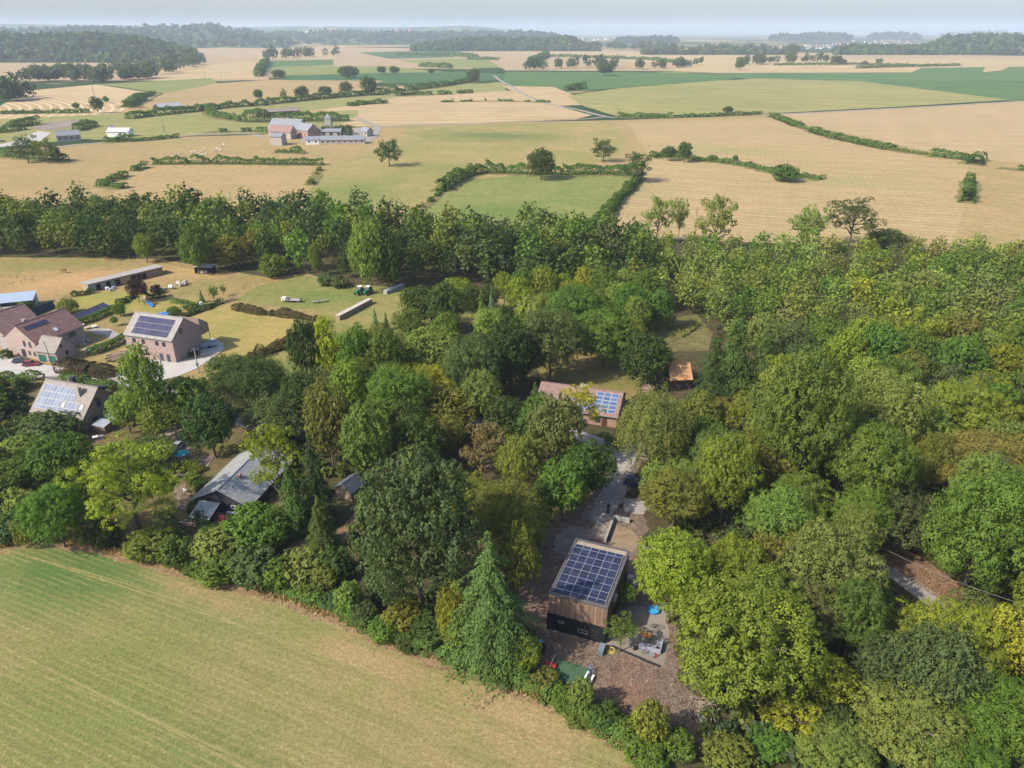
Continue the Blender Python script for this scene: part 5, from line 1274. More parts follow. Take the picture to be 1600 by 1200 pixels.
# --- bungalow
t,sl_,Yd=gable('bungalow','long brick bungalow with rose tiled roof and blue solar panels',(5.7,158.9),-17.6,19.9,12.4,3.3,6.4,M_redbr,R_redold,oh=.6)
me=panelmesh(1.72,1.1,PV_blue,M_alu,.07)
array(t,me,sl_(14.0,.03),(1,0,0),Yd,3,5,1.8,1.2); array(t,me,sl_(10.2,.03),(1,0,0),Yd,2,3,1.8,1.2); array(t,me,sl_(6.6,.35),(1,0,0),Yd,2,1,1.8,1.2)
c=MB(); c.box(0,1.4,0,.8,0,1.0); c.box(-.1,1.5,-.1,.9,1.0,1.12); co=c.build('chimney',M_tan,t); co.location=(9.5,5.8,6.0)
window(t,'front',17.0,.1,1.1,2.1,name='door',pane=plain('brown_door',(.10,.04,.03),.6)); window(t,'front',15.4,.9,1.2,1.2); window(t,'front',11,.9,1.6,1.2); window(t,'right',4,.9,1.4,1.2,L=19.9)
p=G(925,600)
# --- orange roofed cabin
p=G(1046,610); t,sl_,Yd=gable('wooden_cabin','small cabin with orange-brown roof beside the chestnut tree',(p.x,p.y),6,5.6,5.8,3.4,6.2,plain('dark_boards',(.07,.05,.04),.9),R_orange,cat='cabin',oh=.5,gut=False)
p=G(1003,618); t=thing('garden_hut','little pinkish hut roof behind the pale birch','hut',(p.x,p.y,0),R(-18)); m=MB(); m.box(0,2.6,0,2.6,0,2); m.build('wall',M_wood,t); m=MB(); 
for q in ([(-.3,-.3,2),(2.9,-.3,2),(1.3,1.3,3)],[(2.9,-.3,2),(2.9,2.9,2),(1.3,1.3,3)],[(2.9,2.9,2),(-.3,2.9,2),(1.3,1.3,3)],[(-.3,2.9,2),(-.3,-.3,2),(1.3,1.3,3)],[(-.3,-.3,1.99),(-.3,2.9,1.99),(2.9,2.9,1.99),(2.9,-.3,1.99)]): m.face(q)
m.build('roof',R_redold,t)
# --- chalet: ridge runs away from the camera
Mch=plain('dark_timber',(.035,.035,.045),.85,var=.3)
RZ=plain('grey_metal_roof',(.33,.34,.34),.5,.15,var=.18,scale=.7)
o_=(-50.9,117.6); Lc=17.0; Wc=11.4
t,sl_,Yd=gable('timber_chalet','dark timber chalet with grey ribbed metal roof',o_,78,Lc,Wc,2.7,5.5,Mch,RZ,oh=.7,cat='chalet',gut=False,th=.12)
roof=[c for c in t.children if c.name.startswith('roof')][0]
m=MB(); k=34
for i in range(k+1):
    x=-.35+i*(Lc+.7)/k; s=2.8/(Wc/2)
    m.prism([(-.7,2.7-.7*s+.128),(Wc/2,5.5+.128),(Wc/2,5.5+.19),(-.7,2.7-.7*s+.19)],x-.035,x+.035,'x')
    m.prism([(Wc+.7,2.7-.7*s+.128),(Wc+.7,2.7-.7*s+.19),(Wc/2,5.5+.19),(Wc/2,5.5+.128)],x-.035,x+.035,'x')
m.build('roof_rib',RZ,roof)
c=MB(); c.box(0,.7,0,.6,-.6,.9); co=c.build('chimney',M_redbr,t); co.location=sl_(5.0,.72)
c=MB(); c.box(-.36,-.30,0,Wc/2+.1,0,.22); 
for a,b in((3.2,.9),(2.4,.9)): window(t,'left',a,1.5,.6,.6,frame=M_white)
window(t,'left',8.3,.1,1.6,2.1,frame=M_dark)
b_=MB(); b_.box(-.5,-.05,.6,4.6,.5,.75); b_.build('white_band',M_white,t)
for a in(3,6,9.5): window(t,'front',a,.9,1.2,1.1,frame=M_grey)
# porch roof and deck in front of the chalet
m=MB(); m.face([(-5.0,5.2,1.95),(-5.0,9.6,1.95),(-.9,9.6,3.1),(-.9,5.2,3.1)]); m.face([(-5.0,5.2,1.88),(-.9,5.2,3.03),(-.9,9.6,3.03),(-5.0,9.6,1.88)])
m.face([(-5,5.2,1.88),(-5,9.6,1.88),(-5,9.6,1.95),(-5,5.2,1.95)]); m.face([(-5,5.2,1.88),(-5,5.2,1.95),(-.9,5.2,3.1),(-.9,5.2,3.03)])
for i in range(9):
    y=5.2+i*.545; m.tube((-5.0,y,1.98),(-.9,y,3.12),.03,None,4)
pr=m.build('porch_roof',RZ,t); m=MB()
for y in(5.3,9.5): m.box(-4.9,-4.78,y-.06,y+.06,0,1.9)
m.build('porch_post',M_dark,t)
m=MB(); [m.box(-5.6+i*.3,-5.34+i*.3,3.5,11.5,.3,.36) for i in range(18)]; m.build('deck',M_wood,t)
m=MB()
for i in range(12): m.box(-5.7,-5.62,3.5+i*.72,3.58+i*.72,.36,1.2)
m.box(-5.72,-5.6,3.5,11.6,1.2,1.27); m.build('deck_railing',M_wood,t)
w0=Vector((o_[0],o_[1],0)); rot=Matrix.Rotation(R(78),3,'Z')
def chp(x,y,z=0): q=rot@Vector((x,y,z)); return (w0.x+q.x,w0.y+q.y,z)
q=chp(-3.2,3.9); t=thing('red_garden_cushion','red cloth hanging at the chalet porch','cloth',(q[0],q[1],.36)); m=MB(); m.prism([(-.1,.0),(.1,.0),(.5,1.3),(.3,1.3)],-.5,.5,'x'); m.build('cloth',M_red,t)
q=chp(-4.9,3.2); t=thing('garden_chair','white garden chair below the chalet porch','chair',(q[0],q[1],0)); 
def chair(t,mt):
    m=MB(); m.box(-.3,.3,-.3,.3,.4,.46); m.build('seat',mt,t); MB().box(-.3,.3,.25,.31,.46,1.0).build('backrest',mt,t)
    for a in(-.27,.27):
        for b in(-.27,.27): MB().tube((a,b,0),(a,b,.4),.03).build('leg',mt,t)
chair(t,M_white)
t=None
# small shed right of the chalet
p=G(534,779); t,sl_,Yd=gable('wooden_shed','small brown shed with ribbed grey roof between the chalet and the domed tree',(p.x+2.2,p.y-.9),62,4.2,4.0,2.1,3.3,M_wood,RZ,cat='shed',oh=.4,gut=False)
rf=[c for c in t.children if c.name.startswith('roof')][0]; m=MB()
for i in range(10):
    x=-.2+i*.51; m.prism([(4.4,2.1-.4*.6+.17),(4.4,2.1-.4*.6+.24),(2.0,3.3+.24),(2.0,3.3+.17)],x-.04,x+.04,'x')
m.build('roof_rib',M_zinc,rf)
# ================= the black house
LB,WB,HB=9.1,14.3,7.3
t=thing('flat_roofed_house','cube-shaped house with brown timber upper floor, black base and roof panels','house',(5.75,88.0,0),R(-21.3))
MB().box(-.25,LB+.02,-.22,WB,0,3.3).build('base_wall',M_black,t)
MB().box(0,LB,0,WB,3.302,HB-.35).build('upper_wall',plain('grey_render',(.15,.12,.10),.9),t)
# timber boards, each proud by its own amount, tone per board
m,n,out=newmat('timber_boards'); b=N(n,'ShaderNodeBsdfPrincipled'); n.links.new(b.outputs[0],out.inputs[0])
at=N(n,'ShaderNodeAttribute',attribute_name='tone'); tc=N(n,'ShaderNodeTexCoord'); mp=N(n,'ShaderNodeMapping'); mp.inputs['Scale'].default_value=(6,6,.35); n.links.new(tc.outputs['Object'],mp.inputs[0])
g_=noise(n,mp.outputs[0],3,5,.7); c=mixc(n,at.outputs['Fac'],(.115,.07,.047),(.255,.16,.108)); c=mixc(n,1.0,c,mixc(n,ramp(n,g_,.3,.7),(.8,.8,.8),(1.2,1.18,1.15)),'MULTIPLY'); c=mixc(n,math_(n,'MULTIPLY',ramp(n,g_,.5,.8),.4),c,(.24,.22,.20))
n.links.new(c,b.inputs['Base Color']); b.inputs['Roughness'].default_value=.85; M_boards=m
def boards(parent,x0,x1,z0,z1,face,wd=.125):
    m=MB(); tn=[]; k=int((x1-x0)/wd)
    for i in range(k):
        a=x0+i*wd; d=random.uniform(.03,.075); tt=random.random()
        e=random.uniform(-.015,.015)
        if face=='front': m.box(a+.008,a+wd-.008,-d,.0-.001,z0+e,z1)
        else: m.box(LB+.001,LB+d,a+.008,a+wd-.008,z0+e,z1)
        tn+= [tt]*6
    o=m.build('timber_cladding',M_boards,parent); a=o.data.attributes.new('tone','FLOAT','FACE'); a.data.foreach_set('value',np.array(tn,dtype=np.float32)); o['kind']='stuff'; return o
boards(t,0,LB,3.34,HB-.32,'front'); boards(t,0,WB,3.34,HB-.32,'side')
# black base battens
m=MB()
for i in range(31): m.box(-.2+i*.3,-.16+i*.3,-.26,-.2205,.1,3.28)
m.build('base_batten',M_black,t)['kind']='stuff'
for a,zz,ww,hh_ in((2.1,2.1,.8,.3),(5.6,1.3,1.4,.55),(7.6,1.6,.9,.5)): window(t,'front',a,zz,ww,hh_,frame=M_grey if a!=7.6 else M_dark,d=.32)
for a in(1.0,2.6,4.2,5.6,7.2): MB().box(a,a+.9,-.36,-.26,.12,.2).build('vent_grille',M_grey,t)
for a,ww in((3,2.0),(7,3.0),(11,1.2)): window(t,'right',a,4.0,ww,1.9,L=LB+.05,frame=M_dark)
# roof deck and parapet
MB().box(.15,LB-.15,.15,WB-.15,HB-.35,HB-.2).build('roof_deck',plain('roof_membrane',(.33,.27,.21),.95,var=.18,scale=.5),t)
m=MB(); zt=HB; zb=HB-.349
m.box(-.1,LB+.12,-.1,.22,zb,zt); m.box(-.1,LB+.12,WB-.22,WB+.1,zb,zt); m.box(-.1,.22,.22,WB-.22,zb,zt); m.box(LB-.30,LB+.12,.22,WB-.22,zb,zt)
m.build('parapet',plain('parapet_metal',(.115,.11,.115),.5,.1,var=.1),t)
me=panelmesh(1.33,1.54,PV_dark,M_aludark,.02,True)
array(t,me,(.42,.5,HB-.02),(1,0,0),(0,1,0),6,7,1.365,1.78,tilt=R(3))
MB().box(.40,8.62,.48,12.75,HB-.195,HB-.06).build('dark_gap_sheet',M_aludark,t)  # dark sheet added under the panels so the row gaps look dark
me=MB().box(0,.05,0,12.5,.08,.14).mesh('panel_rail',M_alu)
for i in range(7):
    o=bpy.data.objects.new('panel_rail',me); link(o,t); o.location=(.385+i*1.365,.5,HB-.02)
    if i%2: o.scale=(.7,1,1)
MB().box(LB-.1,LB+.6,3.5,4.4,5.6,6.6).build('wall_box',M_grey,t)
# ---------------------------------------------------------------- yard of the black house
def at(x,y,z=0): q=G(x,y,z); return (q.x,q.y,z)
def TH(name,label,cat,x,y,ang=0,z=0,group=None):
    z+=ZTOP; q=G(x,y); return thing(name,label,cat,(q.x,q.y,z),R(ang),group)
t=TH('storage_crate','black open crate with metal hoops over it and a turquoise roll','crate',838,1018,-40)
MB().box(-1,1,-1.1,1.1,0,1.1).box(-1.05,-.95,-1.15,1.15,1.1,1.25).box(.95,1.05,-1.15,1.15,1.1,1.25).build('body',M_blackp,t)
for i in range(3): MB().tube((-.7+i*.6,-1.1,1.3),(-.7+i*.6,1.1,1.3),.05).build('hoop',M_alu,t)
t2=TH('blue_roll','turquoise roll lying on the black crate','roll',838,1018,-40,1.2); MB().tube((.2,-1,.2),(.2,1,.2),.2,.2,10).build('roll',M_turq,t2)
t=TH('play_mat','green artificial turf mat of the small football pitch','mat',889,1056,-21)
MB().box(-2.6,2.6,-1.9,1.9,.3,.34).build('mat',plain('green_turf',(.055,.115,.06),.95,var=.15,scale=8,bump=.4),t)
for s in(-1,1):
    g=TH('football_goal','small goal at the red left end of the green mat' if s<0 else 'small goal at the blue right end of the green mat','goal',889,1056,-21)
    m=MB()
    x=s*2.75
    m.tube((x,-1.9,0),(x,-1.9,1.2),.04); m.tube((x,1.9,0),(x,1.9,1.2),.04); m.tube((x,-1.9,1.2),(x,1.9,1.2),.04); m.tube((x+s*.5,-1.9,0),(x,-1.9,1.2),.03); m.tube((x+s*.5,1.9,0),(x,1.9,1.2),.03); m.build('goal_frame',M_alu if s<0 else M_blue,g)
    m=MB()
    for i in range(13): m.tube((x+s*.5,-1.9+i*.317,.02),(x,-1.9+i*.317,1.2),.012,None,3)
    for i in range(5): m.tube((x+s*.5*(1-i/5),-1.9,i*.24),(x+s*.5*(1-i/5),1.9,i*.24),.012,None,3)
    m.build('goal_net',M_grey,g)
t=TH('red_tarp','red cloth behind the left goal','cloth',861,1044,-30); MB().prism([(-.5,0),(.5,0),(.35,.7),(-.2,.8)],-.8,.8,'x').build('cloth',M_red,t)
for k,(x,y,l) in enumerate(((914,1064,'left white plank bench by the blue goal'),(922,1070,'right white plank bench by the blue goal'))):
    t=TH('plank_bench',l,'bench',x,y,62,group='white plank benches'); MB().box(-1.3,1.3,-.16,.16,.42,.5).build('seat',M_white,t)
    for a in(-1,1): MB().box(a-.05,a+.05,-.14,.14,0,.42).build('leg',M_wood,t)
t=TH('water_butt','upright grey-blue box at the corner of the black house','box',940,1020,-21); MB().box(-.35,.35,-.8,.8,0,.9).build('body',plain('grey_blue',(.13,.17,.22),.6),t); MB().box(-.4,.4,-.85,.85,.9,.96).build('lid',plain('grey_blue_lid',(.18,.22,.28),.5),t)
t=TH('hose','coil of yellow hose on the ground by the terrace','hose',954,1018); m=MB()
for k in range(5):
    r0=.75-.1*k; pts=[(r0*math.cos(a*.524)+.05*k,r0*math.sin(a*.524),.03+.035*k) for a in range(13)]; m.path(pts,.03,.03,5)
m.build('coil',M_yellow,t)
t=TH('corner_sofa','grey outdoor corner sofa on the terrace','sofa',1013,1015,-21)
MB().box(-1.4,1.2,-.45,.45,.1,.38).box(.9,1.75,.45,1.7,.1,.38).build('base',M_blackp,t)
for a in(-1.35,-.5,.35): MB().box(a,a+.8,-.4,.4,.385,.55).build('seat_cushion',M_cloth,t)
for a,b,c_,d_2 in((-1.35,1.7,-.62,-.42),): MB().box(a,b,c_,d_2,.1,.85).build('backrest',M_cloth,t)
MB().box(.95,1.7,.45,1.65,.385,.55).build('seat_cushion',M_cloth,t); MB().box(1.72,1.92,-.6,1.7,.1,.85).build('backrest',M_cloth,t)
t=TH('garden_table','table with an orange-brown wooden top on the terrace','table',1009,999,-21); MB().box(-.85,.85,-.5,.5,.7,.76).build('tabletop',M_orange,t)
for a in(-.75,.75):
    for b in(-.42,.42): MB().box(a-.04,a+.04,b-.04,b+.04,0,.7).build('leg',M_dark,t)
t=TH('plant_pot','black pot left of the sofa','pot',992,1016); MB().tube((0,0,0),(0,0,.45),.2,.3,10).build('pot',M_blackp,t); T(992,1014,8,8,'bush','DG','small plant in the black pot beside the sofa',cat='plant',hi=0)
t=TH('fire_bowl','round grey bowl in front of the sofa','bowl',1018,1027); MB().tube((0,0,.1),(0,0,.35),.25,.5,12).build('bowl',M_grey,t); MB().tube((0,0,0),(0,0,.1),.2,.2,8).build('foot',M_dark,t)
t=TH('terrace_kerb','dark sleeper edging along the front of the terrace','edging',990,1028); 
a=G(955,1012);b=G(1030,1044); me_=MB()
for k in range(5):
    p0=a.lerp(b,k/5+.005);p1=a.lerp(b,(k+1)/5-.005); q=[Vector(p0)-t.location,Vector(p1)-t.location]
    MB().tube((q[0].x,q[0].y,.15),(q[1].x,q[1].y,.15),.18,.18,4).build('sleeper',M_dark,t)
t=TH('warning_cone','small red post at the terrace corner','post',1025,1028); MB().tube((0,0,0),(0,0,.6),.14,.07,6).build('post',M_red,t)
t=TH('paddling_pool','round blue paddling pool under the maple branches','pool',1021,956); MB().tube((0,0,0),(0,0,.35),.95,1.0,14,False).build('rim',M_blue,t); MB().tube((0,0,.02),(0,0,.28),.93,.93,14).build('water',plain('pool_water',(.05,.33,.65),.1),t)
# stones and rubble beside the house
for k,(x,y,s) in enumerate(((985,905,.7),(992,915,.6),(975,912,.5),(999,903,.45),(988,921,.5),(996,928,.4))):
    t=TH('stone_slab','broken grey slab in the rubble beside the black house','stone',x,y,k*50,group='broken slabs beside the black house'); m=MB(); m.prism([(-.6,-.4),(.5,-.5),(.7,.3),(-.2,.55)],0,.35,'z'); o=m.build('slab',M_stone,t); o.scale=(s*1.6,s*1.6,1); o.rotation_euler=(random.uniform(-.3,.3),random.uniform(-.3,.3),0)
# retaining wall
t=TH('retaining_wall','grey concrete retaining wall around the sunken sand area','wall',960,815)
cs=[(945,850),(959,812),(984,818)]
for a_,b_ in zip(cs,cs[1:]):
    a=Vector(G(*a_))-t.location; b=Vector(G(*b_))-t.location; d=(b-a); an=math.atan2(d.y,d.x)
    k=max(1,int(d.length/.95))
    for row_ in range(2):
        for i in range(k):
            o=MB().box(.02,d.length/k-.02,-.22,.22,row_*.55,row_*.55+.53).build('block',M_conc,t); o.location=a+d*(i/k); o.rotation_euler=(0,0,an)
t=TH('tree_stump','dark burnt stump standing at the drive','stump',949,803); MB().path([(0,0,0),(.05,0,.8),(.1,.05,1.6)],.28,.2,8).tube((.1,.05,1.6),(.1,.05,1.9),.38,.3,8).build('stump',M_black,t)
# ---- logs and branches at the bottom
for k,(x,y,a) in enumerate(((1094,1128,100),(1099,1140,95),(1104,1135,88),(1097,1122,110),(1107,1142,80))):
    t=TH('log','grey log in the pile at the edge of the woodland yard','log',x,y,a,group='logs piled in the woodland yard'); m=MB(); m.mat(0).tube((-.9,0,.2+.1*(k%2)),(.9,0,.22),.2,.17,8,False).mat(1).tube((-.905,0,.2+.1*(k%2)),(-.9,0,.2),.19).tube((.9,0,.22),(.905,0,.22),.16); m.build('log',[M_conc,M_logend],t)
t=TH('dead_branches','heap of bare fallen branches beside the logs','branches',1095,1115); m=MB(); rr_=random.Random(5)
for k in range(46):
    a=rr_.uniform(0,6.28); L_=rr_.uniform(1.2,4.2); x0,y0=rr_.uniform(-2.5,2.5),rr_.uniform(-2.5,2.5); z0=rr_.uniform(.1,.5); z1=z0+rr_.uniform(0,1.6)
    m.path([(x0,y0,z0),(x0+L_*.5*math.cos(a),y0+L_*.5*math.sin(a),(z0+z1)/2+.2),(x0+L_*math.cos(a+.2),y0+L_*math.sin(a+.2),z1)],rr_.uniform(.03,.07),.01,4)
m.build('branch',plain('dead_wood',(.36,.29,.22),.9,var=.2),t)
t=TH('dead_tree','bare grey branches of a dead tree left of the rounded grey-green tree','dead tree',1315,1000); m=MB(); rr_=random.Random(9)
m.path([(0,0,0),(.3,.2,2),(.4,.1,3.4)],.16,.08,6)
for k in range(16):
    a=rr_.uniform(0,6.28); z0=rr_.uniform(1,3.3); L_=rr_.uniform(1.2,3.0); p1=(.3+L_*.6*math.cos(a),.2+L_*.6*math.sin(a),z0+.6); m.path([(.3,.2,z0),p1,(.3+L_*math.cos(a+.3),.2+L_*math.sin(a+.3),z0+rr_.uniform(.3,1.6))],.05,.01,4); m.tube(p1,(p1[0]+.8*math.cos(a-.8),p1[1]+.8*math.sin(a-.8),p1[2]+.5),.02,.006,4)
m.build('branch',plain('grey_dead_wood',(.42,.38,.34),.9),t)
T(1063,344,8,44,'open','BR','bare dead tree between two pale poplars',hi=0,clear=4) if False else None
t=TH('dead_tree','bare dead tree standing between the pale poplars','dead tree',1082,392); m=MB(); m.path([(0,0,0),(.4,0,8),(.2,0,18)],.35,.06,6)
for k in range(9): a=k*2.4; z0=8+k; m.tube((.3,0,z0),(.3+2.2*math.cos(a),2.2*math.sin(a),z0+3),.12,.03,4)
m.build('trunk',M_wood,t)
# grass verge stuff : dry tufts along the crop edge
def tufts(name,label,pxline,wid,n,h,cols,sp=.0):
    P=[G(*p) for p in pxline]; seg=[(P[i+1]-P[i]).length for i in range(len(P)-1)]; tot=sum(seg); C=[];NN=[];T_=[];CC=[];S=[];A=[]
    k=n; t=rng.random(k)*tot; cum=np.cumsum([0]+seg); j=np.clip(np.searchsorted(cum,t)-1,0,len(seg)-1); f=(t-cum[j])/np.array(seg)[j]
    Pa=np.array([tuple(p) for p in P]); d=Pa[j+1]-Pa[j]; nr=np.stack([-d[:,1],d[:,0],0*d[:,0]],1); nr=unit(nr)
    c=Pa[j]+d*f[:,None]+nr*(rng.normal(size=(k,1))*wid*(.6+.4*np.sin(t*.7)[:,None])); hh_=h*rng.uniform(.4,1.2,k); c[:,2]=hh_*.8
    al=unit(np.stack([rng.normal(size=k)*.45,rng.normal(size=k)*.45,np.ones(k)],1)); n_=unit(rng.normal(size=(k,3))*[1,1,.3])
    V=quads(c,n_,hh_,.28,rng,al); cc=np.array(cols)[rng.integers(0,len(cols),k)]
    me=leafmesh(name,V,rng.random(k)*.7,LEAFC,cc); o=bpy.data.objects.new(name,me); link(o); return tag(o,label,'grass',kind='stuff')
tufts('dry_grass','tall dry grass along the upper edge of the crop field',[(x,y-3) for x,y in edge[:-1]],.55,9000,.42,[(.42,.30,.16),(.36,.26,.12),(.25,.22,.08),(.48,.35,.2)])
tufts('crop_rows','scattered dry crop stems in the near field',[(0,980),(400,1010),(700,1120),(900,1200)],14,9000,.10,[(.32,.26,.12),(.24,.23,.08),(.2,.21,.075),(.34,.27,.14)])
tufts('wild_grass','rough grass on the floor of the clearing behind the chestnut tree',[(940,500),(1000,500),(1080,520)],4,4000,.8,[(.2,.23,.06),(.3,.27,.1)])
# debris on the woodland yard floor
def litter(name,label,poly,n,s,cols,cat):
    pts=[G(*p) for p in poly]; W=[(p.x,p.y) for p in pts]; C=[]
    x0=min(p[0] for p in W);x1=max(p[0] for p in W);y0=min(p[1] for p in W);y1=max(p[1] for p in W)
    while len(C)<n:
        x,y=random.uniform(x0,x1),random.uniform(y0,y1)
        if inpoly(x,y,W): C.append((x,y,ZTOP-.02+random.random()*.06))
    C=np.array(C); V=quads(C,unit(rng.normal(size=(n,3))*.4+[0,0,1]),s*rng.uniform(.5,1.6,n),.6); cc=np.array(cols)[rng.integers(0,len(cols),n)]
    o=bpy.data.objects.new(name,leafmesh(name,V,rng.random(n)*.7,LEAFC,cc)); link(o); return tag(o,label,cat,kind='stuff')
litter('leaf_debris','fallen leaves and wood chips on the yard below the black house',[(800,1000),(850,985),(945,1030),(1040,1045),(1120,1130),(1000,1160),(870,1080)],4500,.10,[(.33,.22,.15),(.22,.13,.09),(.42,.36,.31),(.14,.09,.06),(.3,.25,.22)],'leaves')
litter('fallen_leaves','brown fallen leaves on the verge of the road',[(1380,860),(1560,965),(1640,1040),(1600,1040),(1500,960),(1380,880)],6000,.12,[(.30,.18,.11),(.22,.13,.08),(.38,.27,.18)],'leaves')
HAZE=8e-5
# ---------------------------------------------------------------- vehicles
def paint(name,c): return plain(name,c,.28,.1,var=.03,spec=.6)
def car(label,x,y,ang,col,L=4.3,W=1.78,Hc=1.45,group=None,wagon=False):
    t=TH('parked_car',label,'car',x,y,ang); h=W/2
    m=MB(); m.prism([(-L/2,.35),(-L/2+.05,.72),(-L/2+.25,.88),(L*.22,.92),(L/2-.25,.78),(L/2,.6),(L/2,.32),(L/2-.15,.25),(-L/2+.1,.25)],-h,h,'y')
    x0=-L/2+(.25 if wagon else .55); roof=[(x0,.88),(x0+.35,Hc),(L*.06,Hc),(L*.24,.91)]
    m2=MB(); k=[(p[0],-h*.93 if p[1]<1 else -h*.74,p[1]) for p in roof]+[(p[0],h*.93 if p[1]<1 else h*.74,p[1]) for p in roof]
    m2.face([k[0],k[1],k[2],k[3]]); m2.face([k[7],k[6],k[5],k[4]]); m2.face([k[0],k[4],k[5],k[1]]); m2.face([k[2],k[6],k[7],k[3]])
    m.face([(p[0],p[1],Hc+.005) for p in (k[1],k[2],k[6],k[5])][::1]); m.box(x0+.38,L*.05,-h*.73,h*.73,Hc-.03,Hc+.004)
    m.build('body',paint('paint_%d'%int(sum(col)*997),col),t); m2.build('window',M_glass,t)
    for a in(-L*.31,L*.31):
        for b in(-1,1):
            w_=MB().tube((a,b*(h-.2),.31),(a,b*(h+.01),.31),.31,.31,12).build('wheel',M_tyre,t); MB().tube((a,b*(h),.31),(a,b*(h+.02),.31),.19,.19,8).build('rim',M_chrome,w_)
    for b in(-1,1): MB().box(L/2-.12,L/2+.01,b*h*.75-.2,b*h*.75+.2,.55,.68).build('headlight',M_lamp,t); MB().box(-L/2-.01,-L/2+.06,b*h*.8-.15,b*h*.8+.15,.6,.75).build('tail_light',M_tail,t)
    return t
car('dark blue and white car parked in front of the green garage doors',34,567,12,(.06,.07,.13),wagon=True)
car('dark red car parked in front of the green garage doors',50,572,12,(.25,.03,.07),L=4.2,wagon=True)
car('silver grey car parked on the earth drive above the chalet',277,703,-100,(.40,.44,.52))
car('white car half hidden behind the red-roofed house',24,508,20,(.7,.7,.7))
car('dark car with a blue roof edge parked at the gravel drive',990,758,-12,(.03,.06,.14),wagon=True,Hc=1.7)
car('white van by the gate of the bungalow',998,662,80,(.7,.7,.7),wagon=True,Hc=1.9)
car('small black car beside the yard at the far left',4,222,0,(.02,.02,.03))
car('white car parked under the trees right of the birch',1022,665,30,(.7,.7,.7))
# pickup truck and trailer beside the wide brick house
t=TH('pickup_truck','black and white pickup truck beside the wide brick house','pickup truck',295,556,28); m=MB(); m.prism([(-2.6,.4),(-2.6,1.0),(-.3,1.0),(-.3,1.05),(1.3,1.05),(2.5,.95),(2.6,.4)],-.95,.95,'y'); m.build('body',paint('dark_paint',(.02,.02,.025)),t)
m=MB(); m.prism([(-.3,1.051),(-.15,1.75),(.8,1.75),(1.4,1.051)],-.85,.85,'y'); m.build('cab',M_glass,t); MB().box(-.1,.78,-.8,.8,1.751,1.8).build('cab_roof',paint('dark_paint',(.02,.02,.025)),t); MB().box(-2.64,-2.0,-.9,.9,.5,1.15).build('tailgate',M_white,t)
for a in(-1.7,1.7):
    for b in(-1,1): MB().tube((a,b*.75,.38),(a,b*.98,.38),.38,.38,12).build('wheel',M_tyre,t)
t=TH('box_trailer','pale blue-grey box trailer beside the wide brick house','trailer',327,543,28); MB().box(-2.3,2.3,-1,1,.6,.7).box(-2.3,2.3,-1,-.92,.7,1.5).box(-2.3,2.3,.92,1,.7,1.5).box(-2.3,-2.22,-.92,.92,.7,1.5).box(2.22,2.3,-.92,.92,.7,1.5).build('box',plain('pale_blue_metal',(.38,.45,.50),.5),t)
for b in(-1,1): MB().tube((0,b*1.0,.35),(0,b*1.15,.35),.35,.35,10).build('wheel',M_tyre,t)
MB().box(-3.6,-2.3,-.06,.06,.5,.6).build('drawbar',M_grey,t)
t=TH('wooden_sleepers','long stack of brown beams beside the pale trailer','beams',328,556,28)
for k in range(3): MB().box(-3,3,-.4+k*.28,-.16+k*.28,0,.25).build('beam',M_wood2,t)
# tractors
def tractor(label,x,y,ang):
    t=TH('tractor',label,'tractor',x,y,ang,group='green tractors'); g=paint('tractor_green',(.02,.20,.10))
    MB().prism([(.2,.8),(.2,1.7),(2.1,1.5),(2.2,.8)],-.42,.42,'y').build('bonnet',g,t)
    MB().prism([(-1.2,1.0),(-1.2,1.6),(-1.0,2.6),(.1,2.6),(.4,1.6),(.3,1.0)],-.75,.75,'y').build('cab',M_glass,t)
    MB().box(-1.3,.25,-.85,.85,2.601,2.75).build('cab_roof',M_white,t)
    m=MB(); [m.box(a,a+.5,b-.3,b+.3,1.55,1.68) for a in(-1.6,-1.1,-.6) for b in(-1.0,1.0)]; m.build('mudguard',g,t)
    for b in(-1,1):
        w_=MB().tube((-.8,b*.75,.85),(-.8,b*1.25,.85),.85,.85,16).build('rear_wheel',M_tyre,t); MB().tube((-.8,b*1.2,.85),(-.8,b*1.27,.85),.42,.42,10).build('rim',g,w_)
        w_=MB().tube((1.6,b*.65,.55),(1.6,b*.98,.55),.55,.55,14).build('front_wheel',M_tyre,t); MB().tube((1.6,b*.95,.55),(1.6,b*1.0,.55),.28,.28,8).build('rim',g,w_)
    MB().tube((1.2,.35,1.6),(1.2,.35,2.5),.05).build('exhaust',M_dark,t)
tractor('green tractor with a white cab roof, left one of the pair',562,460,-115); tractor('green tractor with a white cab roof, right one of the pair',575,460,-115)
# stacked stone wall / log stacks on the meadow
def stack(label,a_,b_,w_,h_,mat,capm,name,cat,n,part,rows=4):
    a=G(*a_);b=G(*b_); d=b-a; t=thing(name,label,cat,(a.x,a.y,0),math.atan2(d.y,d.x)); L=d.length; me=[]
    for k in range(4):
        m=MB(); m.mat(0); l=L/n; m.box(.02,l-.03,-w_/2+random.uniform(-.05,.05),w_/2,.01,h_/rows-.03); me.append(m.mesh(part,mat))
    for j in range(rows):
        for i in range(n):
            o=bpy.data.objects.new(part,me[random.randrange(4)]); link(o,t); o.location=(i*L/n,random.uniform(-.06,.06)+(0),j*h_/rows)
    for i in range(n):
        o=MB().box(.01,L/n-.04,-w_/2-.12,w_/2+.12,.0,.12).build('cover_slab',capm,t); o.location=(i*L/n,0,h_+random.uniform(0,.06))
    return t
stack('long neat stack of firewood under pale covers on the meadow',(528,501),(579,474),1.6,1.7,M_log,M_stone,'firewood_stack','wood stack',17,'firewood_row')
stack('pale covered stack at the edge of the back wood, right of the tractors',(602,460),(630,449),1.6,1.3,M_conc,M_zinc,'firewood_stack','wood stack',8,'firewood_row',2)
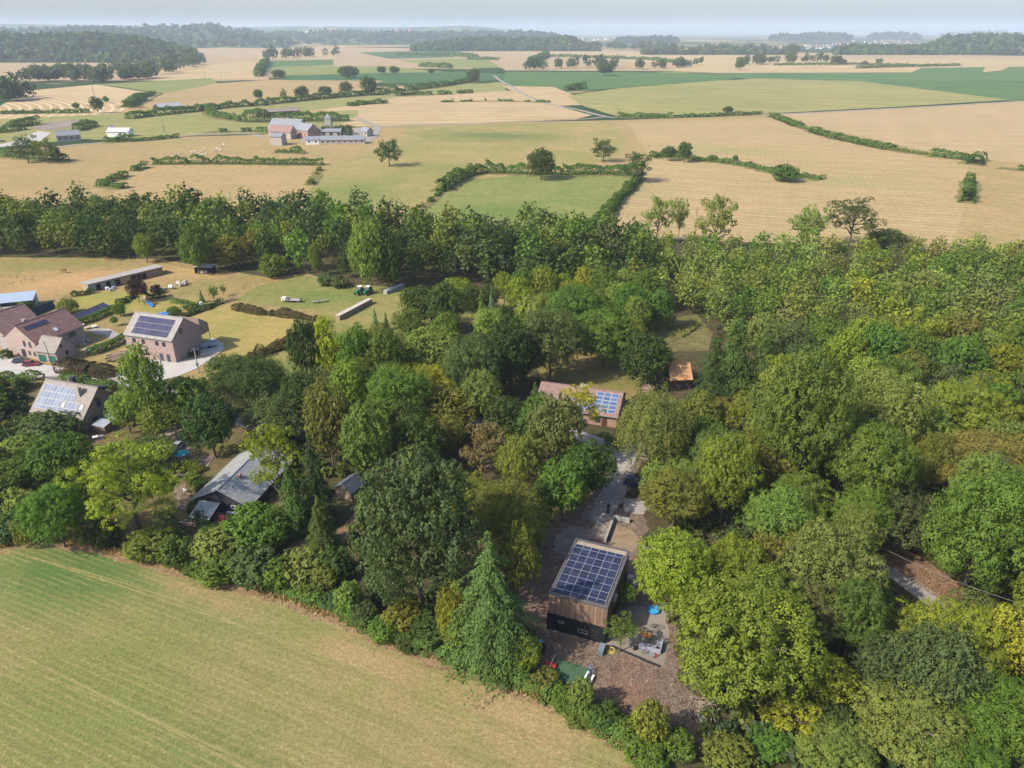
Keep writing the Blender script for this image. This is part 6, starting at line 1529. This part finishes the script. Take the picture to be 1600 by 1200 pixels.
t=TH('flatbed_trailer','low grey flatbed trailer in the meadow, left of two','trailer',458,472,-8); m=MB(); m.box(-3.5,3.0,-1,1,.6,.75); [m.box(a,a+.08,-1,1,.75,1.2) for a in(-3.5,-1.5,2.9)]; m.build('bed',M_conc,t); MB().box(-3.9,-2.4,-.8,.8,.3,1.4).build('load',M_white,t)
for a in(-1,.5):
    for b in(-1,1): MB().tube((a,b*.9,.35),(a,b*1.05,.35),.35,.35,8).build('wheel',M_tyre,t)
t=TH('flatbed_trailer','low grey metal harrow lying in the meadow, right of two','trailer',499,473,20); m=MB(); [m.box(-2.4+i*.6,-2.25+i*.6,-1,1,.3,.5) for i in range(9)]; m.box(-2.5,2.6,-1,-.9,.5,.65).box(-2.5,2.6,.9,1,.5,.65); m.build('frame',M_conc,t)
for b in(-1,1): MB().tube((0,b*.95,.3),(0,b*1.1,.3),.3,.3,8).build('wheel',M_tyre,t)
# horse
def limbs(pts,rads,edges,mat,name,parent,sub=1):
    me=bpy.data.meshes.new(name); me.from_pydata(pts,edges,[]); o=bpy.data.objects.new(name,me); link(o,parent)
    me.skin_vertices.new() if hasattr(me.skin_vertices,'new') and not me.skin_vertices else None
    md=o.modifiers.new('skin','SKIN')
    sv=me.skin_vertices[0].data if me.skin_vertices else None
    if sv:
        for v,r in zip(sv,rads): v.radius=(r,r)
        sv[0].use_root=True
    s=o.modifiers.new('sub','SUBSURF'); s.levels=s.render_levels=sub; me.materials.append(mat); return o
M_horse=plain('chestnut_coat',(.20,.085,.035),.7,var=.15); M_cow=plain('white_coat',(.68,.62,.55),.85,var=.08); M_cow2=plain('tan_coat',(.45,.28,.16),.85,var=.12)
def animal(kind,label,x,y,ang,mat,s=1.0,group=None,name='horse',z=0):
    t=TH(name,label,kind,x,y,ang,group=group)
    pts=[(-.6,0,1.25),(0,0,1.2),(.55,0,1.28),(.95,0,1.2),(1.35,0,.75),(1.55,0,.35),  # rump, belly, chest, neck, poll, muzzle (grazing)
     (-.62,.2,1.0),(-.5,.2,.75),(-.68,.2,.48),(-.62,.2,.04),(-.62,-.2,1.0),(-.45,-.2,.75),(-.6,-.2,.48),(-.55,-.2,.04),
     (.5,.2,.95),(.52,.2,.55),(.5,.2,.04),(.5,-.2,.95),(.6,-.2,.55),(.62,-.2,.04),(-.88,0,1.15),(-.98,0,.7),(1.3,0,.95)]
    rad=[.32,.34,.33,.2,.15,.09,.17,.12,.07,.06,.17,.12,.07,.06,.13,.08,.055,.13,.08,.055,.07,.05,.04]
    ed=[(0,1),(1,2),(2,3),(3,4),(4,5),(0,6),(6,7),(7,8),(8,9),(0,10),(10,11),(11,12),(12,13),(2,14),(14,15),(15,16),(2,17),(17,18),(18,19),(0,20),(20,21)]
    o=limbs(pts[:22],rad[:22],ed,mat,'body',t); t.scale=(s,s,s); return t
animal('horse','brown horse grazing in the dry paddock',101,427,170,M_horse,1.15)
c0=animal('cow','white cow grazing in the pasture left of the farm',301,240,20,M_cow,1.2,'white cattle in the pasture below the farm','cow')
for k,(x,y) in enumerate(((308,243),(312,241),(317,244),(322,242),(316,238),(320,234),(336,237),(339,234),(345,230),(350,228),(281,242),(344,236),(313,246),(306,239))):
    c=copy_tree(c0); q=G(x,y); c.location=(q.x,q.y,0); c.rotation_euler=(0,0,k*1.7); c['label']='white cow grazing in the pasture left of the farm'
animal('cow','dark animal at the top of the dry paddock',168,408,30,M_horse,.9,None,'pony')
# ---------------------------------------------------------------- gardens of the pink houses
p=G(140,457)
t=thing('stable_building','long low stable building with pale flat roof and open doors','stable',(p.x,p.y,0),R(52))
M_plank=plain('stable_planks',(.34,.25,.17),.9,var=.2)
L_=28;
MB().prism([(.05,0),(5,0),(5,2.7),(.05,2.9)],0,L_,'x').build('wall',M_plank,t)
MB().box(-.02,9,.0,.048,0,2.8).build('grey_boarding',M_conc,t)
MB().prism([(-.6,3.0),(5.3,2.75),(5.3,2.9),(-.6,3.15)],-.4,L_+.4,'x').build('roof',plain('pale_felt_roof',(.33,.31,.29),.9,var=.15),t)
for k,a in enumerate((3.5,7.0,10.5,16.5,18.5,20.5)): window(t,'front',a,.05,1.6,2.2,name='door',frame=M_wood,pane=M_black,d=.1)
MB().box(12,15,-.1,-.01,.1,2.4).build('white_door',M_wood2,t)
p=G(0,490); t=shed('metal_shed','blue-grey metal barn with an open front at the left edge',(p.x-6,p.y-1),20,16,7,3.2,4.2,plain('pale_blue_sheet',(.34,.40,.47),.6),plain('blue_metal_roof',(.42,.50,.60),.45,.1),open_front=True)
for k in range(1): MB().box(11.5,13,-.06,-.01,0,3).build('door',M_white,t)
p=G(-20,500); shed('open_shelter','low dark shelter with a pale flat roof in front of the blue metal barn',(p.x-6,p.y-2),14,13,4,2.5,2.7,M_wood,plain('felt',(.30,.29,.27),.9),open_front=True)
# dark solar fence and ground array
a=G(36,503);b=G(88,481); d=b-a; t=thing('solar_fence','row of dark panels standing like a fence behind the red-roofed house','solar fence',(a.x,a.y,0),math.atan2(d.y,d.x)); me=panelmesh(d.length/9-.03,2.6,plain('dark_blue_panel',(.02,.028,.045),.4),M_aludark,.02); array(t,me,(0,0,.1),(1,0,0),(0,.35,1),9,1,d.length/9,2.7)
m=MB(); [m.tube((i*d.length/9,.9,0),(i*d.length/9,.9,2.5),.05) for i in range(10)]; m.build('post',M_grey,t)
a=G(122,505);b=G(176,481); d=b-a; t=thing('solar_array','long low array of dark solar panels standing on the lawn','solar array',(a.x,a.y,0),math.atan2(d.y,d.x)); nP=14; pw=d.length/nP; me=panelmesh(pw-.04,1.5,PV_black,M_aluviolet,.03)
array(t,me,(0,.6,.5),(1,0,0),(0,1,.42),nP,2,pw,1.53)
m=MB(); [m.tube((i*pw*2,.7,0),(i*pw*2,.7,.55),.05).tube((i*pw*2,3.2,0),(i*pw*2,3.2,1.6),.05) for i in range(8)]; m.build('support_leg',M_grey,t)
t=TH('slide','climbing frame with a blue slide','slide',231,478,-35); m=MB(); [m.box(a,a+.12,b,b+.12,0,2.4) for a in(-1.2,.0) for b in(-.6,.6)]; m.box(-1.2,.12,-.6,.72,1.4,1.5).prism([(-.7,2.4),(.8,2.4),(.05,3.1)],-1.3,.2,'x'); m.build('climbing_frame',M_wood,t)
m=MB(); m.prism([(0.1,1.5),(2.2,.35),(3.0,.3),(3.0,.2),(2.1,.2),(.1,1.35)],-.3,.45,'y'); m.prism([(0.1,1.7),(2.2,.55),(3.0,.5),(3.0,.2),(2.1,.2),(.1,1.35)],-.36,-.3,'y'); m.prism([(0.1,1.7),(2.2,.55),(3.0,.5),(3.0,.2),(2.1,.2),(.1,1.35)],.45,.51,'y'); m.build('slide',M_blue,t)
t=TH('trampoline','round trampoline with a bright blue rim','trampoline',257,495); MB().tube((0,0,.75),(0,0,.85),1.9,1.9,18).build('rim',M_blue,t); MB().tube((0,0,.86),(0,0,.88),1.4,1.4,18).build('jumping_mat',plain('mat_blue',(.05,.16,.4),.8),t)
for k in range(6): MB().tube((1.7*math.cos(k*1.047),1.7*math.sin(k*1.047),0),(1.7*math.cos(k*1.047),1.7*math.sin(k*1.047),.75),.04).build('leg',M_grey,t)
for k in range(6): MB().tube((1.9*math.cos(k*1.047),1.9*math.sin(k*1.047),.8),(1.9*math.cos(k*1.047),1.9*math.sin(k*1.047),2.2),.03).build('net_pole',M_blue,t)
t=TH('swimming_pool','long narrow turquoise pool beside the garden hedge','pool',147,548,22); MB().box(-2.2,2.2,-.6,.6,0,.6).build('rim',M_white,t); MB().box(-2.1,2.1,-.5,.5,.6,.63).build('water',M_turq,t)
for k,(x,y) in enumerate(((137,515),(148,513),(128,511))):
    t=TH('garden_table',['round stone table on the pale garden path','white low table on the pale garden path','white lounge seat beside the red-roofed house'][k],'table',x,y,20); MB().tube((0,0,.55),(0,0,.65),.9,.9,10).build('tabletop',M_stone if k==0 else M_white,t); MB().tube((0,0,0),(0,0,.55),.2,.2,8).build('foot',M_grey,t)
# patio things beside the red-roofed house
for k,(x,y,mt) in enumerate(((130,536,M_white),(134,541,M_zinc),(139,535,M_white),(128,543,M_conc))):
    t=TH('garden_chair','pale garden chair in the cluttered patio beside the red-roofed house','chair',x,y,k*70,group='pale chairs on the cluttered patio'); chair(t,mt)
# log pile beside drive
t0=None
for k in range(11):
    x=165+random.uniform(0,26)*.6; y=560+random.uniform(0,9); 
    t=TH('tree_trunk_log','long barked trunk in the pile beside the drive','log',166+k%4*5+random.uniform(0,3),566-(k//4)*4,34,group='long trunks piled beside the drive'); m=MB(); m.mat(0).tube((-.3,0,.3+.25*(k%2)),(5.2+random.uniform(-.8,.8),0,.3+.2*(k%3)),.32,.24,8,False).mat(1).tube((-.31,0,.3+.25*(k%2)),(-.29,0,.3+.25*(k%2)),.31,.31,8); m.build('log',[M_log,M_logend],t)
t=TH('sawn_slabs','pale sawn slabs beside the pile of long trunks','planks',196,549,20); [MB().box(-1.4,1.4,-.4,.4,k*.14,k*.14+.11).build('plank',M_wood2,t) for k in range(3)]
# poles
def pole(label,x,y,h,mat,cross=False,lean=0,box=None,group=None,r=.14):
    t=TH('utility_pole',label,'pole',x,y,25,group=group); MB().tube((0,0,0),(lean,0,h),r,r*.65,8).build('mast',mat,t)
    if cross: MB().box(-.9,.9,-.06,.06,h-.6,h-.48).build('crossarm',M_wood,t); [MB().tube((a,0,h-.48),(a,0,h-.3),.05).build('insulator',M_white,t) for a in(-.8,0,.8)]
    if box: MB().box(-.35,.35,-.5,-.12,h*.30,h*.30+1.0).build('transformer_box',plain('pale_green_box',(.36,.44,.42),.5),t)
    return t
pole('slanted wooden pole in front of the green garage doors',86,582,9.2,M_wood,lean=-.5)
pole('concrete pole with wire arms and a pale box beside the brick house drive',311,583,7.2,M_conc,cross=True,box=1,r=.2)
pole('pale concrete pole at the right edge above the yellow maple',1588,975,7.5,M_conc,r=.16)
for k,(x,y,h) in enumerate(((148,153,17),(241,133,16),(320,122,14),(345,121,12),(922,107,17),(1261,108,30),(1590,99,30),(257,206,10))):
    pole('thin wooden pole standing in the far fields',x,y,h,M_wood,group='thin poles in the far fields',r=.35)
# overhead wire in the right wood
m=MB(); a=G(1340,835,6.5);b=G(1600,945,6.2); pts=[a.lerp(b,i/12)+Vector((0,0,-1.0*math.sin(i/12*math.pi))) for i in range(13)]; m.path(pts,.022,.022,4); tag(m.build('overhead_wire',M_conc),'thin pale wire sagging over the leafy verge of the road','wire')
# fences
def fence(label,px,n,h=1.2,rails=1,group=None,rr=.09):
    P=[G(*p) for p in px]; t=thing('fence',label,'fence',tuple(P[0])); L=sum((P[i+1]-P[i]).length for i in range(len(P)-1)); me=MB().tube((0,0,0),(0,0,h),rr,rr*.9,6).mesh('post',M_wood); Q=[]
    for k in range(n):
        s=L*k/(n-1); i=0
        while i<len(P)-2 and s>(P[i+1]-P[i]).length: s-=(P[i+1]-P[i]).length; i+=1
        q=P[i].lerp(P[i+1],min(1,s/(P[i+1]-P[i]).length))-P[0]; Q.append(q); o=bpy.data.objects.new('post',me); link(o,t); o.location=q; o.scale=(1,1,random.uniform(.9,1.1))
    for r_ in range(rails):
        m=MB(); zz=h*(.88-.38*r_); m.path([(q.x,q.y,zz) for q in Q],.03,.03,4); m.build('rail',M_wood,t)
    return t
fence('wooden post and rail fence at the left of the paddock',[(-10,432),(14,434),(33,437),(52,439)],6,1.5,1); fence('short post and rail fence below the left paddock fence',[(-10,452),(15,450),(33,444),(50,441)],5,1.5,1)
fence('fence of pale posts along the foot of the back wood',[(-20,404),(60,403),(130,402),(200,404),(240,409),(290,419),(330,424)],22,1.5,1)
fence('low fence across the right paddock',[(360,468),(373,456),(388,450),(402,443),(412,440)],7,1.3,1)
fence('low wire fence along the copper hedge',[(340,475),(356,466),(366,470)],4,1.2,1)
fence('fence below the slope of the stable building',[(225,430),(238,424),(250,419)],5,1.2,1)
# field shelter
p=G(305,428); t=shed('field_shelter','small open field shelter with flat roof at the back wood',(p.x,p.y),-5,7,3.4,2.7,3.0,M_dark,plain('pale_sheet',(.36,.40,.40),.6),open_front=True,ribs=False); MB().box(.6,4.5,1,2.4,0,1.1).build('hay',M_stone,t)
t=None
for k,(x,y,mt) in enumerate(((268,452,M_white),(284,448,M_stone),(290,445,M_stone),(315,479,M_white),(280,446,M_stone))):
    t=TH('wrapped_bale',['white wrapped bale by the dry garden wall','pale bale in the paddock, left','pale bale in the paddock, right','white round bale under the young trees','pale bale in the paddock, half hidden'][k],'bale',x,y,k*40); MB().tube((-.7,0,.75),(.7,0,.75),.75,.75,12).build('bale',mt,t)
a=G(240,458);b=G(262,452); d=b-a; t=thing('stone_trough_wall','low pale wall between the purple tree and the white bale','wall',(a.x,a.y,0),math.atan2(d.y,d.x)); [MB().box(i*d.length/8+.03,(i+1)*d.length/8,-.3,.3,0,.8).build('block',M_conc,t) for i in range(8)]
for k,(x,y) in enumerate(((168,453),(173,455),(178,452))):
    t=TH('feed_tub','pale tub in front of the stable doors','tub',x,y,0,group='pale tubs in front of the stable'); MB().tube((0,0,0),(0,0,.8),.6,.7,10).build('tub',M_zinc if k else M_white,t)
# parasol, caravans etc near grey car
t=TH('parasol','turquoise parasol beside the silver grey car','parasol',286,722); MB().tube((0,0,0),(0,0,2.2),.04).build('pole',M_white,t); m=MB(); 
for k in range(8): a=k*.785; m.face([(1.5*math.cos(a),1.5*math.sin(a),2.1),(1.5*math.cos(a+.785),1.5*math.sin(a+.785),2.1),(0,0,2.65)])
m.build('canopy',M_turq,t)
t=TH('gazebo_roof','flat beige canopy between the oak and the path','canopy',248,725,-10); MB().prism([(-1.4,2.2),(0,2.7),(1.4,2.2),(1.4,2.1),(0,2.6),(-1.4,2.1)],-2.4,2.4,'x').build('canopy',plain('beige_cloth',(.42,.34,.27),.8),t); [MB().tube((a,b,0),(a,b,2.15),.05).build('post',M_wood,t) for a in(-2.2,2.2) for b in(-1.2,1.2)]
for k,(x,y) in enumerate(((255,737),(262,738),(293,731),(291,770),(276,748))):
    t=TH('garden_chair',['white chair below the beige canopy, left','white chair below the beige canopy, right','white chair beside the turquoise parasol','white chair on the path at the chalet','white chair halfway down the earth path'][k],'chair',x,y,k*50); chair(t,M_white)
t=TH('garden_table','small dark table under the turquoise parasol','table',284,727); MB().tube((0,0,.68),(0,0,.74),.7,.7,10).build('tabletop',M_wood,t); MB().tube((0,0,0),(0,0,.68),.06).build('leg',M_dark,t)
t=TH('footbridge','small wooden footbridge with handrails leading to the chalet deck','bridge',290,797,-20); [MB().box(-1.6+i*.27,-1.36+i*.27,-.7,.7,.3,.37).build('plank',M_wood,t) for i in range(12)]; [MB().path([(-1.6,b,1.1),(1.6,b,1.1)],.04,.04,4).tube((-1.6,b,0),(-1.6,b,1.1),.04).tube((1.6,b,0),(1.6,b,1.1),.04).build('handrail',M_wood,t) for b in(-.7,.7)]
T(254,0,0,0,'bush','DG','') if False else None
# ---------------------------------------------------------------- the farm
def farm(name,label,a_,b_,W,eave,ridge,wall,roof,cat='barn',win=0,door=0,**k):
    a=G(*a_);b=G(*b_); d=b-a; t,s,Y=gable(name,label,(a.x,a.y),math.degrees(math.atan2(d.y,d.x)),d.length,W,eave,ridge,wall,roof,oh=.5,cat=cat,gut=False,th=.3,**k)
    for i in range(win): window(t,'front',d.length*(i+.5)/win,eave*.45,1.3,1.1)
    for i in range(door): window(t,'front',d.length*(i+.7)/door,.05,2.4,2.6,name='door',pane=M_dark)
    return t,s,Y
farm('farm_barn','large farm barn with long grey-blue slate roof',(420,212),(467,214),18,6,14,M_tan,R_slate)
farm('farm_house','farm building with patched red roof in front of the large barn',(421,216),(455,218),9,6,10.5,M_tan,R_redold)
farm('farm_wing','tall pale stone wing at the left front of the farm',(423,227),(441,227.5),9,7,9,M_tan,R_slate,win=0)
farm('farm_house','farm house with brick gable and dark roof in the middle of the farm',(464,215),(482,218),12,7,12,M_redbr,R_slate,win=2)
farm('farm_shed','low white and grey shed at the left end of the long stable',(478,226.5),(499,226),9,4,6,M_white,R_slate,win=2,cat='shed')
farm('long_stable','long low farm stable with grey roof and a row of small openings',(499.5,226),(570,225),9,3.6,6,M_tan,R_slate,win=8,cat='stable')
farm('farm_shed','low grey shed in the farm yard with white covers',(498,212),(533,212),7,3.5,5.5,M_tan,R_slate,door=3,cat='shed')
farm('farm_lodge','small stone house at the right end of the farm',(563,213),(574,214),8,4.5,7.5,M_tan,R_slate,win=2,cat='house')
a=G(514,200); t=thing('dovecote_tower','square stone tower with a pointed slate roof behind the farm','tower',(a.x,a.y,0)); MB().box(-3,3,-3,3,0,9).build('wall',M_tan,t); m=MB(); [m.face([(3.4*x0,3.4*y0,9),(3.4*x1,3.4*y1,9),(0,0,13.5)]) for x0,y0,x1,y1 in((-1,-1,1,-1),(1,-1,1,1),(1,1,-1,1),(-1,1,-1,-1))]; m.face([(-3.4,3.4,8.99),(3.4,3.4,8.99),(3.4,-3.4,8.99),(-3.4,-3.4,8.99)]); m.build('roof',R_slate,t)
farm('hay_barn','long dark open barn with rusty grey roof beyond the farm',(401,184),(470,180),14,5,7.5,M_rust,plain('rusty_sheet_roof',(.26,.21,.19),.8,var=.25),door=5)
farm('field_barn','pale grey barn roof beyond the left hedges',(250,172),(288,169),16,3,6.5,M_dark,plain('pale_sheet_roof',(.38,.38,.39),.7,var=.1))
farm('cottage','terraced slate-roofed cottages with small windows at the left',(90,222),(127,220),9,5,8.5,M_tan,R_slate,win=4,cat='cottage')
farm('white_barn','white barn with pale roof beside trees at the left',(168,214),(202,214),10,4.5,7,M_white,plain('white_roof',(.55,.56,.58),.6),cat='barn')
farm('farm_shed','white shed behind the white barn',(173,207),(180,206.5),6,4,6,M_white,R_slate,cat='shed')
row([(480,210),(495,212)],5,(2.5,4),'trees in the farm yard, left'); row([(505,208),(525,207),(532,208)],8,(2.5,4),'trees at the foot of the farm tower'); row([(535,211),(555,212)],6,(2.5,4),'trees in the farm yard, right')
# ---------------------------------------------------------------- far villages (small houses, each its own)
def village(n,xr,yr,zf,label,group,s=(8,14)):
    rr=random.Random(int(xr[0]))
    mats=[(M_white,R_slate),(M_white,R_slate),(M_redbr,R_redold),(M_tan,R_slate),(M_white,R_redold)]; base=[]
    for wm,rm in mats:
        m=MB(); m.mat(0).prism([(0,0),(.6,0),(.6,.4),(.3,.7),(0,.4)],0,1,'x').mat(1).prism([(-.05,.37),(.3,.72),(.3,.78),(-.05,.43)],-.03,1.03,'x').prism([(.65,.37),(.65,.43),(.3,.78),(.3,.72)],-.03,1.03,'x'); base.append(m.mesh('village_house',[wm,rm]))
    for k in range(n):
        x=rr.uniform(*xr); y=rr.uniform(*yr); q=G(x,y); sz=rr.uniform(*s)
        o=bpy.data.objects.new('village_house',base[rr.randrange(5)]); link(o); o.location=(q.x,q.y,zf(q) if zf else 0); o.scale=(sz,sz,sz); o.rotation_euler=(0,0,rr.uniform(-.8,.8)); tag(o,label,'house',group)
village(34,(1205,1300),(72.5,79),lambda q:6,'tiny house of the far village right of the centre','houses of the far right village',(10,18))
village(30,(1300,1440),(68,76),lambda q:14,'tiny house among the trees of the far right valley','houses in the far right valley',(10,18))
village(26,(820,960),(60,65),lambda q:4,'tiny white building beyond the long wood','buildings beyond the long wood',(20,36))
village(16,(1560,1600),(68,74),lambda q:30,'tiny house at the far right edge','houses at the far right edge',(12,20))
def vz(q):
    pos,hh=VH; best=0
    A=G(380,70);B=G(900,70); s=(q.x*A.y/q.y-A.x)/(B.x-A.x); t_=(q.y-A.y)/2600
    return hh(min(.99,max(.01,s)),min(1,max(0,t_)))
village(44,(450,740),(57.5,66),lambda q:vz(q)+14,'tiny house on the far wooded valley side','houses on the far valley side',(22,38))
# wind turbines on the horizon
for k,x in enumerate((645,652,664,676,682,690)):
    q=G(x,52.8); t=thing('wind_turbine','thin white wind turbine on the horizon','wind turbine',(q.x,q.y,0),0,'wind turbines on the horizon'); MB().tube((0,0,0),(0,0,150),4,2.5,6).build('tower',M_white,t)
    for j in range(3): a=j*2.094+k; MB().tube((0,-3,150),(55*math.sin(a),-3,150+55*math.cos(a)),2.2,.6,4).build('blade',M_white,t)
# ---------------------------------------------------------------- the air
m,n,out=newmat('thin_haze'); v=N(n,'ShaderNodeVolumePrincipled'); v.inputs['Color'].default_value=(.70,.80,.97,1); v.inputs['Density'].default_value=HAZE; v.inputs['Anisotropy'].default_value=0.0; n.links.new(v.outputs[0],out.inputs['Volume'])
hb=MB().box(-24500,24500,-24500,24500,-1.2,260).build('haze',m); hb['kind']='stuff'; hb['label']='thin summer haze over the whole valley'
